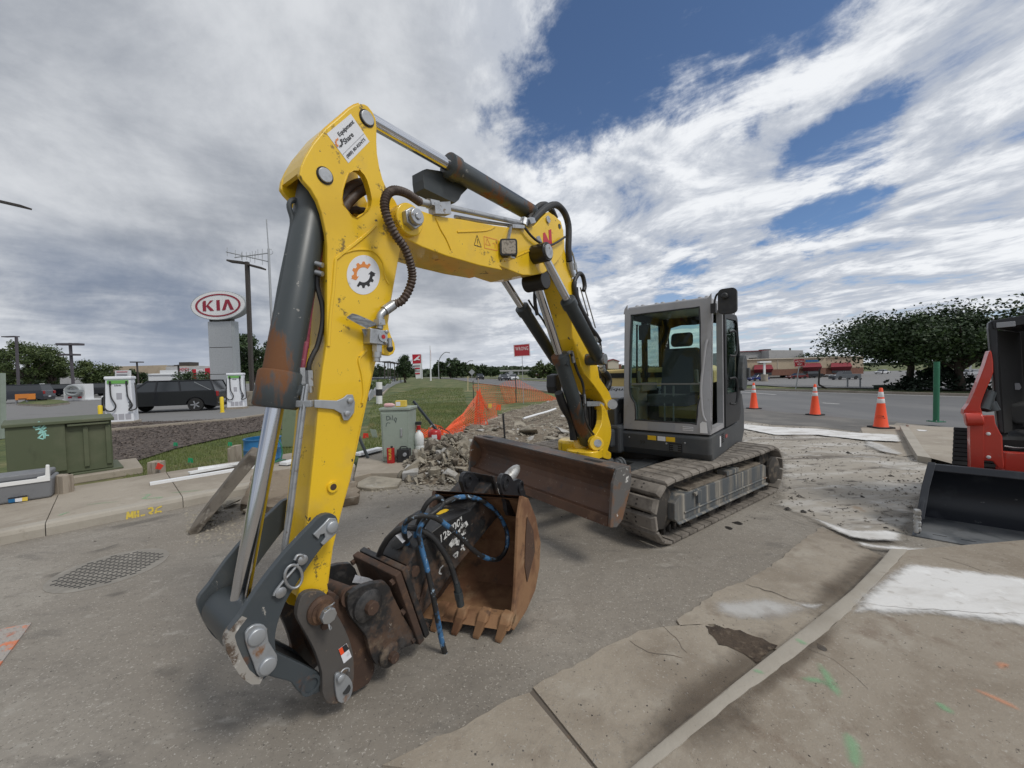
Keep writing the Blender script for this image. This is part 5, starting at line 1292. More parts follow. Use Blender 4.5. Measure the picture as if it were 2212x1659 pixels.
mb=MB();mb.prism(BPL(z2,[(790,330),(920,335),(955,320),(980,300),(1012,300),(1025,345),(1020,405),(985,450),(960,450),(945,410),(900,385),(790,375)],AT_+.008),NB*.008)
mb.bar(BP(z2(790,352),AT_+.004),BP(z2(700,352),.06),.05,.03);mb.build('pipe_clamp','zinc_plate',arm,.003)
mb=MB()
for x,y in((998,335),(980,410)):mb.lathe([(.014,0),(.014,.012),(.009,.014)],BP(z2(x,y),AT_+.016),NB,12)
mb.build('bolt','zinc',arm)
mb=MB()
for y in(1085,1140):mb.cyl(BP(z1(385,y),.08),BP(z1(428,y+12),.11),.012,n=10)
mb.build('pipe_stub','zinc',arm)
# valve block on the arm's back edge
mb=MB();vc=BP(z6(520,625),AT_+.05)
mb.prism(BPL(z6,[(440,530),(630,560),(625,715),(435,695)],AT_+.065),-NB*.065);vb=mb.build('valve_block','zinc',arm,.004)
mb=MB();c=BP(z6(575,625),AT_+.066);mb.cyl(c,c+NB*.004,.026,n=22);mb.build('valve_face','zinc_plate',vb);MB().cyl(c+NB*.004,c+NB*.007,.011,n=14).build('valve_screw','foil_red',vb)
mb=MB()
for x,y in((612,572),(603,690)):mb.lathe([(.010,0),(.010,.008),(.006,.01)],BP(z6(x,y),AT_+.066),NB,12)
mb.lathe([(.012,0),(.012,.01),(.007,.012)],BP(z6(405,590),AT_+.02),NB,12);mb.build('bolt','zinc',vb)
mb=MB();q=BPL(z6,[(180,425),(240,385),(300,400),(440,460),(510,495),(400,540),(320,500)],AT_+.05);mb.prism(q,UPZ*.008);mb.prism(BPL(z6,[(340,540),(430,530),(435,690),(410,680),(365,610)],AT_+.012),NB*.008);mb.build('valve_bracket','zinc_plate',vb,.002)
mb=MB();t_=AT_+.032
mb.cyl(BP(z6(540,500),t_),BP(z6(535,440),t_),.032,n=6,smooth=False);mb.cyl(BP(z6(535,540),t_),BP(z6(540,500),t_),.019,n=16)
mb.tube(BPL(z6,[(540,450),(545,400),(570,365),(610,330),(660,295)],t_),.020,12,4);mb.cyl(BP(z6(590,345),t_),BP(z6(690,275),t_),.027,n=16)
mb.cyl(BP(z6(513,715),t_),BP(z6(512,790),t_),.027,n=6,smooth=False);mb.cyl(BP(z6(510,790),t_),BP(z6(508,850),t_),.023,n=16);mb.cyl(BP(z6(507,850),t_),BP(z6(505,895),t_),.018,n=16);mb.cyl(BP(z6(640,640),t_),BP(z6(648,740),t_),.015,n=10);mb.build('pipe_fitting','zinc',vb)
MB().cyl(BP(z6(650,750),AT_)+NB*.0005,BP(z6(650,750),AT_)+NB*.002,.021,n=18).build('lug_hole','grease',arm)
# spring-wrapped guard hose from the boom pipe round to the valve
gp=BPL(z1,[(1035,708),(985,685),(930,662),(870,650),(820,655),(780,685),(760,740),(765,800),(790,870),(830,940),(880,1000),(915,1070),(940,1130),(952,1190),(940,1260),(910,1320),(870,1360)],.17)
gp=[p+NB*(.08*math.sin(math.pi*i/(len(gp)-1)))for i,p in enumerate(gp)]
gp[-1]=BP(z6(690,275),AT_+.032)
MB().tube(gp,.022,10,7,ripple=.13).build('guard_hose','hose_guard',arm)
mb=MB();mb.tube(BPL(z3,[(1085,960),(1000,960),(900,1010),(840,1080),(780,1200)],0),.032,10,4);mb.tube(BPL(z3,[(1090,1005),(1000,1050),(920,1120),(850,1200),(800,1300)],.03),.026,10,4);mb.tube(BPL(z3,[(880,1240),(980,1235),(1100,1260)],-.02),.02,8,3,ripple=.1);mb.build('inner_hose','hose_guard',arm)
mb=MB();mb.cyl(BP(z1(1020,702),.17),BP(z1(1095,716),.17),.022,n=14);mb.cyl(BP(z1(1085,714),.17),BP(z1(1140,725),.17),.032,n=6,smooth=False);mb.prism(BPL(z1,[(1125,705),(1222,700),(1228,778),(1130,775)],.20),-NB*.06);mb.tube(BPL(z1,[(1130,722),(1300,757),(1450,790),(1600,822),(1700,842)],.17),.018,10,2);mb.tube(BPL(z1,[(1250,795),(1420,825),(1600,850)],.14),.012,8,2);bpipe=mb.build('steel_pipe','zinc',upb,0)
mb=MB();mb.cyl(BP(z4(330,265),.18),BP(z4(345,190),.18),.03,n=8);mb.cyl(BP(z4(380,235),.18),BP(z4(440,215),.18),.035,n=6,smooth=False);mb.prism(BPL(z4,[(205,245),(350,260),(355,300),(210,290)],.20),-NB*.05);mb.build('pipe_clamp','zinc',upb)
# black hoses over the boom knee and down its back
def hose(pts,zf_,ts,r_,mat,par,name='hose',sub=4):return MB().tube([BP(zf_(*p),ts if not isinstance(ts,(list,tuple))else ts[min(i,len(ts)-1)])for i,p in enumerate(pts)],r_,10,sub).build(name,mat,par)
hose([(445,210),(520,130),(600,60),(690,20),(760,40),(830,130),(868,260),(872,400),(868,540),(880,690)],z4,.14,.030,'hose_rubber',upb)
hose([(395,190),(470,80),(550,20),(620,30),(690,120)],z4,.04,.027,'hose_rubber',upb)
hose([(420,200),(500,100),(580,40),(660,60),(720,180)],z4,-.06,.025,'hose_rubber',upb)
hose([(350,290),(420,380),(500,450),(580,490),(660,497),(740,460),(830,400)],z4,.20,.010,'hose_rubber',upb,'lamp_cable')
hose([(885,540),(915,590),(935,660),(955,760),(975,830)],z4,.12,.009,'zinc',lowb,'steel_pipe')
mb=MB();mb.cyl(BP(z4(880,690),.14),BP(z4(895,780),.13),.034,n=14);mb.cyl(BP(z4(935,710),.12),BP(z4(950,790),.12),.024,n=8);mb.cyl(BP(z4(895,780),.13),BP(z4(925,870),.13),.026,n=12);mb.build('hose_fitting','zinc',lowb)
hose([(935,950),(960,880),(1000,835),(1040,870),(1062,980),(1050,1040)],z4,.13,.022,'hose_rubber',lowb)
hose([(940,940),(938,1000),(960,1120),(1000,1230),(1060,1340),(1130,1480),(1200,1570),(1240,1640)],z4,.14,.026,'hose_rubber',lowb)
hose([(960,1000),(975,1120),(1030,1260),(1100,1390),(1170,1560)],z4,.08,.022,'hose_rubber',lowb)
for a,b in(((1060,1020),(1190,1480)),((1010,1000),(1105,1340))):hose([a,b],z4,.10,.007,'zinc',lowb,'steel_pipe')
hose([(720,100),(735,180),(745,260),(775,340),(780,420),(760,470)],z5,.14,.012,'hose_rubber',lowb)
mb=MB()
for x,y in((660,90),(700,180),(735,380),(742,415)):mb.cyl(BP(z5(x,y),.14),BP(z5(x+22,y+26),.14),.03,n=8)
mb.build('hose_fitting','zinc',lowb)
hose([(745,440),(790,470),(825,530),(820,600),(790,650)],z5,.05,.035,'hose_rubber',sw)
hose([(730,440),(760,500),(770,560),(775,640)],z5,-.02,.03,'hose_rubber',sw)
hose([(410,250),(440,330),(480,450),(530,560),(550,660),(548,740),(550,800)],z5,.09,.014,'hose_rubber',lift)
hose([(562,800),(560,900),(580,1000),(620,1090),(670,1150)],z5,.10,.012,'hose_rubber',lift)
mb=MB();mb.tube(BPL(z5,[(385,245),(415,240),(428,280)],.09),.018,8,3);mb.cyl(BP(z5(425,280),.09),BP(z5(440,350),.09),.02,n=10);mb.cyl(BP(z5(552,700),.09),BP(z5(556,820),.09),.018,n=10);mb.build('hose_fitting','zinc',lift)
hose([(480,1010),(470,1080),(475,1200),(500,1330)],z4,-.10,.018,'hose_rubber',lift)
hose([(395,1150),(450,1240),(540,1350),(600,1450),(680,1590)],z4,-.20,.010,'hose_rubber',lift)
hose([(275,680),(330,830),(400,950),(430,1060),(440,1190)],z5,-.10,.045,'hose_rubber',lift,'hose_bundle')
for k in range(5):hose([(560+k*42,745),(575+k*36,900),(590+k*28,1050),(610+k*20,1180)],z5,-.04+.01*(k%3),.020,'hose_rubber',sw)
mb=MB();mb.prism(BPL(z5,[(575,775),(715,775),(765,800),(765,825),(580,830)],.10),NB*.01);mb.build('hose_clamp','zinc_plate',sw,.003)
mb=MB();mb.prism(BPL(z5,[(520,700),(735,705),(765,790),(750,900),(740,1050),(670,1150),(560,1150),(540,900)],-.09),-NB*.02);mb.build('hose_shield','cab_dark',sw)
mb=MB();mb.prism(BPL(z5,[(240,490),(300,470),(320,560),(310,680),(255,690),(238,620)],-.2),-NB*.12);mb.build('second_lamp','black_plastic',lowb,.02)
# ---- bucket linkage
lk=smooth_poly([(1310,130),(1290,65),(1230,45),(1160,70),(1100,130),(870,375),(650,660),(510,880),(430,985),(402,1060),(420,1135),(470,1250),(530,1350),(600,1410),(680,1415),(740,1362),(790,1290),(802,1190),(795,1080),(812,960),(860,820),(920,700),(1060,485),(1190,305),(1290,205)],2)
LT=.205
link=MB().prism(BPL(z7,lk,LT),-NB*.030).build('tipping_link','link_grey',ex,.004,2)
mb=MB();el=smooth_poly([(510,880),(430,985),(402,1060),(420,1135),(470,1250),(530,1350),(600,1410)],1)
E_=BPL(z7,[(520,872),(455,955),(412,1020),(404,1065),(422,1135),(472,1250),(532,1350),(600,1408),(660,1416)],LT-.014)
vs=[]
for i,p in enumerate(E_):
 t=(E_[min(i+1,len(E_)-1)]-E_[max(i-1,0)]).normalized();nn=t.cross(NB);k=.012*math.sin(math.pi*(i+.4)/len(E_))
 sg=1 if nn.dot(U)>0 else-1
 vs+=[p+nn*sg*(k+.001)+NB*.017,p+nn*sg*(k+.001)-NB*.018,p-nn*sg*.02+NB*.0155]
mb.add(vs,[f for i in range(len(E_)-1)for f in((i*3,i*3+1,i*3+4,i*3+3),(i*3+2,i*3,i*3+3,i*3+5))],True);mb.build('worn_edge','link_edge',link)
MB().prism([p-NB*(2*LT-.03)for p in BPL(z7,lk,LT)],-NB*.030).build('tipping_link','link_grey',ex,.004)
mb=MB();mb.prism(BPL(z7,smooth_poly([(1307,140),(1283,82),(1225,78),(1185,125),(1098,212),(1140,252),(1155,215),(1190,205),(1195,240),(1160,285),(1180,302),(1290,200)],1),LT+.0005),NB*.012);mb.lathe([(.028,.012),(.026,.022),(.012,.026)],BP(z7(1250,150),LT),NB,24);mb.build('pin_plate','zinc_plate',link,.003)
mb=MB();mb.prism(BPL(z7,smooth_poly([(540,1015),(600,952),(668,940),(716,972),(732,1080),(800,1190),(795,1265),(748,1340),(680,1370),(640,1345),(608,1255),(560,1130)],2),LT+.0005),NB*.014)
for x,y in((633,1040),(722,1275)):mb.lathe([(.033,.014),(.031,.024),(.012,.028)],BP(z7(x,y),LT),NB,28)
mb.build('pin_plate','zinc_plate',link,.004,2)
mb=MB();mb.tube(BPL(z7,[(955,425),(975,390),(1010,385),(1025,410)],LT+.02),.006,8,3)
ring=[(945+95*math.cos(t)*.75-0,560+95*math.sin(t))for t in[2*math.pi*i/20 for i in range(21)]]
mb.tube([BP(z7(x,y),LT+.018)for x,y in ring],.006,8,1);mb.tube(BPL(z7,[(985,455),(930,520),(860,600),(800,680),(785,715)],LT+.012),.006,8,3);mb.build('r_clip','zinc',link)
mb=MB()
for x,y in((1005,415),(828,680)):mb.lathe([(.021,0),(.021,.02),(.013,.024)],BP(z7(x,y),LT),NB,16)
mb.build('bolt','zinc',link)
mb=MB();mb.cyl(bc1-NB*.15,bc1+NB*.15,.085,n=30);mb.build('cylinder_eye','cylinder_dark',bcyl,.008)
hl=smooth_poly([(690,1310),(780,1180),(860,1205),(1160,1350),(1185,1420),(1170,1500),(1040,1540),(985,1500),(930,1430),(860,1405),(740,1372)],2)
hlk=MB().prism(BPL(z7,hl,.14),-NB*.04).build('h_link','link_grey',ex,.005)
MB().prism([p-NB*.24 for p in BPL(z7,hl,.14)],-NB*.04).build('link_plate','link_grey',hlk,.005)
mb=MB();mb.lathe([(.045,0),(.043,.012),(.03,.012),(.03,.002)],BP(z7(1080,1440),.14),NB,24);mb.build('pin_boss','link_grey',hlk);MB().prism([p for p in BPL(z7,[(790,1195),(860,1210),(1150,1350),(1140,1420),(980,1440),(880,1380),(780,1330)],.09)],-NB*.2).build('link_web','cab_dark',hlk)
# quick coupler
cpl=smooth_poly([(985,800),(1015,720),(1080,682),(1160,680),(1220,710),(1258,800),(1330,920),(1392,1050),(1430,1180),(1442,1350),(1422,1480),(1370,1560),(1290,1602),(1220,1592),(1182,1500),(1180,1350),(1122,1170),(1060,1050),(1000,945),(975,880)],2)
cp=MB().prism(BPL(z7,cpl,.175),-NB*.035).build('quick_coupler','coupler_metal',ex,.005)
MB().prism([p-NB*.315 for p in BPL(z7,cpl,.175)],-NB*.035).build('coupler_plate','coupler_metal',cp,.005)
body=smooth_poly([(1235,690),(1330,740),(1400,830),(1450,930),(1540,1060),(1575,1180),(1610,1300),(1590,1370),(1560,1430),(1500,1470),(1400,1510),(1300,1400),(1200,1150),(1180,900)],2)
MB().prism(BPL(z7,body,.13),-NB*.26).build('coupler_body','rust',cp,.012)
mb=MB();c=BP(z7(1165,830),.175);mb.lathe([(.062,0),(.062,.01),(.05,.022),(.05,.03),(.036,.03),(.036,.055),(.03,.06)],c,NB,28);mb.build('pin_boss','rust',cp);mb=MB();mb.cyl(c+NB*.058,c+NB*.085,.034,n=8,smooth=False);mb.tube([c+NB*.06+UPZ*.03+U*.01,c+NB*.09+UPZ*.05-U*.01,c+NB*.06+UPZ*.035-U*.035],.004,6,3);mb.tube([c+NB*.07-UPZ*.035,c+NB*.08-UPZ*.06,c+NB*.07-UPZ*.065-U*.012,c+NB*.07-UPZ*.04],.004,6,3);mb.build('pin','zinc',cp,.003)
mb=MB();mb.prism(BPL(z7,smooth_poly([(1275,1360),(1310,1335),(1360,1350),(1400,1390),(1418,1450),(1400,1530),(1350,1578),(1300,1570),(1278,1480)],2),.176),NB*.014);mb.tube(BPL(z7,[(1330,1345),(1360,1315),(1395,1310),(1400,1335)],.20),.004,6,3);mb.lathe([(.018,0),(.018,.02),(.01,.024)],BP(z7(1320,1380),.19),NB,10);lp=mb.build('lock_plate','zinc_plate',cp,.004)
MB().cyl(BP(z7(1375,1480),.1905),BP(z7(1375,1480),.192),.02,n=14).build('hole','cab_dark',lp)
mb=MB();mb.lathe([(.02,0),(.018,.012)],BP(z7(1200,955),.176),NB,10);mb.build('bolt','rust',cp)
dq=BPL(z7,[(1312,1155),(1378,1105),(1420,1215),(1355,1270)],.1765)
MB().prism(dq,NB*.001).build('warning_decal','decal_white',cp)
mixq=lambda a,b,t:a.lerp(b,t)
MB().prism([dq[0]+NB*.0015,mixq(dq[0],dq[1],.95)+NB*.0015,mixq(dq[1],dq[2],.42)+NB*.0015,mixq(dq[0],dq[3],.42)+NB*.0015],NB*.0006).build('warning_decal','decal_black',cp)
MB().prism([dq[0]+NB*.0022,mixq(dq[0],dq[1],.42)+NB*.0022,mixq(dq[0],dq[1],.42).lerp(mixq(dq[3],dq[2],.42),.42)+NB*.0022,mixq(dq[0],dq[3],.42)+NB*.0022],NB*.0006).build('warning_decal','cone_orange',cp)
# ------------------------------------------------------------------ hydraulic breaker held by the coupler
br=thing('hydraulic_breaker','black rusty hydraulic breaker lying on the ground bucket, hoses looped over it','breaker',tuple(BS(2.5,0,0)))
bpn=smooth_poly([(1388,725),(1430,682),(1500,642),(1690,600),(1760,720),(1850,900),(1975,1105),(1925,1112),(1780,1185),(1752,1262),(1690,1292),(1622,1282),(1572,1180),(1540,1050),(1440,925),(1392,835)],2)
brp=MB().prism(BPL(z7,bpn,.185),-NB*.035).build('side_bracket','breaker_black',br,.005)
MB().prism([p-NB*.335 for p in BPL(z7,bpn,.185)],-NB*.035).build('side_bracket','breaker_black',br,.005)
for x,y,k in((1545,790,1.),(1722,1190,.8)):
 p=BP(z7(x,y),.185);m1=MB();m1 .lathe([(.078*k,0),(.076*k,.016),(.05*k,.03)],p,NB,26);pb=m1 .build('pin_boss','breaker_black',brp)
 MB().cyl(p+NB*.02,p+NB*.06,.034*k,n=8,smooth=False).build('pin_head','rust',pb,.004)
m1=MB();m1 .cyl(BP(z7(1320,700),-.12),BP(z7(1480,690),.16),.035,n=18);m1 .build('cross_pin','rust',br);m1=MB();m1 .cyl(BP(z7(1210,650),-.10),BP(z7(1410,730),.16),.045,n=18);m1 .build('cross_pin','rust',br)
f0,f1=BP(z7(1775,560),.21),BP(z7(1975,1125),.21);ax=(f1-f0).normalized().cross(NB).normalized()
if ax.dot(U)>0:ax=-ax
fl=MB().prism([f0,f1,f1+ax*.04,f0+ax*.04],-NB*.42).build('flange','rust',br,.006)
MB().prism([f0+ax*.046,f1+ax*.046,f1+ax*.08,f0+ax*.08],-NB*.42).build('flange_plate','breaker_black',br,.006)
for t in(-.02,-.40):
 for k in(.08,.5,.92):
  c=f0 .lerp(f1,k)+NB*t-NB*.01;MB().cyl(c-ax*.022,c+ax*.10,.017,n=6,smooth=False).build('flange_bolt','rust',fl)
q=BPL(z7,[(1425,610),(1450,548),(1560,575),(1610,600),(1600,640),(1480,615)],.0)
MB().prism(q,UPZ*.002).build('label_plate','decal_white',br)
body_=BPL(z8,[(425,790),(470,690),(560,590),(690,490),(825,430),(985,240),(1046,455),(1000,490),(830,700),(720,835),(620,985),(520,1120),(470,1060),(430,930)],.15)
bh=MB().prism(body_,-NB*.30).build('housing','breaker_black',br,.010,2)
m1=MB();m1 .prism(BPL(z8,[(978,205),(995,208),(1056,455),(1036,465)],.17),-NB*.34);m1 .build('end_frame','breaker_black',br,.006)
for x,y,r_,mt_ in((465,825,.032,'rust'),(915,510,.024,'cab_dark'),(950,350,.016,'cab_dark'),(375,850,.018,'zinc')):
 p=BP(z8(x,y),.15);MB().cyl(p,p+NB*(.016 if mt_!='cab_dark' else.0012),r_,n=6 if mt_=='rust' else 14,smooth=False).build('side_bolt',mt_,bh)
m1=MB();m1 .prism(BPL(z8,[(395,830),(440,770),(480,1040),(455,1060)],.152),NB*.012);m1 .build('gusset','breaker_black',br,.003)
m1=MB();m1 .prism(BPL(z8,[(545,850),(560,870),(500,1130),(470,1110)],.152),NB*.010);m1 .build('gusset','rust',br,.003)
# slot and sticker on the top face
tp0,tp1=body_[0],body_[4];td=(tp1-tp0).normalized();tn=td.cross(NB).normalized()
tn=tn if tn.z>0 else-tn
ta,tb_=body_[2],body_[3]
def topq(c,l_,w_,lift_,mat,name):
 m_=MB();d=(body_[c+1]-body_[c]).normalized();n_=d.cross(NB).normalized();n_=n_ if n_.z>0 else-n_
 ce=body_[c].lerp(body_[c+1],l_[0])-NB*w_[0]
 m_.prism([ce+d*x-NB*y+n_*lift_ for x,y in rrect(l_[1],w_[1],min(l_[1],w_[1])*.4)],n_*.002);return m_.build(name,mat,bh)
topq(1,(.2,.13),(.15,.10),.001,'cab_dark','slot');topq(3,(.35,.10),(.13,.045),.001,'decal_yellow','sticker');topq(3,(.62,.05),(.10,.03),.001,'cab_dark','slot')
topq(2,(.15,.03),(.08,.03),.002,'zinc','port_cap');topq(2,(.15,.03),(.14,.03),.002,'zinc','port_cap')
ca_,cb2=BP(z8(985,330),-.02),BP(z8(1150,138),-.02);dch=(cb2-ca_)
ln_=dch.length
MB().lathe([(.05,0),(.05,ln_*.62),(.047,ln_*.75),(.038,ln_*.88),(.022,ln_*.96),(.006,ln_)],ca_,dch,24).build('chisel','steel_tip',br)
lettering('128/00]',BP(z8(645,655),.151),BP(z8(790,522),.151)-BP(z8(645,655),.151),BP(z8(628,598),.151)-BP(z8(645,655),.151),'decal_text_worn',bh,bold=.02,shear=.2,lift=.001)
fmb=lambda x,y:BP(z8(x,y),.151)
def worn(seg,wd):
 m_=MB()
 for pl in seg:
  P=[fmb(*p)for p in pl]
  for a,b in zip(P,P[1:]):
   d=(b-a).normalized();s_=d.cross(NB);m_.add([a-s_*wd/2+NB*.0012,b-s_*wd/2+NB*.0012,b+s_*wd/2+NB*.0012,a+s_*wd/2+NB*.0012],[(0,1,2,3)])
 m_.build('worn_lettering','decal_text_worn',bh)
worn([[(700,665),(740,600),(800,520)],[(720,640),(760,640)],[(750,600),(800,565)],[(770,560),(812,510)]],.035)
worn([[(690,740),(705,775)],[(720,720),(740,740)],[(725,720),(750,700),(745,735)],[(770,690),(790,650)],[(775,660),(795,690)],[(790,640),(800,610)]],.012)
worn([[(655,790),(635,810),(628,840),(645,845)]],.010)
# loose hoses
def bh_(pts,ts,r_,mat,name='hose'):
 n=len(pts);P=[]
 for i,p in enumerate(pts):
  u_=i/(n-1)*(len(ts)-1);k=min(int(u_),len(ts)-2);P.append(BP(z8(*p),ts[k]+(ts[k+1]-ts[k])*(u_-k)))
 return MB().tube(P,r_,10,5).build(name,mat,br)
bh_([(478,640),(480,570),(500,490),(540,400),(590,350),(635,350),(655,385),(620,425),(560,470),(515,520),(497,580),(515,680),(545,790),(570,900),(592,1000)],(.05,.16,.20,.18,.24),.0155,'hose_blue')
bh_([(592,1000),(610,1100),(630,1200),(655,1320),(690,1420),(715,1480)],(.24,.25,.26),.0155,'hose_blue')
bh_([(425,655),(402,590),(408,520),(450,478),(520,465),(600,478),(680,530),(760,600),(840,680),(920,735),(1000,752),(1050,715),(1075,640),(1065,550),(1020,465),(950,395),(860,350),(760,345),(670,380),(590,440),(530,520),(510,570)],(.06,.20,.24,.26,.26,.20,.18,.10),.0155,'hose_blue')
bh_([(232,742),(255,680),(300,610),(360,560),(430,543),(510,560),(590,610),(650,690),(700,780),(730,870),(742,910)],(-.05,.1,.2,.24),.0175,'hose_rubber')
for a,b,c in(((742,905),(752,960),(770,1050)),((715,1475),(735,1520),(765,1580))):
 t=.24 if a[0]>730 else.26
 m1=MB();m1 .cyl(BP(z8(*a),t),BP(z8(*b),t),.019,n=14);m1 .cyl(BP(z8(*b),t),BP(z8(*c),t),.023,n=12);m1 .cyl(BP(z8(*b),t),BP(z8(*b),t).lerp(BP(z8(*c),t),.45),.029,n=6,smooth=False);m1 .build('hose_end','rust' if a[0]<730 else 'cylinder_dark',br)
m1=MB();m1 .prism([BP(z8(345,595),.10),BP(z8(390,645),.10),BP(z8(455,590),.10),BP(z8(430,560),.10)],-NB*.003);m1 .build('paper_tag','decal_white',br)
# ------------------------------------------------------------------ spare bucket on the ground
T0=G(*z8(1020,1310));a65=R(66);bd=V((math.cos(a65),math.sin(a65),0));be=V((bd.y,-bd.x,0));BW=.64;bx=V((.965,-.262,0))
bk=thing('excavator_bucket','rusty five-tooth digging bucket standing on its teeth behind the breaker','bucket',tuple(T0))
sp0=T0+be*.055
def SPt(x,y):return PLN(*z8(x,y),sp0,be)
fe=[SPt(*p)for p in[(1170,335),(1148,480),(1140,700),(1126,1000),(1112,1130),(1098,1192)]]
re_=[SPt(*p)for p in[(1118,1212),(1200,1085),(1258,950),(1285,800),(1292,640),(1262,480),(1212,352)]]
for p in fe+re_:p.z=max(p.z,.022)
prof_b=fe+re_
MB().prism(prof_b,-be*.022).build('side_plate','rust_tan',bk,.005)
MB().prism([p-bx*(BW-.022)for p in prof_b],-bx*.022).build('side_plate','rust',bk,.005)
sh=[fe[-1]]+re_+[fe[0]];m1=MB();n=len(sh);vs=[]
cen_=sum(prof_b,V((0,0,0)))/len(prof_b)
for i,p in enumerate(sh):
 t=(sh[min(i+1,n-1)]-sh[max(i-1,0)]).normalized();nn=t.cross(be).normalized()
 if nn.dot(cen_-p)<0:nn=-nn
 a=p-be*.001;vs+=[a,a+nn*.02,a+nn*.02-bx*(BW-.002),a-bx*(BW-.002)]
m1 .add(vs,[f for i in range(n-1)for f in((i*4,i*4+1,i*4+5,i*4+4),(i*4+1,i*4+2,i*4+6,i*4+5),(i*4+2,i*4+3,i*4+7,i*4+6),(i*4+3,i*4,i*4+4,i*4+7))],False)
m1 .build('shell','rust_tan',bk)
m1=MB();m1 .prism([p+be*.001 for p in[SPt(1200,470),SPt(1240,560),SPt(1250,700),SPt(1200,900),SPt(1185,800),SPt(1190,600)]],be*.006);m1 .build('wear_strip','rust',bk,.003)
lipb=fe[-1]+UPZ*.03
m1=MB();m1 .prism([fe[-2]+bd*.0-UPZ*.0,fe[-1]-bd*.03-UPZ*.01,fe[-1]+bd*.05-UPZ*.015,fe[-2]+bd*.06],-bx*BW);m1 .build('cutting_lip','rust_tan',bk,.004)
for k in range(5):
 c=fe[-1]-bx*(.035+k*(BW-.07)/4)+UPZ*.02
 tip=c-bd*.05-be*.03;tip.z=.012;top=c+bd*.03+UPZ*.045
 w1,w2=.034,.022
 m1=MB();m1 .hexa([top-be*w1-bd*.02,top+be*w1-bd*.02,top+be*w1+bd*.035,top-be*w1+bd*.035],[c-be*w1-bd*.035,c+be*w1-bd*.035,c+be*w1+bd*.015-UPZ*.015,c-be*w1+bd*.015-UPZ*.015]);th_=m1 .build('tooth_holder','rust_tan',bk,.010,2)
 m1=MB();m1 .hexa([c-be*.029-bd*.03+UPZ*.012,c+be*.029-bd*.03+UPZ*.012,c+be*.029+bd*.01-UPZ*.02,c-be*.029+bd*.01-UPZ*.02],[tip-be*w2+UPZ*.016,tip+be*w2+UPZ*.016,tip+be*w2-UPZ*.004,tip-be*w2-UPZ*.004]);m1 .build('tooth','rust_tan',bk,.006,2)
ears=[(1002,255),(1018,195),(1045,188),(1075,205),(1092,235),(1120,222),(1148,235),(1160,285),(1174,335),(1150,450),(1060,462),(1040,380)]
ep=sp0-be*.16
for k,o_e in enumerate((0,-.27)):
 P=[PLN(*z8(*p),ep,be)+bx*o_e for p in smooth_poly(ears,2)]
 ear=MB().prism(P,be*.03).build('ear','black_paint',bk,.005)
 for x,y in((1035,250),(1133,275)):
  c=PLN(*z8(x,y),ep,be)+bx*o_e+be*.03;m1=MB();m1 .lathe([(.045,-.04),(.045,.012),(.03,.014),(.028,.004)],c,be,22);m1 .build('pin_bush','black_paint',ear)
  # ------------------------------------------------------------------ compact track loader at the right edge
L0=G(1976,1160);lq=V((.748,-.664,0));lp_=V((-.664,-.748,0))
def LF(a,b,z):return L0+lp_*a+lq*b+UPZ*z
def LP(q,a):return PLN(q[0],q[1],L0+lp_*a,lp_)
def LPL(pts,a):return[LP(zr(*p),a)for p in pts]
sk_=thing('track_loader','red compact track loader with black bucket down, cut off by the right edge','loader',tuple(LF(-1.4,.9,0)))
WB=1.85
lbk=MB().prism([LF(0,.0,.004),LF(0,WB,.004),LF(-.66,WB,.02),LF(-.66,.10,.02)],UPZ*.02).build('bucket','bucket_floor',sk_,.003)
m1=MB();m1 .prism([LF(.012,-.02,.004),LF(.012,WB,.004),LF(-.085,WB,.028),LF(-.085,-.0,.028)],UPZ*.016);m1 .build('cutting_edge','bucket_floor',lbk,.003)
bprof=[(-.60,.03),(-.70,.10),(-.76,.22),(-.74,.36),(-.62,.50),(-.48,.60)]
m1=MB();vs=[]
for a,z in bprof:
 b0=.10+.05*z/.6;vs+=[LF(a,b0,z),LF(a,WB,z),LF(a-.02,WB,z+.004),LF(a-.02,b0,z+.004)]
m1 .add(vs,[f for i in range(len(bprof)-1)for f in((i*4,i*4+1,i*4+5,i*4+4),(i*4+3,i*4+7,i*4+6,i*4+2),(i*4,i*4+4,i*4+7,i*4+3))],True);m1 .build('back_wall','bucket_black',lbk)
m1=MB();m1 .prism([LF(-.46,.14,.545),LF(-.40,.14,.56),LF(-.42,.14,.625),LF(-.50,.14,.615)],lq*(WB-.14));m1 .build('top_rail','bucket_black',lbk,.006)
m1=MB();m1 .prism([LF(-.02,.01,.02),LF(-.10,.03,.16),LF(-.28,.08,.42),LF(-.42,.135,.625),LF(-.50,.15,.62),LF(-.74,.12,.36),LF(-.76,.11,.2),LF(-.64,.10,.02)],lq*.025);m1 .build('side_plate','bucket_black',lbk,.004)
m1=MB();m1 .prism([LF(-.10,.015,.15),LF(-.27,.065,.41),LF(-.41,.12,.62),LF(-.43,.125,.64),LF(-.29,.07,.43),LF(-.13,.02,.17)],lq*.055);m1 .build('side_rim','bucket_black',lbk,.004)
m1=MB()
for k in range(4):
 c=LP(zr(98,1290+k*34),-.02);MB().box(c,(.06,.05,.05-.006*(k%2)),.9).build('side_cutter','decal_grey' if False else 'steel_tip',lbk,.012,2)
MB().bar(LP(zr(97,1275),-.03),LP(zr(92,1420),-.0),.03,.05).build('side_cutter','steel_tip',lbk,.01)
for k in range(9):MB().prism([LF(-.03,.16+k*.17+x,.0445+y*.2)for x,y in rrect(.09,.012,.004,2)],UPZ*.0015).build('bolt_slot','cab_dark',lbk)
MB().prism(LPL([(425,700),(515,700),(515,1035),(428,1035)],-.78),-lp_*.14).build('arm_upright','red_paint',sk_,.02,3)
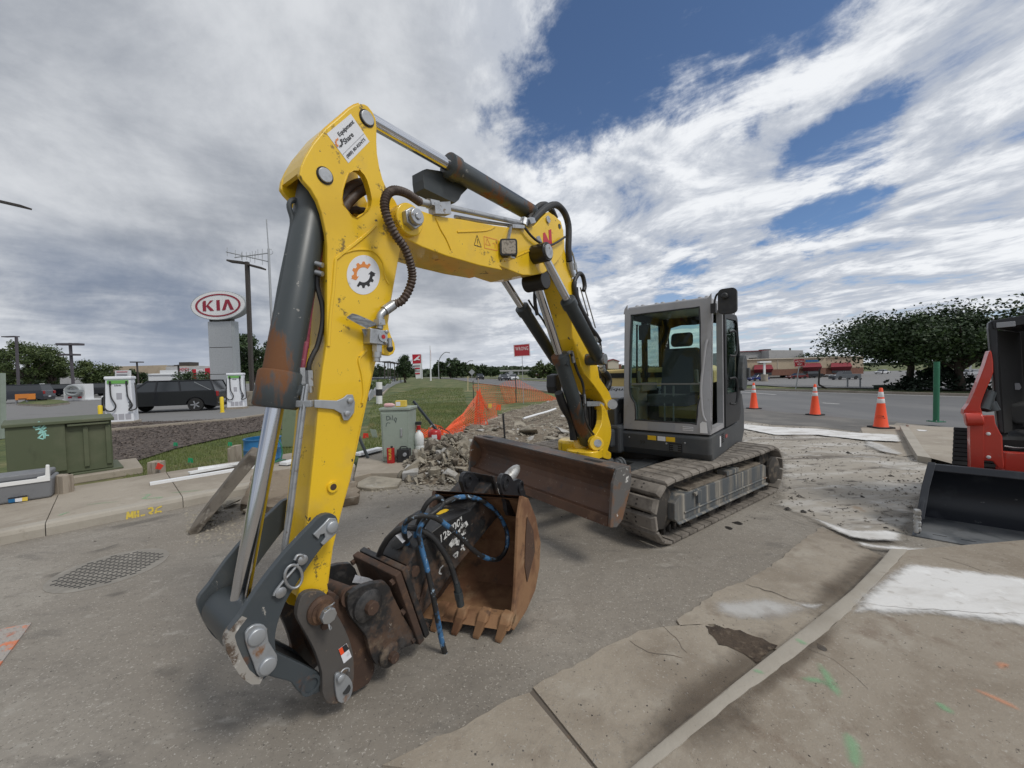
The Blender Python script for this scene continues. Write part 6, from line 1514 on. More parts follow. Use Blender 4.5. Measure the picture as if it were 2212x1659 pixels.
m1=MB();m1 .cyl(LP(zr(393,715),-.74),LP(zr(505,712),-.74),.065,n=24);m1 .build('arm_knuckle','red_paint',sk_,.01)
armL=MB().prism(LPL(smooth_poly([(398,700),(390,655),(418,620),(470,500),(520,370),(545,292),(562,300),(572,420),(530,520),(500,600),(492,640),(502,690)],2),-.86),-lp_*.16).build('lift_arm','red_paint',sk_,.03,3)
fg=MB().prism(LPL(smooth_poly([(497,690),(578,688),(585,740),(610,790),(628,820),(632,900),(640,1000),(636,1022),(600,1015),(570,975),(500,968)],1),-.80),-lp_*.03).build('front_guard','red_paint',sk_,.008,2)
m1=MB()
for x,y in((540,803),(541,948)):MB().lathe([(.017,0),(.015,.010),(.006,.014)],LP(zr(x,y),-.80),lp_,10).build('guard_bolt','white_paint',fg)
MB().prism(LPL([(600,1015),(636,1020),(640,920),(1200,950),(1200,1090),(600,1045)],-.83),-lp_*.10).build('cross_member','red_paint',sk_,.01)
m1=MB();m1 .cyl(LP(zr(550,545),-.98),LP(zr(512,655),-.90),.045,n=18);m1 .cyl(LP(zr(545,610),-.95),LP(zr(570,660),-.95),.05,n=18);m1 .build('lift_cylinder','cylinder_grey',sk_)
m1=MB();m1 .prism(LPL(smooth_poly([(540,150),(542,115),(560,98),(600,92),(600,150),(604,300),(612,500),(634,800),(604,800),(582,600),(566,400),(550,260)],1),-.98),-lp_*.09);cabL=m1 .build('cab_post','black_paint',sk_,.015,3)
m1=MB();m1 .prism(LPL([(562,98),(762,64),(1300,60),(1300,150),(762,122),(600,150),(572,150)],-.96),-lp_*.9+lq*.3);m1 .build('cab_roof','black_paint',sk_,.03,3)
MB().prism(LPL([(588,112),(706,102),(708,134),(590,145)],-.955),lp_*.012).build('roof_lamp','decal_grey',sk_,.004)
m1=MB();m1 .prism(LPL([(640,100),(1300,100),(1300,900),(650,880)],-2.0),-lp_*.04);m1 .prism(LPL([(600,840),(1300,860),(1300,1000),(640,930)],-1.05),-lp_*.9);m1 .build('cab_interior','cab_dark',sk_)
MB().prism(LPL([(585,160),(600,160),(640,800),(628,800)],-1.06),-lp_*.8+lq*.3).build('cab_side','cab_dark',sk_)
m1=MB();m1 .prism(LPL(smooth_poly([(650,640),(690,620),(900,615),(900,760),(700,740),(660,700)],1),-1.35),-lp_*.4);m1 .build('seat','seat_fabric',sk_,.04,3)
MB().prism(LPL([(628,348),(670,348),(672,392),(655,395),(652,412),(626,412)],-1.4),-lp_*.05).build('rear_panel','red_paint',sk_,.005)
MB().prism(LPL([(704,488),(735,488),(746,515),(735,530),(706,528)],-1.5),-lp_*.02).build('paper_tag','decal_grey',sk_)
for k in range(4):MB().tube(LPL([(640+k*14,880+k*6),(700,890+k*4),(780,893)],-1.0),.008,6,2).build('hose','hose_rubber' if k else 'zinc',sk_)
trl=MB().prism([LF(a,.37-.16*a-.17,z)for a,z in[(-1.0,.06),(-.94,.2),(-.96,.46),(-1.34,.82),(-1.9,.74),(-2.3,.5),(-2.2,0.0),(-1.15,0)]],lq*.36).build('rubber_track','tire',sk_,.02)
for k in range(11):
 t=k/10;a,z=-.955-.405*t,.46+.40*t
 MB().bar(LF(a-.0,.195-.16*a,z),LF(a,.57-.16*a,z),.035,.05,upv=V((.5,.5,.7))).build('tread_lug','tire',trl,.006)
for nm in('arm_upright','arm_knuckle','lift_arm','front_guard','lift_cylinder','cab_post','rubber_track','cab_side'):
 for o in[c for c in sk_.children if c.name.split('.')[0]==nm]:
  c=o.copy();col.objects.link(c);c.parent=sk_;c.location=o.location+lq*(1.02 if nm in('cab_post','cab_side')else 1.14)
  # ------------------------------------------------------------------ broken concrete
def chunk_mesh(seed,flat_=.6):
 rnd=random.Random(seed);bm=bmesh.new()
 for _ in range(13):
  p=V((rnd.gauss(0,1),rnd.gauss(0,1),rnd.gauss(0,1))).normalized()
  p=V((max(-.72,min(.72,p.x)),max(-.72,min(.72,p.y)),max(-.6,min(.6,p.z))))*rnd.uniform(.85,1.1)
  bm.verts.new((p.x,p.y*rnd.uniform(.7,1),p.z*flat_))
 bmesh.ops.convex_hull(bm,input=bm.verts)
 for v_ in[v_ for v_ in bm.verts if not v_.link_faces]:bm.verts.remove(v_)
 me=bpy.data.meshes.new('chunk');bm.to_mesh(me);bm.free();return me
CH_M=[]
for i in range(18):
 me=chunk_mesh(100+i,(.38,.55,.75)[i%3]);me.materials.append(MT[('stone','stone','stone_dark','stone','stone','stone_pale')[i%6]]);CH_M.append(me)
rp=thing('rubble_pile','heap of broken concrete and stone chunks beside the utility cabinet','rubble',(-1.02,6.45,0))
def mound(x,y):
 d=math.hypot((x+1.02)/.98,(y-6.5)/.92);d2=math.hypot((x+.35)/1.1,(y-7.1)/1.0)
 return max(.60*max(0,1-d)**.85,.34*max(0,1-d2))+.03*nz(x*4,y*4)
m1=MB();n=40
m1 .add([(-2.4+3.4*i/n,5.2+3.2*j/n,max(-.02,mound(-2.4+3.4*i/n,5.2+3.2*j/n)-.05))for j in range(n+1)for i in range(n+1)],[(j*(n+1)+i,j*(n+1)+i+1,(j+1)*(n+1)+i+1,(j+1)*(n+1)+i)for j in range(n)for i in range(n)],True)
m1 .build('dirt_core','dirt',rp)
rnd=random.Random(31)
def put_chunk(par,x,y,z,s_,name='chunk',flat_=1.,mats=None):
 o=bpy.data.objects.new(name,rnd.choice(CH_M));col.objects.link(o);o.parent=par
 b=par.location;o.location=(x-b.x,y-b.y,z-b.z);o.rotation_euler=(rnd.uniform(-.6,.6)if flat_<1 else rnd.uniform(0,6),rnd.uniform(-.5,.5)if flat_<1 else rnd.uniform(0,6),rnd.uniform(0,6.3))
 o.scale=(s_*rnd.uniform(.8,1.3),s_*rnd.uniform(.7,1.1),s_*rnd.uniform(.7,1.1)*flat_);return o
k=0
while k<255:
 x,y=-1.02+rnd.gauss(0,.46),6.4+rnd.gauss(0,.44);h=mound(x,y)
 if h<.02 and rnd.random()<.8:continue
 front_=(6.6-y)
 s_=rnd.choice((.045,.05,.06,.065,.075,.085,.10,.12))*rnd.uniform(.85,1.2)
 put_chunk(rp,x,y,h+s_*.15,s_);k+=1
for x,y,s_ in((-1.55,6.0,.19),(-1.62,6.3,.2),(-1.35,6.35,.2),(-.75,6.1,.14),(-1.2,5.75,.15),(-1.75,5.95,.14),(-1.0,6.9,.18),(-.6,6.5,.16),(-1.45,5.7,.1),(-.9,5.75,.11)):
 put_chunk(rp,x,y,mound(x,y)+s_*.2,s_)
m1=MB()
for _ in range(2200):
 x,y=-.9+rnd.gauss(0,.62),6.35+rnd.gauss(0,.55);pebble(m1,V((x,y,max(0,mound(x,y))+.012)),rnd.uniform(.010,.03),rnd)
struct(m1 .build('small_chips','stone',rp),'stuff')
# torn-up bed running back to the fence
tb2=[G(*p)for p in[(1000,1035),(905,960),(940,945),(1060,905),(1130,880),(1200,866),(1235,866),(1245,905),(1250,960),(1190,1000),(1080,1030)]]
m1=MB();x0,x1,y0,y1=min(p.x for p in tb2)-.3,max(p.x for p in tb2)+.3,min(p.y for p in tb2)-.3,max(p.y for p in tb2)+.3
NX,NY=60,150;vs=[];inn=[]
def bed(x,y):return.05+.10*nz(x*1.1,y*.8,5)+.05*nz(x*4,y*4)+.22*max(0,nz(x*.5+3,y*.35))
for j in range(NY+1):
 for i in range(NX+1):
  x,y=x0+(x1-x0)*i/NX,y0+(y1-y0)*j/NY;e=edge_d(x,y,tb2);vs.append((x,y,bed(x,y)*sstep(-.3,.5,e)-.03*(1-sstep(-.3,.2,e))));inn.append(e>-.35)
m1 .add(vs,[(j*(NX+1)+i,j*(NX+1)+i+1,(j+1)*(NX+1)+i+1,(j+1)*(NX+1)+i)for j in range(NY)for i in range(NX)if inn[j*(NX+1)+i]and inn[(j+1)*(NX+1)+i+1]],True)
tbed=struct(m1 .build('torn_up_ground','dirt'))
k=0
for x,y in scatter(tb2,400,rnd):
 if y<11.5 or rnd.random()<.25:
  s_=rnd.choice((.05,.06,.08,.10,.14,.2))*rnd.uniform(.8,1.2);put_chunk(tbed,x,y,max(0,bed(x,y))+.0,s_,flat_=.55);k+=1
 if k>=215:break
for x,y,s_,c_ in((.35,9.4,.42,4),(1.3,9.9,.36,4),(1.25,8.0,.4,5),(.2,10.9,.3,2),(.9,8.6,.3,0),(-.1,9.9,.25,2)):
 put_chunk(tbed,x,y,bed(x,y)+.04,s_,flat_=.4)
m1=MB()
for x,y in scatter(tb2,3200,rnd):pebble(m1,V((x,y,max(0,bed(x,y))+.005)),rnd.uniform(.012,.045),rnd)
struct(m1 .build('small_chips','stone',tbed),'stuff')
# broken slabs lying by the curb
def slab(name,label,top,th,mat='stone',jagamp=.03,group=None,side='stone'):
 c=sum(top,V((0,0,0)))/len(top);r_=random.Random(int(abs(c.x)*100));P=[]
 nrm=(top[1]-top[0]).cross(top[2]-top[0]).normalized();nrm=nrm if nrm.z>0 else-nrm
 for i in range(len(top)):
  a,b=top[i],top[(i+1)%len(top)];k_=max(2,int((b-a).length/.09))
  for j in range(k_):P.append(a.lerp(b,j/k_)+V((r_.uniform(-1,1),r_.uniform(-1,1),0))*jagamp*(.5 if j==0 else 1))
 m_=MB();m_.prism(P,-nrm*th)
 o=m_.build(name,mat,None,.008,1,loc=(c.x,c.y,0));return tag(o,label,'slab',group)
e0=G(*zl(1450,1172)).y
m1=MB();m1 .prism([AT(*zl(*q_),e0+.12*k_/7)for k_,q_ in enumerate(((1418,1150),(1445,1178),(1492,1168),(1640,985),(1800,790),(1960,600),(1950,572),(1885,560),(1800,655),(1650,850),(1530,1000)))],V((-.30,.50,.0)))
tag(m1 .build('concrete_slab','stone_dark',None,.012,2,loc=tuple(G(*zl(1450,1172)))),'long broken concrete slab leaning up on its edge by the curb','slab')
slab('concrete_slab','wide broken slab with brown soil face propped behind the leaning slab',[G(520,1088,.10),AT(548,1022,5.4),AT(628,1012,5.7),AT(772,1040,5.5),G(776,1072,.12),G(640,1098,.10)],.11,'soil_face',.022)
slab('concrete_slab','flat brown slab lying on the ground left of the rubble heap',[G(762,1050,.06),G(800,1026,.09),G(868,1034,.08),G(856,1050,.05),G(800,1055,.05)],.06,'stone',.02)
slab('concrete_slab','pale concrete block at the left foot of the rubble heap',[G(868,1022,.14),G(880,1002,.2),G(905,1000,.2),G(902,1020,.16)],.13,'stone_pale',.012)
m1=MB();rnd=random.Random(77)
for _ in range(500):
 p=G(rnd.uniform(400,600),0+rnd.gauss(1135,22));pebble(m1,V((p.x,p.y,.006)),rnd.uniform(.006,.022),rnd)
for _ in range(60):
 p=G(rnd.gauss(790,25),rnd.gauss(1055,6));pebble(m1,V((p.x,p.y,.006)),rnd.uniform(.008,.03),rnd)
struct(m1 .build('rubble_crumbs','stone',pave),'stuff')
tag_pos=[(470,1108,.11),(500,1095,.13),(448,1128,.07),(540,1110,.10)]
for i,(x,y,s_)in enumerate(tag_pos):
 p=G(x,y);o=bpy.data.objects.new('stone',CH_M[i*3+1]);col.objects.link(o);o.location=(p.x,p.y,s_*.4);o.scale=(s_,s_,s_);o.rotation_euler=(0,0,i*1.3)
 tag(o,['rough stone under the leaning slab','dark stone deep under the propped slab','small stone at the low end of the leaning slab','stone at the front of the propped slab'][i],'stone','stones under the broken slabs')
 # ------------------------------------------------------------------ street furniture and site items
cone=thing('traffic_cone','orange traffic cone standing nearest, by the corner curb','cone',group='traffic cones along the road')
CHt_=1.0
MB().prism([(x,y,0)for x,y in rrect(.40,.40,.05,3)],(0,0,.035)).build('base','tire',cone,.008,loc=(0,0,0))
def cr_(z):return.145-(.145-.032)*(z-.035)/(CHt_-.035)
cbody=MB().lathe([(cr_(.035)+.01,.035),(cr_(.05),.05),(cr_(.6),.6),(cr_(CHt_-.01),CHt_-.01),(cr_(CHt_)-.008,CHt_)],(0,0,0),n=28).build('body','cone_orange',cone,loc=(0,0,0))
for z0,z1_ in((.62,.73),(.77,.90)):MB().lathe([(cr_(z0)+.001,z0),(cr_(z0)+.003,z0+.004),(cr_(z1_)+.003,z1_-.004),(cr_(z1_)+.001,z1_)],(0,0,0),n=28).build('reflective_band','cone_white',cbody,loc=(0,0,0))
for i,(x,y,l_)in enumerate(((1632,884,'orange traffic cone standing farthest, just right of the excavator cab'),(1766,898,'orange traffic cone in the middle of the three'))):
 p=G(x,y);dup(cone,(p.x,p.y+.1,.012),.2+i*.2,l_)
p=G(1913,927);cone.location=(p.x,p.y+.12,.016);cone.rotation_euler=(0,0,-.1)
q0=p+V((-.005,.12-.148,.25));dv=V((q0 .x,q0 .y,0)).normalized();sdv=V((dv.y,-dv.x,0))
for k_,z in enumerate((.0,.045)):
 w_=.085-.02*k_
 MB().prism([p+V((0,.12,.016))+sdv*x-dv*(math.sqrt(max(.0001,cr_(.25+z)**2-x*x))+.002)+UPZ*(.25+z+.016*s_)for x,s_ in[(w_*q_/4,-1)for q_ in range(-4,5)]+[(w_*q_/4,1)for q_ in range(4,-5,-1)]],-dv*.0006).build('print','decal_black',cone,loc=None)
gp_=G(2022,921);gpo=thing('green_post','dark green steel post standing on the corner walk','post',(gp_.x,gp_.y,.115))
hh=(G(2022,921)-CAM).length
MB().cyl((gp_.x,gp_.y,.115),(gp_.x+.01,gp_.y,1.63),.057,n=20).build('tube','post_green',gpo)
m1=MB();m1 .prism([(gp_.x+x,gp_.y+y,.116)for x,y in rrect(.26,.26,.03,3)],UPZ*.02);pl_=m1 .build('base_plate','post_green',gpo,.003)
for sx_,sy_ in((-1,-1),(1,-1),(1,1),(-1,1)):MB().cyl((gp_.x+sx_*.09,gp_.y+sy_*.09,.136),(gp_.x+sx_*.09,gp_.y+sy_*.09,.16),.014,n=6).build('bolt','galv',pl_)
# wrong-way signs
def sign(base,corners,label,lines,post_top,postw=.05,mat='sign_red',depth=None):
 """corners: photo points tl, tr, br, bl; sign faces the camera at the post's depth"""
 t=thing('road_sign',label,'sign',tuple(base))
 Pc=[AT(*c,base.y-.03)for c in corners];n_=V((0,-1,0))
 pl_=MB().prism(Pc,V((0,.012,0))).build('panel',mat,t)
 o,X,Y=Pc[3],Pc[2]-Pc[3],Pc[0]-Pc[3]
 bw=.035
 mb_=MB()
 for a,b in zip(Pc,Pc[1:]+Pc[:1]):
  c_=sum(Pc,V((0,0,0)))/4;mb_.add([a.lerp(c_,.03)+n_*.003,b.lerp(c_,.03)+n_*.003,b.lerp(c_,.075)+n_*.003,a.lerp(c_,.075)+n_*.003],[(0,1,2,3)])
 mb_.build('border','white_plain',t)
 for txt,x,y,w_,h_ in lines:lettering(txt,o+X*x+Y*y+n_*.004,X*w_,Y*h_,'white_plain',t,bold=-.004,lift=.0,space=1.18)
 tp=AT(*post_top,base.y);MB().bar(base,tp,postw,postw*.6).build('post','galv',t)
 return t
b1_=G(1131,872)
sign(b1_,[(1109,745),(1144,742),(1145.5,768.5),(1110.5,770.5)],'red WRONG sign on a tall post behind the orange fence',[('WRONG',.11,.50,.78,.30)],(1127,744))
b2_=GT(1719,841)
sign(b2_,[zs(1197,423),zs(1357,411),zs(1371,520),zs(1211,535)],'red WRONG WAY sign leaning on the far verge',[('WRONG',.12,.53,.76,.28),('WAY',.26,.15,.48,.28)],zs(1285,470),.06)
# pad transformer
X0,X1=G(*zl(62,775),.12),G(*zl(862,660),.12)
tx=(X1-X0).normalized();ty=V((-tx.y,tx.x,0));TL=(X1-X0).length;THt=1.0
tf=thing('pad_transformer','olive green steel transformer box with cyan graffiti at the left edge','transformer box',(X0 .x,X0 .y,.0))
def TF(a,b,z):return X0+tx*a+ty*b+UPZ*(z-.12)
MB().prism([TF(-.25,-.22,-.02),TF(TL+.35,-.22,-.02),TF(TL+.40,1.1,-.02),TF(-.25,1.1,-.02)],UPZ*.12).build('concrete_pad','concrete_walk',tf,.015)
MB().prism([TF(0,0,.14),TF(TL,0,.14),TF(TL,.95,.14),TF(0,.95,.14)],UPZ*(THt-.14)).build('tank','transformer_green',tf,.012)
MB().prism([TF(a,-.06,z)for a,z in[(.0,THt+.0),(TL*.53,THt),(TL*.53,.20),(.0,.20)]],ty*.058).build('door','transformer_green',tf,.012)
MB().prism([TF(-.03,b,z)for b,z in[(-.10,THt-.02),(1.0,THt-.02),(1.0,THt+.035),(.4,THt+.075),(-.10,THt+.035)]],tx*(TL+.06)).build('lid','transformer_green',tf,.01)
MB().prism([TF(TL*.55,b,z)for b,z in[(-.09,THt-.07),(.0,THt-.07),(.0,THt-.05),(-.09,THt-.04)]],tx*(TL*.42)).build('drip_edge','transformer_green',tf,.004)
for f_ in(.70,.93):MB().prism([TF(TL*f_,-.035,.22),TF(TL*f_+.06,-.035,.22),TF(TL*f_+.06,0,.22),TF(TL*f_,0,.22)],UPZ*(THt-.32)).build('rib','transformer_green',tf,.006)
MB().prism([TF(TL*.56,-.05,.10),TF(TL+.12,-.05,.10),TF(TL+.12,.98,.10),TF(TL*.56,.98,.10)],UPZ*.035).build('sill','transformer_green',tf,.006)
MB().prism([TF(TL*.56,-.03,.0),TF(TL*.62,-.03,.0),TF(TL*.62,.9,.0),TF(TL*.56,.9,.0)],UPZ*.10).build('skid','transformer_green',tf);MB().prism([TF(TL*.96,-.03,.0),TF(TL+.10,-.03,.0),TF(TL+.10,.9,.0),TF(TL*.96,.9,.0)],UPZ*.10).build('skid','transformer_green',tf)
fg_=lambda x,y:PLN(*zl(x,y),TF(0,-.061,0),ty)
m1=MB()
for pl_ in([(300,308),(262,330),(258,355),(300,345),(315,310),(290,360)],[(310,312),(340,330),(300,372),(350,350),(300,385)],[(268,370),(330,360),(290,400),(352,375)],[(320,365),(335,435)],[(290,432),(340,390),(338,436)],[(285,430),(330,440)],[(335,410),(372,412)]):
 P=catmull([fg_(*p)for p in pl_],4)if len(pl_)>2 else[fg_(*p)for p in pl_]
 for a,b in zip(P,P[1:]):
  d=(b-a).normalized();s_=d.cross(ty);m1 .add([a-s_*.009-ty*.001,b-s_*.009-ty*.001,b+s_*.009-ty*.001,a+s_*.009-ty*.001],[(0,1,2,3)])
m1 .build('graffiti','graffiti_cyan',tf)
# grey tub with white rim strip
ua,ub_=G(*zl(-330,990),.142),G(*zl(408,878),.142);tv=(ub_-ua).normalized();tn_=V((-tv.y,tv.x,0));TLn=(ub_-ua).length
tubo=thing('cooler_box','grey plastic cooler box with a white rim on the left sidewalk','cooler',(ub_.x,ub_.y,.142))
cf=lambda a,b,z:ub_+tv*a+tn_*b+UPZ*z
hgt_=.27
m1=MB();m1 .hexa([cf(-TLn,0,0),cf(-.02,0,0),cf(-.02,.42,0),cf(-TLn,.42,0)],[cf(-TLn,-.02,hgt_),cf(0,-.02,hgt_),cf(0,.44,hgt_),cf(-TLn,.44,hgt_)]);m1 .build('tub','plastic_grey',tubo,.03,3)
m1=MB();m1 .bar(cf(-TLn,-.022,hgt_-.02),cf(-.02,-.022,hgt_-.02),.018,.05);m1 .build('rim','white_paint',tubo,.004)
m1=MB();m1 .prism([cf(-TLn,.05,hgt_+.001),cf(-.03,.05,hgt_+.001),cf(-.03,.43,hgt_+.001),cf(-TLn,.43,hgt_+.001)],UPZ*.07);m1 .build('lid','plastic_grey',tubo,.02,3)
m1=MB();m1 .prism([cf(-.13,-.03,hgt_-.04),cf(-.02,-.03,hgt_-.04),cf(-.02,-.03,hgt_+.16),cf(-.05,-.03,hgt_+.17),cf(-.06,-.03,hgt_+.03),cf(-.13,-.03,hgt_+.02)],tn_*.05);m1 .build('latch','white_paint',tubo,.008)
ll=[PLN(*zl(x,y),cf(0,-.012,0),tn_)for x,y in((62,885),(210,862),(212,905),(66,922))]
MB().prism([p-tn_*.008 for p in ll],-tn_*.001).build('sticker','decal_white',tubo);MB().prism([p-tn_*.010 for p in(ll[0],ll[0].lerp(ll[1],.34),ll[3].lerp(ll[2],.34),ll[3])],-tn_*.001).build('sticker','plastic_blue',tubo);MB().prism([p-tn_*.010 for p in(ll[0].lerp(ll[1],.72),ll[1],ll[2],ll[3].lerp(ll[2],.7))],-tn_*.001).build('sticker','carton_yellow',tubo);MB().prism([p-tn_*.0115 for p in(ll[0],ll[1],ll[1].lerp(ll[2],.3),ll[0].lerp(ll[3],.3))],-tn_*.001).build('sticker','decal_black',tubo)
# old wooden posts
for i,(zx,zy,zt2,w_,l_)in enumerate(((470,868,703,.24,'weathered wooden post beside the grey cooler box'),(1190,738,602,.20,'weathered wooden post behind a red flag'),(1782,630,480,.15,'split wooden post left of the blue barrel'))):
 p=G(*zl(zx,zy),.0 if i else.10);top=AT(*zl(zx,zt2),p.y);h_=top.z-p.z
 w_=(AT(*zl(zx+(58,45,38)[i],zy),p.y)-AT(*zl(zx-(58,45,38)[i],zy),p.y)).length
 pt=thing('wooden_post',l_,'post',tuple(p),group='old wooden posts along the walk')
 mw=MB();rn=random.Random(i);wd_=w_/3
 for k_ in range(3):
  c=p+V((-w_/2+wd_*(k_+.5),0,0));hh_=h_*(1-(.12 if(k_==0 and i==2)else.03*rn.random()))
  MB().hexa([c+V((sx_*wd_*.49,sy_*.07,-.05))for sx_,sy_ in((-1,-1),(1,-1),(1,1),(-1,1))],[c+V((sx_*wd_*.48,sy_*.065,hh_-.02*rn.random()))for sx_,sy_ in((-1,-1),(1,-1),(1,1),(-1,1))]).build('stave','wood_old',pt,.008)
fp=AT(*zl(1205,650),G(*zl(1190,738)).y-.12)
fl_=thing('marker_flag','square red marker flag in front of the wooden post','flag',(fp.x,fp.y,0),group='marker flags')
MB().prism([AT(*zl(x,y),fp.y)for x,y in((1175,665),(1195,618),(1240,640),(1215,672))],V((0,.003,0))).build('flag','flag_red',fl_);MB().cyl((fp.x,fp.y+.01,0),(fp.x,fp.y+.01,fp.z),.003,n=6).build('wire','galv',fl_)
for i,(x,y,l_)in enumerate(((1327,480,'green marker flag at the edge of the mulch'),(1740,478,'green marker flag behind the split post'),(1440,602,'green marker flag in the dry grass'))):
 p=G(*zl(x,y+30));f2=thing('marker_flag',l_,'flag',tuple(p),group='marker flags');c=AT(*zl(x,y),p.y)
 MB().prism([c+V((-.05,0,-.04)),c+V((.05,.01,-.05)),c+V((.055,0,.04)),c+V((-.045,.01,.05))],V((0,.003,0))).build('flag','flag_green',f2);MB().cyl(p,c,.003,n=6).build('wire','galv',f2)
p=G(915,955)
# white plastic boards
for i,(a,b,w_,zz_)in enumerate((((1135,782),(1830,668),.12,.15),((1430,700),(1835,628),.10,.175),((1500,668),(1838,622),.07,.20))):
 A_,B_=G(*zl(*a),zz_),G(*zl(*b),zz_);B2=A_.lerp(B_,1.35);L_=(B2-A_)
 bd_=thing('plastic_board',['longest white plastic board lying on the sidewalk edge','white plastic board in the middle of the stack','shortest white plastic board on top of the stack'][i],'board',tuple(A_),group='white plastic boards on the walk')
 MB().bar(A_+UPZ*.012,B2+UPZ*.012,w_,.022).build('board','pvc_white',bd_,.003);MB().bar(A_+UPZ*.012-L_.normalized().cross(UPZ)*-(w_/2+.004),B2+UPZ*.012-L_.normalized().cross(UPZ)*-(w_/2+.004),.006,.04).build('lip','pvc_white',bd_)
for i,(a,b)in enumerate((((2145,640),(2330,590)),((745,1118),(815,1100)))):
 if i==0:A_,B_=G(*zl(*a),.15),G(*zl(*b),.15)
 else:A_,B_=G(770,985,.16),G(822,972,.16)
 bd_=thing('plastic_board',['white plastic board end showing right of the blue barrel','white plastic board by the utility cabinet'][i],'board',tuple(A_));MB().bar(A_+UPZ*.03,B_+UPZ*.03,.16,.05).build('board','pvc_white',bd_,.003);MB().bar(A_+UPZ*.0,B_+UPZ*.0,.2,.012).build('backing','black_plastic',bd_)
 # blue barrel
p=G(570,1012,.0);bl=thing('plastic_barrel','blue open plastic barrel behind the excavator arm','barrel',tuple(p))
bh2=AT(570,945,p.y).z;br_=35/831*p.y
mbk=MB();mbk.lathe([(br_*.92,0),(br_*.98,.04),(br_*1.0,bh2*.32),(br_*1.03,bh2*.34),(br_*1.0,bh2*.36),(br_*1.0,bh2*.66),(br_*1.03,bh2*.68),(br_*1.0,bh2*.7),(br_*.97,bh2*.96),(br_*1.02,bh2*.97),(br_*1.02,bh2),(br_*.9,bh2),(br_*.88,bh2*.55)],p,n=32);mbk.build('drum','plastic_blue',bl)
MB().tube([p+V((-.05,0,bh2*.7)),p+V((.05,-.05,bh2+.03)),p+V((.25,-.12,bh2+.06)),p+V((.40,-.12,bh2*.8)),p+V((.42,-.15,bh2*.4)),p+V((.36,-.3,.17)),p+V((.5,-.25,.2)),p+V((.46,-.1,.17))],.012,8,5).build('hose','post_green',bl)
# second pale box behind the arm
p=G(640,965);pb_=thing('utility_box','pale green utility box half hidden behind the excavator arm','utility box',tuple(p))
MB().prism([AT(607,966,p.y),AT(700,964,p.y),AT(700,868,p.y),AT(611,868,p.y)],V((0,.6,0))).build('housing','box_green_pale',pb_,.01)
MB().prism([AT(603,871,p.y-.03),AT(704,871,p.y-.03),AT(704,863,p.y-.03),AT(607,863,p.y-.03)],V((0,.66,0))).build('lid','box_green_pale',pb_,.01)
# utility cabinet
cbx=G(*z2(1200,690),.13);cyy=cbx.y
cab_=thing('utility_cabinet','pale green metal utility cabinet with a scrawl on its door','cabinet',(cbx.x,cbx.y,.13))
cA=[AT(*z2(1175,395),cyy),AT(*z2(1342,390),cyy+.10),AT(*z2(1340,660),cyy+.10),AT(*z2(1190,680),cyy)]
cA[3].z=.13;cA[2].z=.13
dpt=V((.03,.40,0))
chs=MB().prism(cA,dpt).build('housing','cabinet_green',cab_,.008)
MB().prism([c+V((0,0,0))for c in[cA[0]+V((-.02,-.02,0)),cA[1]+V((.02,-.02,0)),cA[1]+V((.02,-.02,.05)),cA[0]+V((-.02,-.02,.05))]],dpt*1.08).build('lid','cabinet_green',cab_,.01)
nC=(cA[1]-cA[0]).cross(UPZ).normalized();nC=nC if nC.y<0 else-nC
MB().prism([cA[0].lerp(cA[1],x).lerp(cA[3].lerp(cA[2],x),y)+nC*.001 for x,y in((.05,.05),(.93,.05),(.93,.92),(.05,.92))],nC*.012).build('door','cabinet_green',chs,.004)
MB().prism([cA[0].lerp(cA[1],x).lerp(cA[3].lerp(cA[2],x),y)+nC*.014 for x,y in((.70,.36),(.76,.36),(.76,.52),(.70,.52))],nC*.02).build('handle','galv',chs,.004)
m1=MB()
def cS(x,y):return PLN(*zm(x,y),cA[0]+nC*.0145,nC)
for pl_ in([(345,680),(348,715),(372,705),(365,680),(345,684)],[(378,690),(382,712)],[(392,675),(396,712)],[(418,690),(405,712),(420,725),(425,695),(418,735)],[(360,730),(345,740),(342,765)],[(362,735),(375,735)]):
 P=[cS(*p_)for p_ in pl_]
 for a,b in zip(P,P[1:]):
  d=(b-a).normalized();s_=d.cross(nC);m1 .add([a-s_*.006+nC*.001,b-s_*.006+nC*.001,b+s_*.006+nC*.001,a+s_*.006+nC*.001],[(0,1,2,3)])
m1 .build('scrawl','graffiti_grey',chs)
tz=cA[0].z+.05
pk=thing('spray_can','pink bottle lying on top of the utility cabinet','bottle',(cA[0].x+.2,cA[0].y+.1,tz));a_p=AT(*zm(335,603),cyy+.12);b_p=AT(*zm(400,610),cyy+.12);a_p.z=b_p.z=tz+.036
MB().lathe([(.015,-.02),(.034,.0),(.036,.02),(.036,(b_p-a_p).length-.02),(.025,(b_p-a_p).length),(.012,(b_p-a_p).length+.03)],a_p,(b_p-a_p),18).build('bottle','pink_plastic',pk)
ya,yb=AT(*zm(416,608),cyy+.15),AT(*zm(494,606),cyy+.15);yc=thing('cardboard_box','small yellow carton on top of the utility cabinet','box',(ya.x,ya.y,tz))
ya.z=yb.z=tz;MB().prism([ya,yb,yb+UPZ*.11,ya+UPZ*.11],V((0,.13,0))).build('carton','carton_yellow',yc,.003);MB().prism([ya+V((.01,-.002,.02)),ya+V((.09,-.002,.02)),ya+V((.09,-.002,.09)),ya+V((.01,-.002,.09))],V((0,-.001,0))).build('label','decal_white',yc)
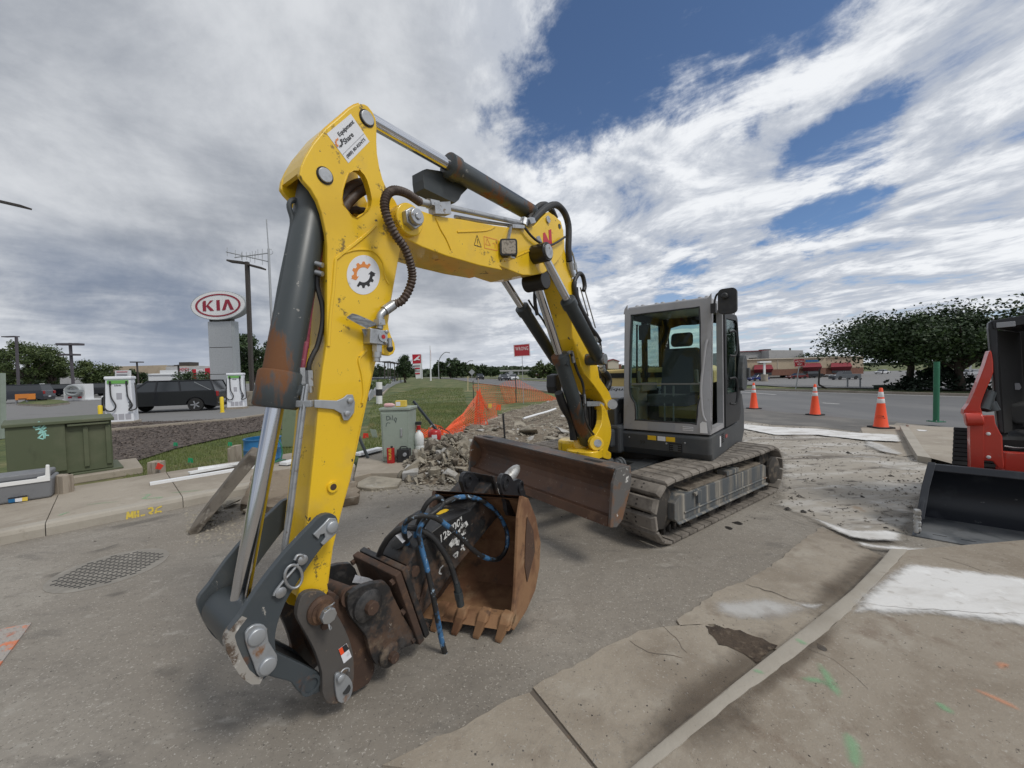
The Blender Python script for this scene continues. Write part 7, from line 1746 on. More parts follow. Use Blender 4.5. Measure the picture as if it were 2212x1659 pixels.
# fuel can, black case, jug, pump, pole
def AZ(q,Y,z=None):
 p_=AT(*q,Y)
 if z is not None:p_.z=z
 return p_
cy_=cyy-.12
rc=AZ(z2(1238,685),cy_,.13);r1=AZ(z2(1238,610),cy_)
can=thing('fuel_can','tall red fuel can standing in front of the cabinet','can',tuple(rc));ch_=r1 .z-.13
MB().prism([rc+V((x,y,0))for x,y in rrect(.125,.07,.02)],UPZ*ch_).build('body','foil_red',can,.006);MB().cyl(rc+V((.02,0,ch_)),rc+V((.02,0,ch_+.03)),.02,n=14).build('cap','black_plastic',can)
lettering('TRUFUEL',rc+V((.022,-.037,.06)),V((0,0,.20)),V((-.045,0,0)),'carton_yellow',can,bold=.02)
kc=AZ(z2(1315,665),cy_+.1,.13);ks=thing('tool_case','small black case beside the red fuel can','case',tuple(kc))
MB().prism([kc+V((x,y,0))for x,y in rrect(.21,.18,.02)],UPZ*.22).build('body','black_plastic',ks,.012);MB().tube([kc+V((-.06,-.02,.22)),kc+V((-.05,-.02,.26)),kc+V((.05,-.02,.26)),kc+V((.06,-.02,.22))],.01,6,3).build('handle','black_plastic',ks);MB().lathe([(.035,0),(.03,.02)],kc+V((.04,-.1,.14)),V((0,-1,0)),12).build('cap','decal_grey',ks)
jy=cyy+.45;jb=AZ(z2(1402,590),jy);ju=thing('water_jug','round white jug with a dark red cap behind the rubble','jug',(jb.x,jb.y,0.0));jr=26*.372/831*jy*1.05
MB().lathe([(jr*.8,-.04),(jr,.02),(jr*1.05,.12),(jr*.8,.21),(jr*.35,.25),(jr*.32,.28)],jb,n=22).build('body','jug_white',ju);MB().cyl(jb+UPZ*.28,jb+UPZ*.36,jr*.45,n=12).build('cap','foil_red',ju);MB().box(jb+UPZ*.40,(.11,.05,.06)).build('nozzle','black_plastic',ju,.01)
MB().cyl((jb.x,jb.y,0),jb+UPZ*-.03,jr*1.0,n=20).build('base','jug_white',ju)
rpj=AZ(z2(1492,548),jy+.5);pu=thing('fuel_pump_can','red metal safety can with a label at the fence foot','can',(rpj.x,rpj.y,0));w_=.30
MB().lathe([(.125,0),(.13,.02),(.13,.16),(.10,.20),(.04,.22)],(rpj.x,rpj.y,rpj.z-.05),n=22).build('body','foil_red',pu);MB().box((rpj.x+.02,rpj.y-.128,rpj.z+.03),(.10,.012,.075)).build('label','decal_white',pu);MB().tube([(rpj.x+.03,rpj.y,rpj.z+.16),(rpj.x-.02,rpj.y,rpj.z+.25),(rpj.x-.08,rpj.y-.02,rpj.z+.2)],.016,8,3).build('spout','galv',pu)
MB().tube([(rpj.x+.1,rpj.y,rpj.z+.2),(rpj.x+.3,rpj.y-.05,rpj.z+.1),(rpj.x+.32,rpj.y-.1,rpj.z-.02),(rpj.x+.1,rpj.y-.2,rpj.z-.03),(rpj.x-.5,rpj.y-.2,rpj.z)],.012,6,4).build('hose','hose_rubber',pu);MB().cyl((rpj.x,rpj.y,0),(rpj.x,rpj.y,rpj.z-.05),.125,n=20).build('foot','foil_red',pu)
pa_,pb2=AZ(z2(1480,478),jy+.5),AZ(z2(1368,338),jy+.7);po=thing('steel_bar','dark steel bar leaning up from the red safety can','bar',tuple(pa_));MB().bar(pa_-(pb2-pa_)*.2,pb2,.035,.05).build('bar','cylinder_dark',po,.004)
pt_=G(*z2(1105,670),.13);pst=thing('steel_stake','flat grey steel stake leaning by the white board','stake',tuple(pt_));MB().bar(pt_,AZ(z2(1052,545),pt_.y+.1),.03,.05).build('stake','cylinder_grey',pst)
p=G(*zm(1287,915));st2=thing('black_stake','thin black stake standing in the rubble behind the blade','stake',tuple(p));MB().cyl(p,AZ(zm(1268,660),p.y),.022,n=10).build('rod','black_plastic',st2)
a,b=G(*zm(1430,700),.22),G(*zm(1685,635),.22);wp=thing('plastic_pipe','thin white plastic pipe lying bent on the torn-up ground','pipe',tuple(a));MB().tube([a,a.lerp(b,.4)+UPZ*.02,a.lerp(b,.7)+V((0,-.1,.04)),b+UPZ*.06],.035,10,4).build('pipe','pvc_white',wp)
a,b=G(*zm(145,855)),G(*zm(240,820));ya_=G(*zm(245,850));ys=thing('yard_sign','small tilted yard sign left of the utility cabinet','sign',tuple(ya_));MB().prism([AT(*zm(x,y),ya_.y)for x,y in((213,782),(262,790),(275,850),(235,852))],V((0,.01,0))).build('panel','cabinet_green',ys)
p=G(*zm(180,850));rf=thing('marker_flag','little red marker flag left of the utility cabinet','flag',tuple(p),group='marker flags');c=AT(*zm(180,838),p.y);MB().prism([c+V((-.08,0,-.06)),c+V((.08,0,-.07)),c+V((.07,0,.07)),c+V((-.06,0,.08))],V((0,.004,0))).build('flag','flag_red',rf);MB().cyl(p,c,.004,n=6).build('wire','galv',rf)
# manhole cover
mc=G(240,1230);r_=.36
mh=struct(MB().cyl((mc.x,mc.y,.004),(mc.x,mc.y,.0095),r_,n=48).build('manhole_cover','cast_iron',None,0))
MB().lathe([(r_,.004),(r_+.02,.004),(r_+.02,.0100),(r_,.0098)],(mc.x,mc.y,0),n=48).build('rim','cast_iron',mh)
m1=MB();an=.75
for i in range(-7,8):
 for j in range(-9,10):
  x,y=i*.058+(.029 if j%2 else 0),j*.040
  if math.hypot(x,y)<r_-.035:
   X,Y=x*math.cos(an)-y*math.sin(an),x*math.sin(an)+y*math.cos(an);m1 .add([(mc.x+X+q*math.cos(an)-w*math.sin(an),mc.y+Y+q*math.sin(an)+w*math.cos(an),.0106)for q,w in((-.02,-.010),(.02,-.010),(.02,.010),(-.02,.010))],[(0,1,2,3)])
struct(m1 .build('cover_recess','cab_dark',mh),'stuff')
# tactile plate at the lower left
tpz=zf(0,2100,1000/1795)
P=[G(*tpz(*q))for q in((-420,780),(225,645),(-10,960),(-560,1150))]
tpl=thing('tactile_plate','worn orange tactile paving plate at the lower left corner','plate',tuple(P[1]));MB().prism([V((q.x,q.y,.004))for q in P],UPZ*.012).build('plate','orange_mat',tpl,.003)
X_,Y_=(P[0]-P[1])/14,(P[2]-P[1])/9;pm=None
for i in range(7):
 for j in range(8):
  c=P[1]+X_*(i+.8)+Y_*(j+.8)
  if pm is None:pm=MB().lathe([(.013,0),(.009,.006)],(0,0,0),n=10).build('dome','orange_mat',tpl,loc=(0,0,0));o=pm
  else:o=pm.copy();col.objects.link(o);o.parent=tpl
  o.location=V((c.x,c.y,.016))-tpl.location
  # ------------------------------------------------------------------ orange safety fence
fen=thing('safety_fence','orange plastic mesh safety fence sagging between posts round the dig','fence',tuple(G(1036,920)))
def net(tops,bots,cell,wd,mat,name='mesh_panel',slump=0.0,seed=1):
 """mesh panel between a top and a bottom polyline"""
 rn=random.Random(seed);m_=MB();tp,bt=[V(p)for p in tops],[V(p)for p in bots]
 L_=sum((b-a).length for a,b in zip(tp,tp[1:]));n=max(4,int(L_/cell));hgt=max((a-b).length for a,b in zip(tp,bt));r_=max(3,int(hgt/cell))
 def rs(pl):
  Ls=[0]
  for a,b in zip(pl,pl[1:]):Ls.append(Ls[-1]+(b-a).length)
  out=[]
  for i in range(n+1):
   s_=Ls[-1]*i/n;k_=0
   while k_<len(Ls)-2 and Ls[k_+1]<s_:k_+=1
   out.append(pl[k_].lerp(pl[k_+1],(s_-Ls[k_])/max(1e-6,Ls[k_+1]-Ls[k_])))
  return out
 a_,b_=rs(tp),rs(bt)
 def pt(i,j):
  p_=b_[i].lerp(a_[i],j/r_);k_=slump*(nz(p_.x*2.1,p_.y*2.1+j*.25,seed));return p_+V((k_,k_*.7,k_*.3))
 g=[[pt(i,j)for j in range(r_+1)]for i in range(n+1)]
 def rib(a,b):
  d=(b-a).normalized();s_=d.cross(V((0,1,0)));s_=s_.normalized()*wd/2 if s_.length>1e-3 else V((wd/2,0,0));m_.add([a-s_,b-s_,b+s_,a+s_],[(0,1,2,3)])
 for i in range(n+1):
  for j in range(r_+1):
   if j<r_:rib(g[i][j],g[i][j+1])
   if i<n:rib(g[i][j],g[i+1][j])
 o=m_.build(name,mat,fen);o['kind']='stuff';return o
PB=G(1037,921);pbt=AT(1034,841,PB.y)
def AM(x,y,Y):return AT(*zm(x,y),Y)
farA,farB,farC=G(*zm(1185,600)),G(*zm(1370,572)),G(*zm(1712,556))
pYs=(farA.y,farB.y,farC.y)
net([AM(1030,432,farA.y),AM(1130,428,farA.y+1),AM(1240,440,farB.y-2),AM(1360,452,farB.y)],[G(*zm(1100,612)),G(*zm(1185,600)),G(*zm(1290,585)),farB],.15,.012,'fence_orange_dim',slump=.06)
net([AM(1240,432,farB.y+2),AM(1300,402,farB.y+2),AM(1400,396,farB.y+2),AM(1550,480,farB.y+2),AM(1710,543,farC.y)],[G(*zm(1290,575)),farB,G(*zm(1450,568)),G(*zm(1570,562)),farC],.15,.012,'fence_orange_dim',slump=.06,seed=3)
# bunched net round the near post, with the run that slumps to the ground
for k_ in range(5):
 a0=k_*1.26;rr=.10+.02*k_
 net([pbt+V((math.cos(a0+t)*.06,math.sin(a0+t)*.06,-.02*k_))for t in(0,.8,1.6)],[PB+V((math.cos(a0+t)*rr*1.4,math.sin(a0+t)*rr*1.4,0))for t in(0,.8,1.6)],.075,.011,'fence_orange','bunched_net',.04,10+k_)
net([pbt,pbt+V((-.10,-.1,-.2)),AT(1000,893,PB.y-.5),AT(962,928,PB.y-1.3)],[PB,G(1010,926),G(985,930),G(950,934)],.085,.011,'fence_orange','mesh_panel',.08,20)
net([AT(1000,893,PB.y-.5),AT(962,928,PB.y-1.3),AT(930,930,PB.y-1.5),AT(897,925,PB.y-1.9)],[G(1005,935),G(965,940),G(930,944),G(893,946)],.08,.012,'fence_orange','slumped_net',.14,21)
net([AT(925,925,PB.y-1.4),AT(940,915,PB.y-1.4),AT(955,920,PB.y-1.3)],[G(915,943),G(940,945),G(960,940)],.07,.013,'fence_orange','slumped_net',.12,22)
net([pbt+V((.02,0,-.05)),AT(1052,876,PB.y),AT(1070,872,PB.y+.2)],[PB+V((.05,0,.1)),AT(1055,905,PB.y),AT(1074,900,PB.y+.2)],.085,.011,'fence_orange','mesh_panel',.04,23)
for x,y,yt,Y,wd in((1075,760,380,PB.y,.035),(1372,572,360,farB.y,.05),(1035,560,400,farA.y,.04)):
 a=AT(*zm(x,y),Y);a.z=0;MB().cyl(a,AT(*zm(x-4,yt),Y),wd/2,n=8).build('fence_post','black_plastic' if x!=1075 else 'wood_old',fen)
c=AM(1165,600,PB.y-.05);MB().prism([c+V((-.05,0,-.06)),c+V((.05,0,-.06)),c+V((.05,0,.07)),c+V((-.05,0,.07))],V((0,.004,0))).build('tag','carton_yellow',fen)
p=G(*zm(1232,630));t_=thing('marker_flag','small orange marker flag on the bank right of the mesh','flag',tuple(p),group='marker flags');c=AM(1232,612,p.y);MB().prism([c+V((-.12,0,-.1)),c+V((.1,0,-.14)),c+V((.12,0,.12)),c+V((-.06,0,.14))],V((0,.004,0))).build('flag','fence_orange',t_);MB().cyl(p,c,.006,n=6).build('wire','galv',t_)
p=G(*zm(990,480));t_=thing('wooden_stake','pale wooden survey stake standing in the grass','stake',tuple(p));MB().bar(p,AM(990,365,p.y),.16,.05).build('stake','wood_new',t_);MB().bar(AM(982,378,p.y-.04),AM(999,378,p.y-.04),.03,.04).build('cross_strip','wood_new',t_)
p=G(*zm(288,583));t_=thing('marker_post','white marker post with a black band in the field grass','post',tuple(p));q=AM(287,412,p.y);MB().cyl(p,q,.18,n=14).build('tube','white_paint',t_);MB().cyl(p.lerp(q,.38),p.lerp(q,.68),.186,n=14).build('band','black_plastic',t_)
# low grey silt fence and hedge beside the display lot
sf=thing('silt_fence','low ragged grey edging running back along the field','fence',tuple(G(840,850)))
P=[(205,560),(240,525),(270,505),(330,480),(370,455),(420,425),(480,410)]
for i,(a,b)in enumerate(zip(P,P[1:])):
 A_,B_=G(*zm(*a)),G(*zm(*b));h_=.55;MB().prism([A_,B_,B_+V((0,0,h_)),A_.lerp(B_,.5)+V((0,0,h_*1.25)),A_+V((0,0,h_*.8))],V((.05,.08,0))).build('panel','decal_grey',sf)
 # ------------------------------------------------------------------ cars
def car(name,label,colr,L_,W_,H_,kind,loc,rz,group=None,detail=1):
 t=thing(name,label,'car',loc,rz,group);r_=.36 if kind!='sedan' else.33;wb=L_*.29
 zb2,belt=.22,H_*(.655 if kind!='sedan' else.62)
 hood=belt-(.02 if kind=='suv' else.08)
 x0_,x1_=-L_/2,L_/2
 def arch(cx):return[(cx+(r_+.06)*math.cos(R(a)),r_+(r_+.06)*math.sin(R(a))*.98)for a in range(0,181,30)]
 fx,rx=x1_-L_*.19,x0_+L_*.20
 low=[(x1_-.05,zb2)]+[(x1_,zb2+.18),(x1_-.02,hood-.22),(x1_-.14,hood-.06),(x1_-L_*.25,hood+.03),(x1_-L_*.30,belt)]
 low+=[(x0_+(L_*.16 if kind=='sedan' else.12),belt+(.0 if kind=='sedan' else.02)),(x0_+.03,belt-.08),(x0_,zb2+.35),(x0_+.05,zb2)]
 low+=[p_ for p_ in arch(rx)[::-1]]+[p_ for p_ in arch(fx)[::-1]]
 bod=MB().prism([(x,-W_/2,z)for x,z in low],(0,W_,0)).build('body',colr,t,.07,3,loc=(0,0,0))
 if kind=='sedan':g0,g1,g2,g3=x1_-L_*.27,x1_-L_*.43,x0_+L_*.27,x0_+L_*.10
 elif kind=='pickup':g0,g1,g2,g3=x1_-L_*.27,x1_-L_*.37,x0_+L_*.36,x0_+L_*.33
 else:g0,g1,g2,g3=x1_-L_*.24,x1_-L_*.37,x0_+L_*.06,x0_+L_*.02
 iw=W_/2-.05;tw=W_/2-(.24 if kind=='sedan' else.17)
 bq=[(g3,-iw,belt-.02),(g0,-iw,belt-.02),(g0,iw,belt-.02),(g3,iw,belt-.02)];tq=[(g2,-tw,H_-.05),(g1,-tw,H_-.05),(g1,tw,H_-.05),(g2,tw,H_-.05)]
 MB().hexa([V(p_)for p_ in bq],[V(p_)for p_ in tq]).build('window_band','win_dark',t,.03,2,loc=(0,0,0))
 MB().prism([(g2-.05,-tw-.03,H_-.065),(g1+.03,-tw-.03,H_-.065),(g1+.03,tw+.03,H_-.065),(g2-.05,tw+.03,H_-.065)],(0,0,.065)).build('roof',colr,t,.03,3,loc=(0,0,0))
 if detail:
  for s_ in(-1,1):
   for a,b in(((g0,belt-.02),(g1,H_-.05)),((g3,belt-.02),(g2,H_-.05)),((.05*L_,belt-.02),(.04*L_,H_-.05)),((-.17*L_,belt-.02),(-.15*L_,H_-.05))):
    MB().bar((a[0],s_*(iw+.004),a[1]),(b[0],s_*(tw+.012),b[1]),.07,.03,upv=V((0,1,0))).build('pillar',colr,t,loc=(0,0,0))
 for cx in(fx,rx):
  for s_ in(-1,1):
   wh=MB().lathe([(r_*.6,0),(r_*.95,.0),(r_,.03),(r_,.19),(r_*.95,.22),(r_*.6,.22)],(cx,s_*(W_/2-.01),r_),V((0,-s_,0)),22).build('wheel','tire',t,loc=(0,0,0))
   if detail:
    m_=MB();m_.cyl((cx,s_*(W_/2-.012),r_),(cx,s_*(W_/2-.035),r_),r_*.62,n=20);rim_=m_.build('rim','black_plastic' if kind=='suv' and colr=='car_black' else 'rim',wh,loc=(0,0,0))
    for k_ in range(5):an=2*math.pi*k_/5;MB().bar((cx,s_*(W_/2-.008),r_),(cx+r_*.6*math.cos(an),s_*(W_/2-.008),r_+r_*.6*math.sin(an)),.06,.012,upv=V((0,1,0))).build('spoke','rim',wh,loc=(0,0,0))
 for s_ in(-1,1):
  MB().box((x1_-.07,s_*(W_/2-.22),hood-.16),(.16,.34,.12)).build('headlight','lens_white',t,.03,loc=(0,0,0))
  MB().box((x0_+.05,s_*(W_/2-.16),belt-.20),(.16,.26,.16 if kind=='sedan' else.30)).build('tail_light','lens_red',t,.03,loc=(0,0,0))
  if detail:MB().box((g0-.15,s_*(W_/2+.06),belt+.05),(.14,.18,.12)).build('mirror',colr,t,.03,loc=(0,0,0))
 MB().box((x0_-.005,0,.55),(.03,.32,.13)).build('plate','decal_white',t,loc=(0,0,0))
 MB().box((x1_-.01,0,.48),(.06,W_*.55,.16)).build('grille','cab_dark',t,.02,loc=(0,0,0))
 return t
 # black SUV at the chargers: rear three-quarter view
pr_,pf_=G(345,897),G(425,892)
sv=GT(392,889)
suv=car('parked_suv','large black SUV parked at the charging stations','car_black',5.0,1.98,1.72,'suv',(sv.x-.9,sv.y+.4,.0),R(198))
MB().bar((-2.35,-.94,1.06),(-1.5,-.97,1.6),.03,.02,upv=V((0,1,0))).build('trim','zinc',suv,loc=(0,0,0));MB().bar((-2.35,.94,1.06),(-1.5,.97,1.6),.03,.02,upv=V((0,1,0))).build('trim','zinc',suv,loc=(0,0,0))
MB().box((-2.48,0,.42),(.08,1.5,.05)).build('bumper_trim','zinc',suv,.01,loc=(0,0,0))
# road traffic
for x,y,c_,kd,hh_,l_,rz in((1037,820,'car_black','suv',1.75,'black SUV on the road, leftmost of the oncoming cars',0),(1088,822,'car_dark','sedan',1.45,'dark sedan on the road between black SUV and white car',0),(1108,821.5,'car_white','sedan',1.42,'white car on the road nearest the red WRONG sign',0),(1096,815,'car_silver','suv',1.8,'pale SUV far off on the road behind the dark sedan',0),(1163,812,'car_red','sedan',1.5,'tiny red car far off on the opposite carriageway',0)):
 p=G(x,y);car('road_car',l_,c_,4.6,1.85,hh_,kd,(p.x,p.y,.012),R(-78),'cars driving on the road',0)
 # right-hand car park
def lotcar(zx,zy,c_,kd,l_,rz,L_=4.6,H_=1.45):
 p=GT(*zs(zx,zy));car('parked_car',l_,c_,L_,1.85,H_,kd,(p.x,p.y+.9,p.z+.03),rz,'cars in the right-hand car park',0)
lotcar(712,738,'car_blue','sedan','blue coupe parked by the white lamp post',R(-172));lotcar(1165,690,'car_dark','sedan','dark sedan behind the leaning WRONG WAY sign',R(-165));lotcar(1285,708,'car_red','sedan','dark red sedan parked behind the leaning sign post',R(180));lotcar(1510,695,'car_black','suv','black SUV parked right of the red sedan',R(8),4.7,1.75);lotcar(1990,720,'car_grey','pickup','dark grey pickup parked left of the big trees',R(182),5.8,1.8)
for i,(x,y,c_)in enumerate(((2075,812,'car_white'),(2095,812,'car_silver'),(1905,808,'car_white'))):
 p=GT(x,y);car('parked_car',['white car glimpsed under the right tree','silver car at the right end under the trees','white car glimpsed between the tree trunks'][i],c_,4.6,1.8,1.45,'sedan',(p.x,p.y,p.z+.03),R(200),'cars in the right-hand car park',0)
 # display lot right of the arm
for i,(x,y)in enumerate(((822,829),(835,827),(846,825))):
 p=G(x,y+2);car('parked_car',['white car nearest the marker post in the display lot','white car in the middle of the display lot row','white car at the far end of the display lot row'][i],'car_white',4.5,1.8,1.5,'suv',(p.x-1,p.y,.01),R(150),'white cars in the display lot',0)
 # left dealer rows
rowc=[(40,862,'car_dark','dark blue car behind the orange signboard at the left edge','sedan'),(75,858,'car_white','white car right behind the orange signboard','suv'),(112,858,'car_black','black car left of the ring emblem wall','suv'),(135,856,'car_grey','grey car just left of the ring emblem wall','sedan'),(182,856,'car_silver','silver car just right of the ring emblem wall','sedan'),(207,856,'car_black','black pickup left of the near charger','pickup'),(297,852,'car_white','white car between near charger and black SUV','sedan'),(12,872,'car_dark','dark car cut by the left edge','suv'),(575,842,'car_white','white van behind the far charger','suv'),(598,842,'car_red','dark red car behind the light pole','sedan')]
for x,y,c_,l_,kd in rowc:
 p=G(x,y);car('parked_car',l_,c_,4.6,1.85,1.5 if kd=='sedan' else 1.75,kd,(p.x,p.y+.8,.01),R(205),'cars in the left dealer lot',0)
 # ------------------------------------------------------------------ charging stations
def charger(p,rz,h_,label):
 t=thing('charging_station',label,'charger',(p.x,p.y,0),rz,'charging stations');k_=h_/1.9
 def b_(c,s_):return[v_*k_ for v_ in c],[v_*k_ for v_ in s_]
 w_=.74
 MB().box((0,0,.05),(.95,.7,.12)).build('plinth','concrete_walk',t,.01,loc=(0,0,0))
 m_=MB();m_.hexa([V((x*1.0,y,.1))for x,y in((-.42,-.28),(.42,-.28),(.42,.28),(-.42,.28))],[V((x,y,h_-.08))for x,y in((-.37,-.24),(.37,-.24),(.37,.24),(-.37,.24))]);bd2=m_.build('cabinet','charger_white',t,.03,3,loc=(0,0,0))
 MB().box((0,-.0,h_-.02),(.80,.56,.13)).build('cap','charger_white',t,.04,3,loc=(0,0,0))
 MB().box((0,-.262,h_-.175),(.62,.02,.13)).build('green_band','charger_green',t,loc=(0,0,0))
 for i in range(3):MB().box((-.14+i*.2,-.276,.30),(.17,.012,.24)).build('vent_panel','charger_grey',t,.004,loc=(0,0,0))
 MB().box((.02,-.258,1.12),(.16,.012,.26)).build('screen','charger_grey',t,.004,loc=(0,0,0))
 for s_ in(-.22,.26):
  MB().box((s_,-.275,h_-.22),(.06,.06,.16)).build('plug_holder','black_plastic',t,.01,loc=(0,0,0))
  MB().tube([(s_,-.29,h_-.28),(s_+.03,-.33,1.1),(s_+.16,-.36,.75),(s_+.05,-.36,.55),(s_-.14 if s_<0 else s_+.25,-.30,.60),(-.46 if s_<0 else.50,-.18,.85),(-.44 if s_<0 else.47,-.10,1.35),(-.41 if s_<0 else.44,-.05,h_-.22)],.024,8,5).build('cable','hose_rubber',t,loc=(0,0,0))
 lettering('blink',V((-.10,-.262,h_-.34)),V((.2,0,0)),V((0,0,.06)),'decal_black',t,bold=.02,loc=(0,0,0));lettering('blink',V((.37,-.285,.62)),V((0,0,.32)),V((-.09,0,0)),'decal_black',t,bold=.03,loc=(0,0,0))
 return t
p1,p2=G(*zk(930,1190)),G(*zk(1798,1076))
charger(p1,R(28),1.86,'white charging station nearest, left of the black SUV');charger(p2,R(20),2.0,'white charging station farther, right of the black SUV')
for i,(x,y,yt,l_)in enumerate(((1684,1104,985,'yellow bollard beside the far charging station'),(762,1102,1048,'yellow bollard left of the near charging station'))):
 p=G(*zk(x,y));
 if i:p=G(*zk(x,1140))
 q=AT(*zk(x,yt),p.y);t_=thing('bollard',l_,'bollard',tuple(p),group='yellow bollards');MB().lathe([(.085,-.01),(.085,q.z-.05),(.06,q.z-.01),(.02,q.z)],p,n=18).build('tube','yellow_bollard',t_);MB().lathe([(.11,0),(.11,.02),(.09,.03)],p,n=18).build('collar','yellow_bollard',t_)
 # ------------------------------------------------------------------ brand pylon
kp=G(480,857);KY=kp.y
kd_=27.0;kc0=AT(*zk(1690,1000),kd_)
pyl=thing('brand_pylon','grey panel pylon carrying a white oval KIA sign','sign',(kc0 .x,kd_,0))
colp=[AT(*zk(*q_),kd_)for q_ in((1572,415),(1772,412),(1790,1040),(1602,1040))]
xl,xr,zt2=colp[3].x,colp[2].x,colp[0].z
zbk=[0,AT(*zk(1590,817),kd_).z,AT(*zk(1585,614),kd_).z,zt2]
for a,b in zip(zbk,zbk[1:]):MB().prism([(xl,kd_,a+.02),(xr-.12,kd_,a+.02),(xr-.12,kd_,b-.02),(xl,kd_,b-.02)],V((0,.55,0))).build('cladding_panel','alu_panel',pyl,.01)
MB().prism([(xr-.115,kd_+.02,0),(xr+.02,kd_+.15,0),(xr+.02,kd_+.15,zt2),(xr-.115,kd_+.02,zt2)],V((0,.4,0))).build('side_panel','alu_side',pyl);MB().prism([(xl+.02,kd_+.03,.0),(xr-.14,kd_+.03,0),(xr-.14,kd_+.03,zt2-.02),(xl+.02,kd_+.03,zt2-.02)],V((0,.5,0))).build('core','pole_bronze',pyl)
MB().prism([(xl+.08,kd_+.05,zt2),(xr-.2,kd_+.05,zt2),(xr-.2,kd_+.05,zt2+.18),(xl+.08,kd_+.05,zt2+.18)],V((0,.45,0))).build('neck','pole_bronze',pyl)
oc_=AT(*zk(1652,293),kd_-.2);ox_=(AT(*zk(1862,300),kd_-.2)-AT(*zk(1442,290),kd_-.2)).length/2;oz_=(AT(*zk(1650,182),kd_-.2)-AT(*zk(1650,402),kd_-.2)).length/2
ell=lambda f_,n=56:[(math.cos(2*math.pi*i/n)*ox_*f_,math.sin(2*math.pi*i/n)*oz_*f_)for i in range(n)]
til=-.03
def OV(x,z,dy=0):return oc_+V((x,dy,z+x*til*-1))
MB().prism([OV(x,z)for x,z in ell(1.0)],V((0,.55,0))).build('oval_case','alu_side',pyl,.03,3);MB().prism([OV(x,z,-.012)for x,z in ell(.965)],V((0,.01,0))).build('oval_face','white_plain',pyl)
MB().prism([OV(x*1.0,z*.96,-.03)for x,z in ell(.82)],V((0,.012,0)),[[OV(x,z*.93,-.03)for x,z in ell(.745)]]).build('oval_ring','kia_red',pyl)
def glyph(polys):
 m_=MB()
 for pl in polys:m_.prism([OV(x*ox_,z*oz_,-.03)for x,z in pl],V((0,.012,0)))
 m_.build('letter','kia_red',pyl)
gz=.36
glyph([[(-.55,-gz),(-.43,-gz),(-.43,gz),(-.52,gz),(-.52,gz-.08),(-.55,gz-.08)],[(-.43,-.02),(-.27,gz),(-.16,gz),(-.34,.06),(-.14,-gz),(-.28,-gz),(-.43,-.02)]]);glyph([[(-.05,-gz),(.07,-gz),(.07,gz),(-.05,gz)]]);glyph([[(.14,-gz),(.26,-gz),(.35,.12),(.44,-gz),(.57,-gz),(.41,gz),(.28,gz)]])
# ------------------------------------------------------------------ light poles and masts
def pole(label,base,top,w_,mat,heads,group='car park light poles',name='light_pole',bm=None):
 t=thing(name,label,'light pole',tuple(base),group=group);MB().bar(base,top,w_,w_).build('pole',mat,t)
 for a,b,wd,hg in heads:MB().bar(a,b,wd,hg).build('lamp_head',mat,t)
 if bm:MB().cyl(base,base+UPZ*bm[1],bm[0],n=14).build('footing','concrete_walk',t)
 return t
Y=25.0
def zqA(x,y,Y):return AT(*zq(x,y),Y)
b=zqA(607,1450,Y);b.z=0
pole('tall bronze light pole right of the KIA pylon',b,zqA(566,376,Y),.2,'pole_bronze',[(zqA(420,370,Y),zqA(552,386,Y),.5,.10),(zqA(580,400,Y),zqA(702,432,Y),.5,.10)],bm=(.35,.9))
Y=33.0;b=zqA(790,1400,Y);b.z=0;tp=zqA(724,28,Y)
ant=thing('antenna_mast','thin metal mast with two yagi antennas beside the arm','antenna',tuple(b));MB().cyl(b,zqA(741,270,Y),.12,.09,n=12).build('mast','galv',ant);MB().cyl(zqA(741,270,Y),tp,.045,n=8).build('whip','galv',ant)
for(a,b2,els)in(((735,372),(395,294),((403,258,330),(470,280,345),(525,290,365),(560,295,360),(590,300,375),(628,308,385),(690,320,400))),((735,305),(465,340),((520,300,360),(608,288,350),(636,285,345),(654,275,345),(690,268,345)))):
 A_,B_=zqA(*a,Y),zqA(*b2,Y);bm_=MB().cyl(A_,B_,.045,n=8).build('antenna_boom','galv',ant)
 for x,y0_,y1_ in els:MB().cyl(zqA(x,y0_,Y),zqA(x+2,y1_,Y),.022,n=6).build('antenna_rod','galv',bm_)
MB().tube([zqA(742,268,Y),zqA(770,278,Y),zqA(775,305,Y),zqA(750,320,Y)],.02,6,4).build('cable','galv',ant)
zn=zf(0,1250,600/2212)
def zA(x,y,Y):return AT(*zn(x,y),Y)
Y=45.;b=zA(1078,1180,Y);b.z=0
pole('double-armed light pole behind the ring emblem wall',b,zA(1018,370,Y),.2,'pole_purple',[(zA(855,390,Y),zA(1180,390,Y),.7,.24),(zA(903,541,Y),zA(1127,541,Y),.7,.2)],bm=(.4,1.1))
Y=50.;b=zA(275,1150,Y);b.z=0
pole('single-armed light pole in front of the left tree',b,zA(235,270,Y),.2,'pole_purple',[(zA(60,282,Y),zA(245,276,Y),.6,.12)])
Y=60.;b=zA(2020,1080,Y);b.z=0
pole('small light pole above the near charging station',b,zA(1986,645,Y),.16,'pole_bronze',[(zA(1910,648,Y),zA(2064,648,Y),.6,.16)])
Y=55.;b=AT(*zk(1362,900),Y);b.z=0
pole('thin light pole in front of the white showroom',b,AT(*zk(1350,742),Y),.16,'pole_bronze',[(AT(*zk(1330,748),Y),AT(*zk(1372,748),Y),.6,.14)])
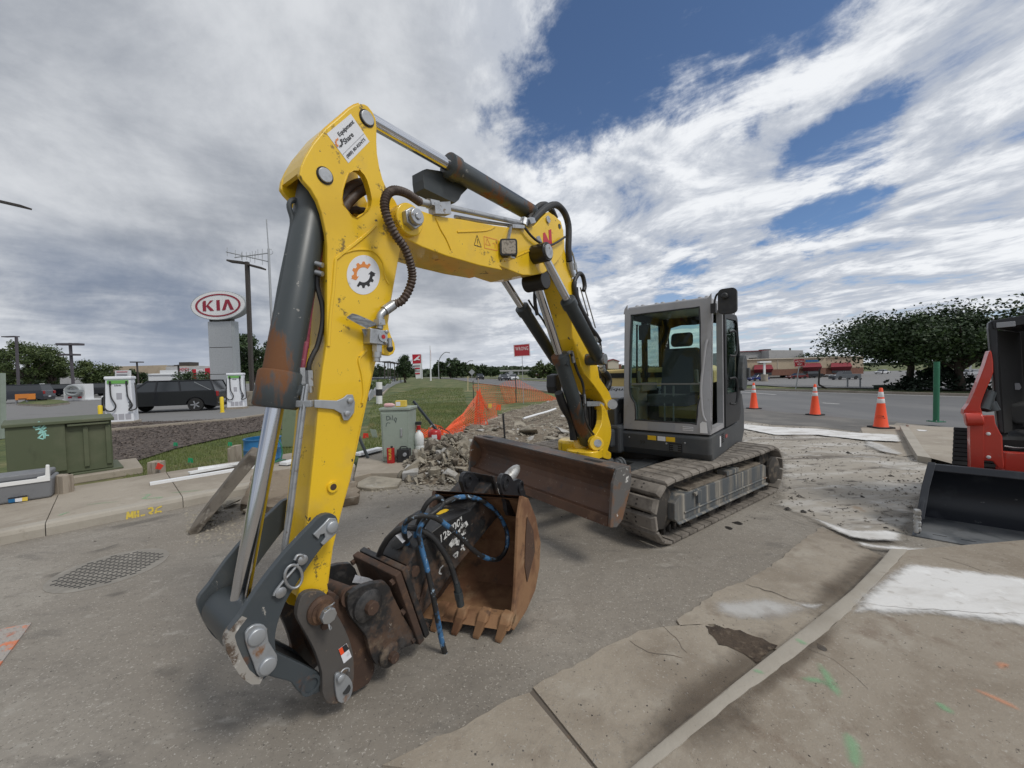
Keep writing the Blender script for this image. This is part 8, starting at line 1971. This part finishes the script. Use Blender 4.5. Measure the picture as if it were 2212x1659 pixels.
# luminaire of a pole that stands outside the left edge of the view
Y=14.;b=AT(-60,900,Y);b.z=0;hd=AT(56,448,Y)
pole('dark lamp head reaching in at the left edge',b,AT(-66,418,Y),.2,'pole_bronze',[(AT(-62,421,Y),hd,.35,.06)])
b=G(*zl(8,440));t_=thing('grey_column','pale grey column at the very left edge behind the transformer','column',tuple(b));MB().prism([AT(*zl(x,y),b.y)for x,y in((-60,440),(12,438),(5,-60),(-60,-60))],V((0,.12,0))).build('shaft','cabinet_green',t_)
for i,(zx,zy,zt3,l_)in enumerate(((427,690,470,'white lamp post beside the excavator cab'),(775,745,462,'white lamp post in front of the blue coupe'))):
 p=GT(*zs(zx,zy));tpp=AT(*zs(zx-3,zt3),p.y);t_=pole(l_,p,tpp,.35,'white_paint',[(tpp+V((-1.3,0,0)),tpp+V((1.3,0,0)),.9,.35)],'white lamp posts',bm=(.7,1.6 if i else.5))
for i,x in enumerate((178,215,240,285,318,352)):
 p=AT(820+i*13,824,75+i*6);p.z=0;tpp=AT((1450+x*.3617)/1.82278,(1350+(205+i*5)*.3617)/1.82278,p.y)
 bs_=AT((1450+x*.3617)/1.82278,822,p.y);bs_.z=0
 pole(['dark lot light nearest the arm in the display row','second dark lot light of the display row','third dark lot light of the display row','fourth dark lot light of the display row','fifth dark lot light of the display row','last dark lot light of the display row, left of the red sign'][i],bs_,tpp,.16,'pole_bronze',[(tpp+V((-1.1,0,0)),tpp+V((1.1,0,0)),.5,.16)],'dark lights over the display lot')
 # far road lamps with curved arms
for i,(x,y,yb,Y)in enumerate(((968,762,818,150),(1018,779,816,190))):
 b=AT(x-20*(i==0)-16*(i==1),yb,Y);b.z=0;c=AT(x-20+4*i,y+18,Y);d_=AT(x+4,y,Y);t_=thing('street_lamp',['curved street lamp above the middle trees','farther curved street lamp right of the middle trees'][i],'street lamp',tuple(b),group='curved street lamps');MB().tube([b,c,c.lerp(d_,.5)+UPZ*1.6,d_],.18,6,4).build('pole','galv',t_)
 # ------------------------------------------------------------------ dealer signs
zx_=zf(1450,1350,800/2212);Y=118.
hs=thing('dealer_sign','tall red and white dealer sign with a white wing emblem','sign',tuple(AT(910,818,Y).xy)+(0,))
Zh=lambda x,y:AT(*zx_(x,y),Y)
MB().prism([Zh(478,126),Zh(568,124),Zh(572,222),Zh(484,228)],V((0,.8,0))).build('red_panel','honda_red',hs)
MB().prism([Zh(492,190)-V((0,.1,0)),Zh(520,165)-V((0,.1,0)),Zh(558,136)-V((0,.1,0)),Zh(560,150)-V((0,.1,0)),Zh(540,170)-V((0,.1,0)),Zh(562,178)-V((0,.1,0)),Zh(560,190)-V((0,.1,0)),Zh(530,184)-V((0,.1,0)),Zh(505,196)-V((0,.1,0))],V((0,.08,0))).build('wing_emblem','white_plain',hs)
MB().prism([Zh(494,228),Zh(576,222),Zh(580,385),Zh(520,390)],V((0,.8,0))).build('white_panel','bldg_white',hs)
for i in range(4):MB().prism([Zh(500+4*i,244+i*28)-V((0,.1,0)),Zh(562,242+i*28)-V((0,.1,0)),Zh(563,256+i*28)-V((0,.1,0)),Zh(502+4*i,258+i*28)-V((0,.1,0))],V((0,.06,0))).build('text_bar','decal_grey' if i%2==0 else 'honda_red',hs)
MB().prism([Zh(572,128),Zh(580,128),Zh(588,392),Zh(578,392)],V((0,.6,0))).build('post','bldg_white',hs)
b=Zh(680,385);fpo=thing('flag_pole','white flag pole with a furled striped flag','flag pole',(b.x,b.y,0));MB().cyl((b.x,b.y,0),Zh(673,28),.25,.12,n=8).build('pole','bldg_white',fpo);MB().prism([Zh(673,70),Zh(679,80),Zh(681,140),Zh(682,205),Zh(676,205),Zh(674,130)],V((0,.3,0))).build('flag','honda_red',fpo)
# ring emblem wall
Y=38.;Zn=lambda x,y,d=0:zA(x,y,Y+d)
b=Zn(1080,1200);nw=thing('emblem_wall','low white wall with a large metal ring and bar emblem','sign',(b.x,b.y,0))
MB().prism([Zn(920,1040),Zn(985,985),Zn(1060,968),Zn(1228,965),Zn(1240,1190),Zn(925,1190)],V((0,.8,0))).build('wall','bldg_white',nw,.02)
MB().prism([Zn(905,1188),Zn(1275,1185),Zn(1275,1205),Zn(905,1208)],V((0,1.4,0))-V((0,.3,0))*0).build('plinth','bldg_white',nw)
rg=[Zn(1068+100*math.cos(t),1060+68*math.sin(t),-.25)for t in[2*math.pi*i/28 for i in range(29)]]
MB().tube(rg,.16,8,1).build('ring','alu_side',nw);MB().prism([Zn(945,1050,-.4),Zn(1185,1050,-.4),Zn(1185,1082,-.4),Zn(945,1082,-.4)],V((0,.2,0))).build('bar','alu_side',nw)
for x in(985,1128):MB().prism([Zn(x,1150,-.05),Zn(x+50,1145,-.05),Zn(x+50,1170,-.05),Zn(x,1175,-.05)],V((0,.05,0))).build('red_panel','honda_red',nw)
b=Zn(310,1200);ob_=thing('orange_signboard','orange signboard on a trailer in the dealer lot','sign',(b.x,b.y-4,0));Y=34.
MB().prism([Zn(215,1115),Zn(412,1108),Zn(416,1190),Zn(220,1200)],V((0,.5,0))).build('board','orange_body',ob_);MB().prism([Zn(262,1178,-.05),Zn(378,1175,-.05),Zn(378,1184,-.05),Zn(262,1187,-.05)],V((0,.04,0))).build('text_bar','decal_black',ob_)
for x in(240,390):q=Zn(x,1200,.2);MB().bar(q,V((q.x,q.y,0)),.1,.1).build('leg','galv',ob_)
Y=60.;b=Zn(1770,1000);ws=thing('notice_board','small white notice board with red lettering above the near charger','sign',(b.x,b.y,0))
MB().prism([Zn(1667,770),Zn(1876,766),Zn(1880,862),Zn(1670,866)],V((0,.3,0))).build('board','bldg_white',ws)
for y,c_ in((786,'honda_red'),(822,'decal_grey'),(842,'decal_grey')):MB().prism([Zn(1690,y,-.05),Zn(1845,y-2,-.05),Zn(1845,y+8,-.05),Zn(1690,y+10,-.05)],V((0,.04,0))).build('text_bar',c_,ws)
for x in(1700,1850):q=Zn(x,865,.15);MB().bar(q,V((q.x,q.y,0)),.15,.15).build('leg','galv',ws)
Y=40.;b=Zn(602,1050);sgn=thing('notice_board','small square white sign above the dealer cars','sign',(b.x,b.y,0));MB().prism([Zn(572,960),Zn(632,958),Zn(634,1012),Zn(574,1014)],V((0,.1,0))).build('board','bldg_white',sgn);q=Zn(602,1012,.05);MB().bar(q,V((q.x,q.y,0)),.1,.1).build('leg','galv',sgn)
# planted island
isl=[G(*zk(*q_))for q_ in((130,1050),(200,1020),(330,1010),(480,1025),(530,1040),(360,1062))]
MB().prism([V((q_.x,q_.y,0))for q_ in isl],UPZ*.15).build('kerb','concrete_walk',struct(flat([V((q_.x,q_.y,0))for q_ in isl],.16).build('planting_island','grass_ground')))
# temporary concrete block by the charger and lot curb strip
b=G(*zk(1910,1056));t_=thing('stone_block','grey stone block right of the far charging station','block',tuple(b));MB().prism([AT(*zk(x,y),b.y)for x,y in((1868,1056),(1958,1050),(1955,942),(1880,948))],V((0,.6,0))).build('block','stone',t_,.03)
# ------------------------------------------------------------------ buildings
def bldg(name,label,cat='building'):
 return name,label
Y=95.;ZB=lambda x,y,d=0:AT(*zk(x,y),Y+d)
def onG(p_):return V((p_.x,p_.y,T(p_.x,p_.y)-.05))
sh_=thing('showroom','grey and white car showroom behind the KIA pylon','building',(ZB(1200,890).x,Y,0))
def wallq(x0_,x1_,yt0,yt1,dep,mat,name,par,d=0,zf_=None,zb0=0):
 f_=zf_ or ZB;a,b=f_(x0_,yt0,d),f_(x1_,yt1,d)
 return MB().prism([V((a.x,a.y,zb0)),V((b.x,b.y,zb0)),b,a],V((0,dep,0))).build(name,mat,par)
wallq(450,850,800,795,20,'bldg_grey','wall',sh_,25);wallq(840,1255,757,745,18,'bldg_tan','wall',sh_,8);wallq(1080,1255,812,808,10,'bldg_white','wall',sh_,2);wallq(1255,1590,760,752,12,'bldg_grey','wall',sh_,4);wallq(1085,1480,818,812,3,'bldg_white','facade',sh_,0);wallq(1210,1600,785,775,3,'bldg_white','facade',sh_,1)
wallq(1452,1472,778,776,.5,'honda_red','red_stripe',sh_,-.5);wallq(1550,1600,770,765,4,'honda_red','red_stripe',sh_,-.2)
a=ZB(1352,806,-.2);
MB().prism([ZB(1085,828,-.1),ZB(1480,822,-.1),ZB(1480,815,-.1),ZB(1085,820,-.1)],V((0,.2,0))).build('stripe','decal_grey',sh_)
lettering('HONDA',ZB(1362,795,-.2),ZB(1435,793,-.2)-ZB(1362,795,-.2),V((0,0,.95)),'honda_red',sh_,bold=.03);lettering('SERVICE',ZB(1362,806,-.2),ZB(1435,804,-.2)-ZB(1362,806,-.2),V((0,0,.9)),'decal_grey',sh_,bold=.03)
for x0_,x1_,y in((1105,1150,880),(1175,1225,876),(1300,1345,850),(1350,1420,850)):q0_,q1_=ZB(x0_,y,-.1),ZB(x1_,y-1,-.1);MB().prism([V((q0_.x,q0_.y,.1)),V((q1_.x,q1_.y,.1)),q1_,q0_],V((0,.06,0))).build('window','win_dark' if y>860 else 'charger_grey',sh_)
MB().prism([ZB(1355,750,6),ZB(1435,748,6),ZB(1435,722,6),ZB(1355,724,6)],V((0,3,0))).build('roof_unit','pole_bronze',sh_);MB().prism([ZB(1262,756,6),ZB(1310,754,6),ZB(1310,745,6),ZB(1262,747,6)],V((0,2,0))).build('roof_unit','galv',sh_)
# strip mall on the right
pm_=GT(*zs(700,662));Yb=106.
sm=thing('strip_mall','tan and brick strip mall with dark red awnings across the car park','building',(AT(*zs(900,660),Yb).x,Yb,-1.75))
S_=lambda x,y,d=0:AT(*zs(x,y),Yb+d)
def mw(x0_,x1_,yt0,yt1,yb0,yb1,dep,mat,name,d=0,par=None):a,b,c,e=S_(x0_,yt0,d),S_(x1_,yt1,d),S_(x1_,yb1,d),S_(x0_,yb0,d);return MB().prism([e,c,b,a],V((0,dep,0))).build(name,mat,par or sm)
mw(240,840,318,292,700,700,25,'bldg_grey','back_block',18);mw(840,1335,290,292,700,700,25,'bldg_grey','back_block',14)
mw(330,400,320,318,330,328,1,'pole_bronze','roof_trim',17.5);mw(240,842,312,287,322,297,.5,'awning_red','roof_trim',17.4)
mw(250,390,385,383,600,600,6,'bldg_tan','wall',-2);mw(390,505,440,437,660,660,6,'bldg_grey','wall',2)
mw(505,1665,432,398,585,545,10,'bldg_tan','wall',0);mw(505,1665,578,543,668,640,9.8,'bldg_brick','brick_base',.02);mw(1665,2212,400,375,550,540,10,'bldg_tan','wall',2);mw(1665,2212,546,538,640,632,9.8,'bldg_brick','brick_base',2.05)
mw(390,1665,425,388,437,400,.5,'bldg_trim','cornice',-.4);mw(1665,2212,385,372,397,384,.5,'bldg_trim','cornice',1.6)
for x0_,x1_,yt,yb,d in((618,905,505,572,0),(1330,1612,480,540,0),(1735,2050,475,535,2)):
 a,b=S_(x0_+12,yt,d-.1),S_(x1_-30,yt-6,d-.1);c,e=S_(x1_,yb-10,d-2.2),S_(x0_,yb,d-2.2);MB().add([a,b,c,e,a+V((0,0,-2.2)),b+V((0,0,-2.2))],[(0,1,2,3),(0,3,4),(1,5,2),(3,2,5,4)]).build('awning','awning_red',sm)
 mw(x0_+20,x1_-25,yb+6,yb,yb+88,yb+82,.1,'win_dark','shop_window',d-.08)
mw(390,505,555,552,665,663,.1,'win_dark','doorway',1.9);mw(692,800,452,448,486,482,.1,'pole_bronze','shop_sign',-.12);mw(1375,1570,434,430,462,456,.1,'plastic_blue','shop_sign',-.12)
mw(965,973,412,412,560,560,.12,'bldg_trim','pilaster',-.1);mw(775,870,276,274,292,290,3,'pole_bronze','roof_unit',18);mw(1145,1160,258,258,292,292,.4,'pole_bronze','roof_unit',18);mw(610,660,400,399,415,414,2,'pole_bronze','roof_unit',3)
# far roof with red gables, seen above the engine hood
Y3=130.;zz5=lambda x,y,d=0:AT(*z5(x,y),Y3+d)
rr=thing('gabled_sign_roof','cream gabled roof front with dark red trim above the engine hood','building',(zz5(870,380).x,Y3,-1))
MB().prism([zz5(815,420),zz5(930,420),zz5(930,340),zz5(900,318),zz5(885,332),zz5(870,320),zz5(855,332),zz5(840,320),zz5(815,340)],V((0,4,0))).build('front','bldg_trim',rr);MB().prism([zz5(805,335,-.3),zz5(870,312,-.3),zz5(940,335,-.3),zz5(940,343,-.3),zz5(870,322,-.3),zz5(805,343,-.3)],V((0,5,0))).build('roof','awning_red',rr);MB().prism([zz5(800,420,1),zz5(960,420,1),zz5(960,370,1),zz5(800,370,1)],V((0,4,0))).build('wall','bldg_brick',rr)
# overpass far down the road
Y4=420.;op=thing('overpass','low grey overpass crossing the road in the far distance','bridge',(AT(1100,806,Y4).x,Y4,0));a,b=AT(1055,803,Y4),AT(1200,801,Y4);MB().prism([a,b,b+UPZ*1.6,a+UPZ*1.6],V((0,8,0))).build('deck','bldg_grey',op)
for x in(1072,1120,1165):q=AT(x,803,Y4+2);MB().bar(V((q.x,q.y,0)),q,1.6,1.6).build('pier','bldg_grey',op)
for i,(x,y,Yd,l_)in enumerate(((1020,800,75,'grey diamond sign back left of the black SUV'),(1086,801,92,'grey diamond sign back right of the white car'))):
 c=AT(*zx_(1128 if i==0 else 1553,319 if i==0 else 324),Yd);t_=thing('diamond_sign',l_,'sign',(c.x,c.y,0),group='diamond road signs');s_=.62;MB().prism([c+V((0,0,s_)),c+V((s_,0,0)),c+V((0,0,-s_)),c+V((-s_,0,0))],V((0,.02,0))).build('plate','galv',t_);MB().bar(V((c.x,c.y+.05,0)),c+V((0,.05,0)),.08,.08).build('post','galv',t_)
 # verge fittings on the right
zy=zf(3300,1200,732/2208)
b=GT(*zy(640,1000));t_=thing('green_ground_box','low dark green ground box under the left big tree','utility box',tuple(b));w_=(GT(*zy(760,1000))-GT(*zy(530,1000))).length
MB().hexa([b+V((x*w_*.46,y,-.05))for x,y in((-1,-.5),(1,-.5),(1,.8),(-1,.8))],[b+V((x*w_*.5,y,w_*.21))for x,y in((-1,-.5),(1,-.5),(1,.8),(-1,.8))]).build('housing','leaf_spruce',t_,.03);MB().prism([b+V((x*w_*.52,y,w_*.21))for x,y in((-1,-.55),(1,-.55),(1,.85),(-1,.85))],UPZ*.05).build('lid','leaf_spruce',t_,.01)
for i,x in enumerate((112,262)):
 b=GT(*zy(x,985));t_=thing('thin_post',['thin grey post left of the big trees','second thin grey post nearer the big trees'][i],'post',tuple(b));MB().cyl(b,AT(*zy(x,880),b.y),.05,n=8).build('rod','galv',t_);MB().box(AT(*zy(x,878),b.y),(.14,.1,.12)).build('cap','galv',t_)
b=GT(*zs(1668,843));t_=thing('sign_stub','bent dark post behind the middle cone','post',tuple(b));MB().tube([b,AT(*zs(1580,800),b.y),AT(*zs(1562,760),b.y),AT(*zs(1575,560),b.y)],.06,6,2).build('rod','pole_bronze',t_)
b=GT(*zy(1555,960));t_=thing('road_sign','sign seen edge-on between loader and right tree','sign',tuple(b));MB().bar(b,AT(*zy(1570,700),b.y),.06,.06).build('post','galv',t_);MB().bar(AT(*zy(1565,790),b.y-.05),AT(*zy(1578,665),b.y-.05),.05,.3).build('panel','galv',t_)
# ------------------------------------------------------------------ trees
def tree(name,label,base,hgt,rx,leaf,kind='round',n=3200,leafs=.16,seed=1,group=None,trunk=None,low=.3,gaps=.25):
 t=thing(name,label,'tree',tuple(base),group=group);rn=random.Random(seed);b=V((0,0,0));base=V(base)
 tr=trunk or hgt*.03
 m_=MB();th=hgt*low
 if kind=='spruce':
  m_.tube([base,base+UPZ*hgt*.5,base+UPZ*hgt*.97],[tr,tr*.6,tr*.15],8,1)
 else:
  m_.tube([base-UPZ*.1,base+V((rn.uniform(-.1,.1),0,th*.6)),base+V((rn.uniform(-.2,.2),rn.uniform(-.1,.1),th*1.2)),base+UPZ*hgt*.75],[tr*1.3,tr,tr*.8,tr*.25],9,3)
  for k_ in range(7):
   a=k_*2*math.pi/7+rn.uniform(-.3,.3);s_=base+UPZ*(th*rn.uniform(.8,1.3));e=base+V((math.cos(a)*rx*.75,math.sin(a)*rx*.75,th+(hgt-th)*rn.uniform(.25,.75)));m_.tube([s_,s_.lerp(e,.5)+UPZ*hgt*.04,e],[tr*.55,tr*.3,tr*.08],6,3)
 m_.build('trunk','bark',t)
 m_=MB();cl=[]
 if kind=='spruce':
  for k_ in range(90):
   z=rn.uniform(.04,1);a=rn.uniform(0,6.3);r_=rx*(1-z)*rn.uniform(.5,1.05);cl.append((V((math.cos(a)*r_,math.sin(a)*r_,z*hgt)),rx*.22*(1.1-z)))
 else:
  nc=46 if kind=='round' else 60
  for k_ in range(nc):
   while True:
    d=V((rn.uniform(-1,1),rn.uniform(-1,1),rn.uniform(-1,1)))
    if.25<d.length<1:break
   if kind=='dome' and d.z<-.55:d.z=-.45*rn.random()
   if kind=='cone':d=V((d.x*(1-(d.z+1)/2*.85),d.y*(1-(d.z+1)/2*.85),d.z))
   c=V((d.x*rx,d.y*rx,th+(hgt-th)*(.5+.5*d.z*.96)));cl.append((c,rx*rn.uniform(.16,.34)))
 per=n//len(cl)
 for c,r_ in cl:
  for _ in range(per):
   d=V((rn.gauss(0,1),rn.gauss(0,1),rn.gauss(0,.75)));d=d.normalized()*(r_*rn.uniform(.25,1.05))
   p_=base+c+d;s_=leafs*rn.uniform(.6,1.35)
   u_=V((rn.gauss(0,1),rn.gauss(0,1),rn.gauss(0,.6))).normalized();v_=u_.cross(V((rn.gauss(0,1),rn.gauss(0,1),rn.gauss(0,1)))).normalized()
   m_.add([p_-u_*s_*.5,p_+v_*s_*.32,p_+u_*s_*.5,p_-v_*s_*.32],[(0,1,2,3)])
 m_.build('crown',leaf,t);return t
 # right-hand pair and the small conifer between them
for x,yb,yt,wpx,l_,sd_ in((zy(862,1000)[0],zy(862,1003)[1],zy(700,135)[1],262,'broad dark tree left of the pair behind the cones',3),(zy(1450,1000)[0],zy(1450,1018)[1],zy(1500,50)[1],245,'broad dark tree right of the pair, behind the loader',4)):
 b=GT(x,yb);h_=AT(x,yt,b.y).z-b.z;rx_=wpx/2/831*b.y*1.15;tree('broad_tree',l_,b,h_,rx_,'leaf_dark','dome',26000,.17,sd_,'trees on the right-hand verge',.17,.30)
b=GT(*zy(1190,1010));tree('small_conifer','small dark conifer between the two broad trees',b,AT(*zy(1190,700),b.y).z-b.z,2.2,'leaf_spruce','spruce',3500,.22,6)
b=GT(zy(2200,1000)[0],zy(2200,1010)[1]);tree('broad_tree','dark tree hidden behind the loader cab',b,AT(zy(2200,0)[0],zy(0,120)[1],b.y).z-b.z,4,'leaf_dark','dome',9000,.2,8,'trees on the right-hand verge',.17,.3)
b=GT(*zs(1370,600));b=AT(*zs(1370,520),120.);b.z=-1.7;tree('far_tree','bare-topped tree behind the strip mall roof',b,AT(*zs(1370,320),120.).z+1.7,4,'leaf_far','round',900,.5,9)
for i,x in enumerate((1520,1640,1780)):
 b=AT(*zs(x,500),125.);b.z=-1.7;tree('far_tree',['far tree over the strip mall, left of three','far tree over the strip mall, middle of three','far tree over the strip mall, right of three'][i],b,AT(*zs(x,355),125.).z+1.7,6,'leaf_far','round',1200,.6,20+i,'trees behind the strip mall')
 # left side
Y=60.
for zx2,zt4,wz,Yt,l_,mt_,sd_,n_ in((420,370,760,62,'large tree behind the single-armed light pole','leaf_mid',11,9000),(60,615,330,66,'tree at the left edge behind the dealer cars','leaf_mid',12,4500),(760,460,330,64,'tree right of the large tree, left of the double lamp','leaf_mid',13,4500),(1380,640,560,62,'rounded tree behind the near charging station','leaf_mid',14,7000),(1950,760,300,75,'small dark tree behind the notice board','leaf_dark',15,3000)):
 b=AT(*zn(zx2,1080),Yt);b.z=0;h_=AT(*zn(zx2,zt4),Yt).z;rx_=(AT(*zn(zx2+wz/2,900),Yt)-AT(*zn(zx2,900),Yt)).length;tree('dealer_tree',l_,b,h_,rx_,mt_,'round',n_*2,.26,sd_,'trees in the dealer lot',None,.22)
b=AT(*zk(1512,900),50.);b.z=0;tree('dealer_tree','small round tree left of the KIA pylon',b,AT(*zk(1512,775),50.).z,2.9,'leaf_dark','round',3500,.26,16,'trees in the dealer lot',None,.15)
b=zqA(640,1420,40.);b.z=0;tree('pylon_tree','dark tree between light pole and excavator arm',b,zqA(660,960,40.).z,(zqA(800,1200,40.)-zqA(640,1200,40.)).length*1.25,'leaf_dark','round',20000,.2,17,None,None,.22)
# centre: display lot conifer and the tree line along the road
b=Zh(400,390);b=AT(*zx_(400,390),95.);b.z=0;tree('pointed_tree','tall pointed dark tree left of the red dealer sign',b,AT(*zx_(395,105),95.).z,3.0,'leaf_dark','cone',8000,.32,30,None,None,.12)
b=AT(*zx_(130,390),90.);b.z=0;tree('display_tree','rounded dark tree behind the white display cars',b,AT(*zx_(130,232),90.).z,1.8,'leaf_dark','round',3500,.28,31,None,None,.15)
for i,(x,yt,w_,Yt)in enumerate(((785,195,130,170),(900,172,150,180),(965,170,150,185),(1020,205,120,190),(1110,235,130,200),(1160,232,90,210),(1250,240,120,215),(1330,265,110,225),(1385,275,90,235))):
 b=AT(*zx_(x,385),Yt);b.z=0;tree('roadside_tree',['leftmost tree of the roadside row, right of the flag pole','second tree of the roadside row','tallest tree of the roadside row, third from left','fourth tree of the roadside row','fifth tree of the roadside row, paler','sixth tree of the roadside row','seventh tree of the roadside row above the black SUV','eighth tree of the roadside row','rightmost tree of the roadside row'][i],b,AT(*zx_(x,yt),Yt).z,w_*.3617/1.82278/2/831*Yt*1.25,'leaf_dark' if i!=4 else 'leaf_mid','round',2600,.85,40+i,'trees along the road',None,.06)
for i,(x,yt,w_,Yt)in enumerate(((1790,280,90,240),(1850,230,110,200),(1915,178,150,170),(1990,215,140,175),(2060,240,120,180))):
 b=AT(*zx_(x,385),Yt);b.z=T(b.x,b.y);tree('roadside_tree',['leftmost tree right of the WRONG sign','second tree right of the WRONG sign','tallest tree right of the WRONG sign','fourth tree right of the WRONG sign behind the boom','tree behind the lift cylinder'][i],b,AT(*zx_(x,yt),Yt).z-b.z,w_*.3617/1.82278/2/831*Yt*1.25,'leaf_mid' if i in(1,2)else 'leaf_dark','round',2400,.8,60+i,'trees right of the road',None,.06)
 # far wooded horizon
def woods(name,label,xs_,ytop,Yw,n,leafs,seed):
 rn=random.Random(seed);m_=MB()
 for _ in range(n):
  x=rn.uniform(*xs_);Yd=Yw*rn.uniform(.95,1.1);g_=AT(x,812,Yd);top=AT(x,ytop+4*nz(x*.05,seed)+2*nz(x*.2,seed),Yd).z;z=rn.uniform(-3,max(1,top));p_=V((g_.x,g_.y,z));s_=leafs*rn.uniform(.5,1.3)
  u_=V((rn.gauss(0,1),rn.gauss(0,.5),rn.gauss(0,.5))).normalized();v_=u_.cross(V((0,1,0))+V((rn.gauss(0,.4),0,rn.gauss(0,.4)))).normalized();m_.add([p_-u_*s_,p_+v_*s_*.6,p_+u_*s_,p_-v_*s_*.6],[(0,1,2,3)])
 o=m_.build(name,'leaf_far');tag(o,label,'woods');return struct(o,'stuff')
woods('distant_woods','thin line of far trees across the horizon left of centre',(-250,1010),800,600,9000,4.5,5)
woods('distant_woods','thin line of far trees across the horizon right of centre',(1000,2480),794,700,9000,5,6)
# shrubs beside the display lot
m_=MB();rn=random.Random(4)
b=G(*zm(320,440));sh2=thing('hedge','low clipped hedge below the white display cars','hedge',tuple(b))
a_h,b_h=G(*zm(215,480)),G(*zm(345,425))
for _ in range(5000):
 p_=a_h.lerp(b_h,rn.random())+V((rn.gauss(0,.5),rn.gauss(0,.6),rn.uniform(0,1.1)));s_=.28*rn.uniform(.5,1.2);u_=V((rn.gauss(0,1),rn.gauss(0,1),rn.gauss(0,1))).normalized();v_=u_.orthogonal().normalized();m_.add([p_-u_*s_*.5,p_+v_*s_*.3,p_+u_*s_*.5,p_-v_*s_*.3],[(0,1,2,3)])
m_.build('foliage','leaf_mid',sh2)
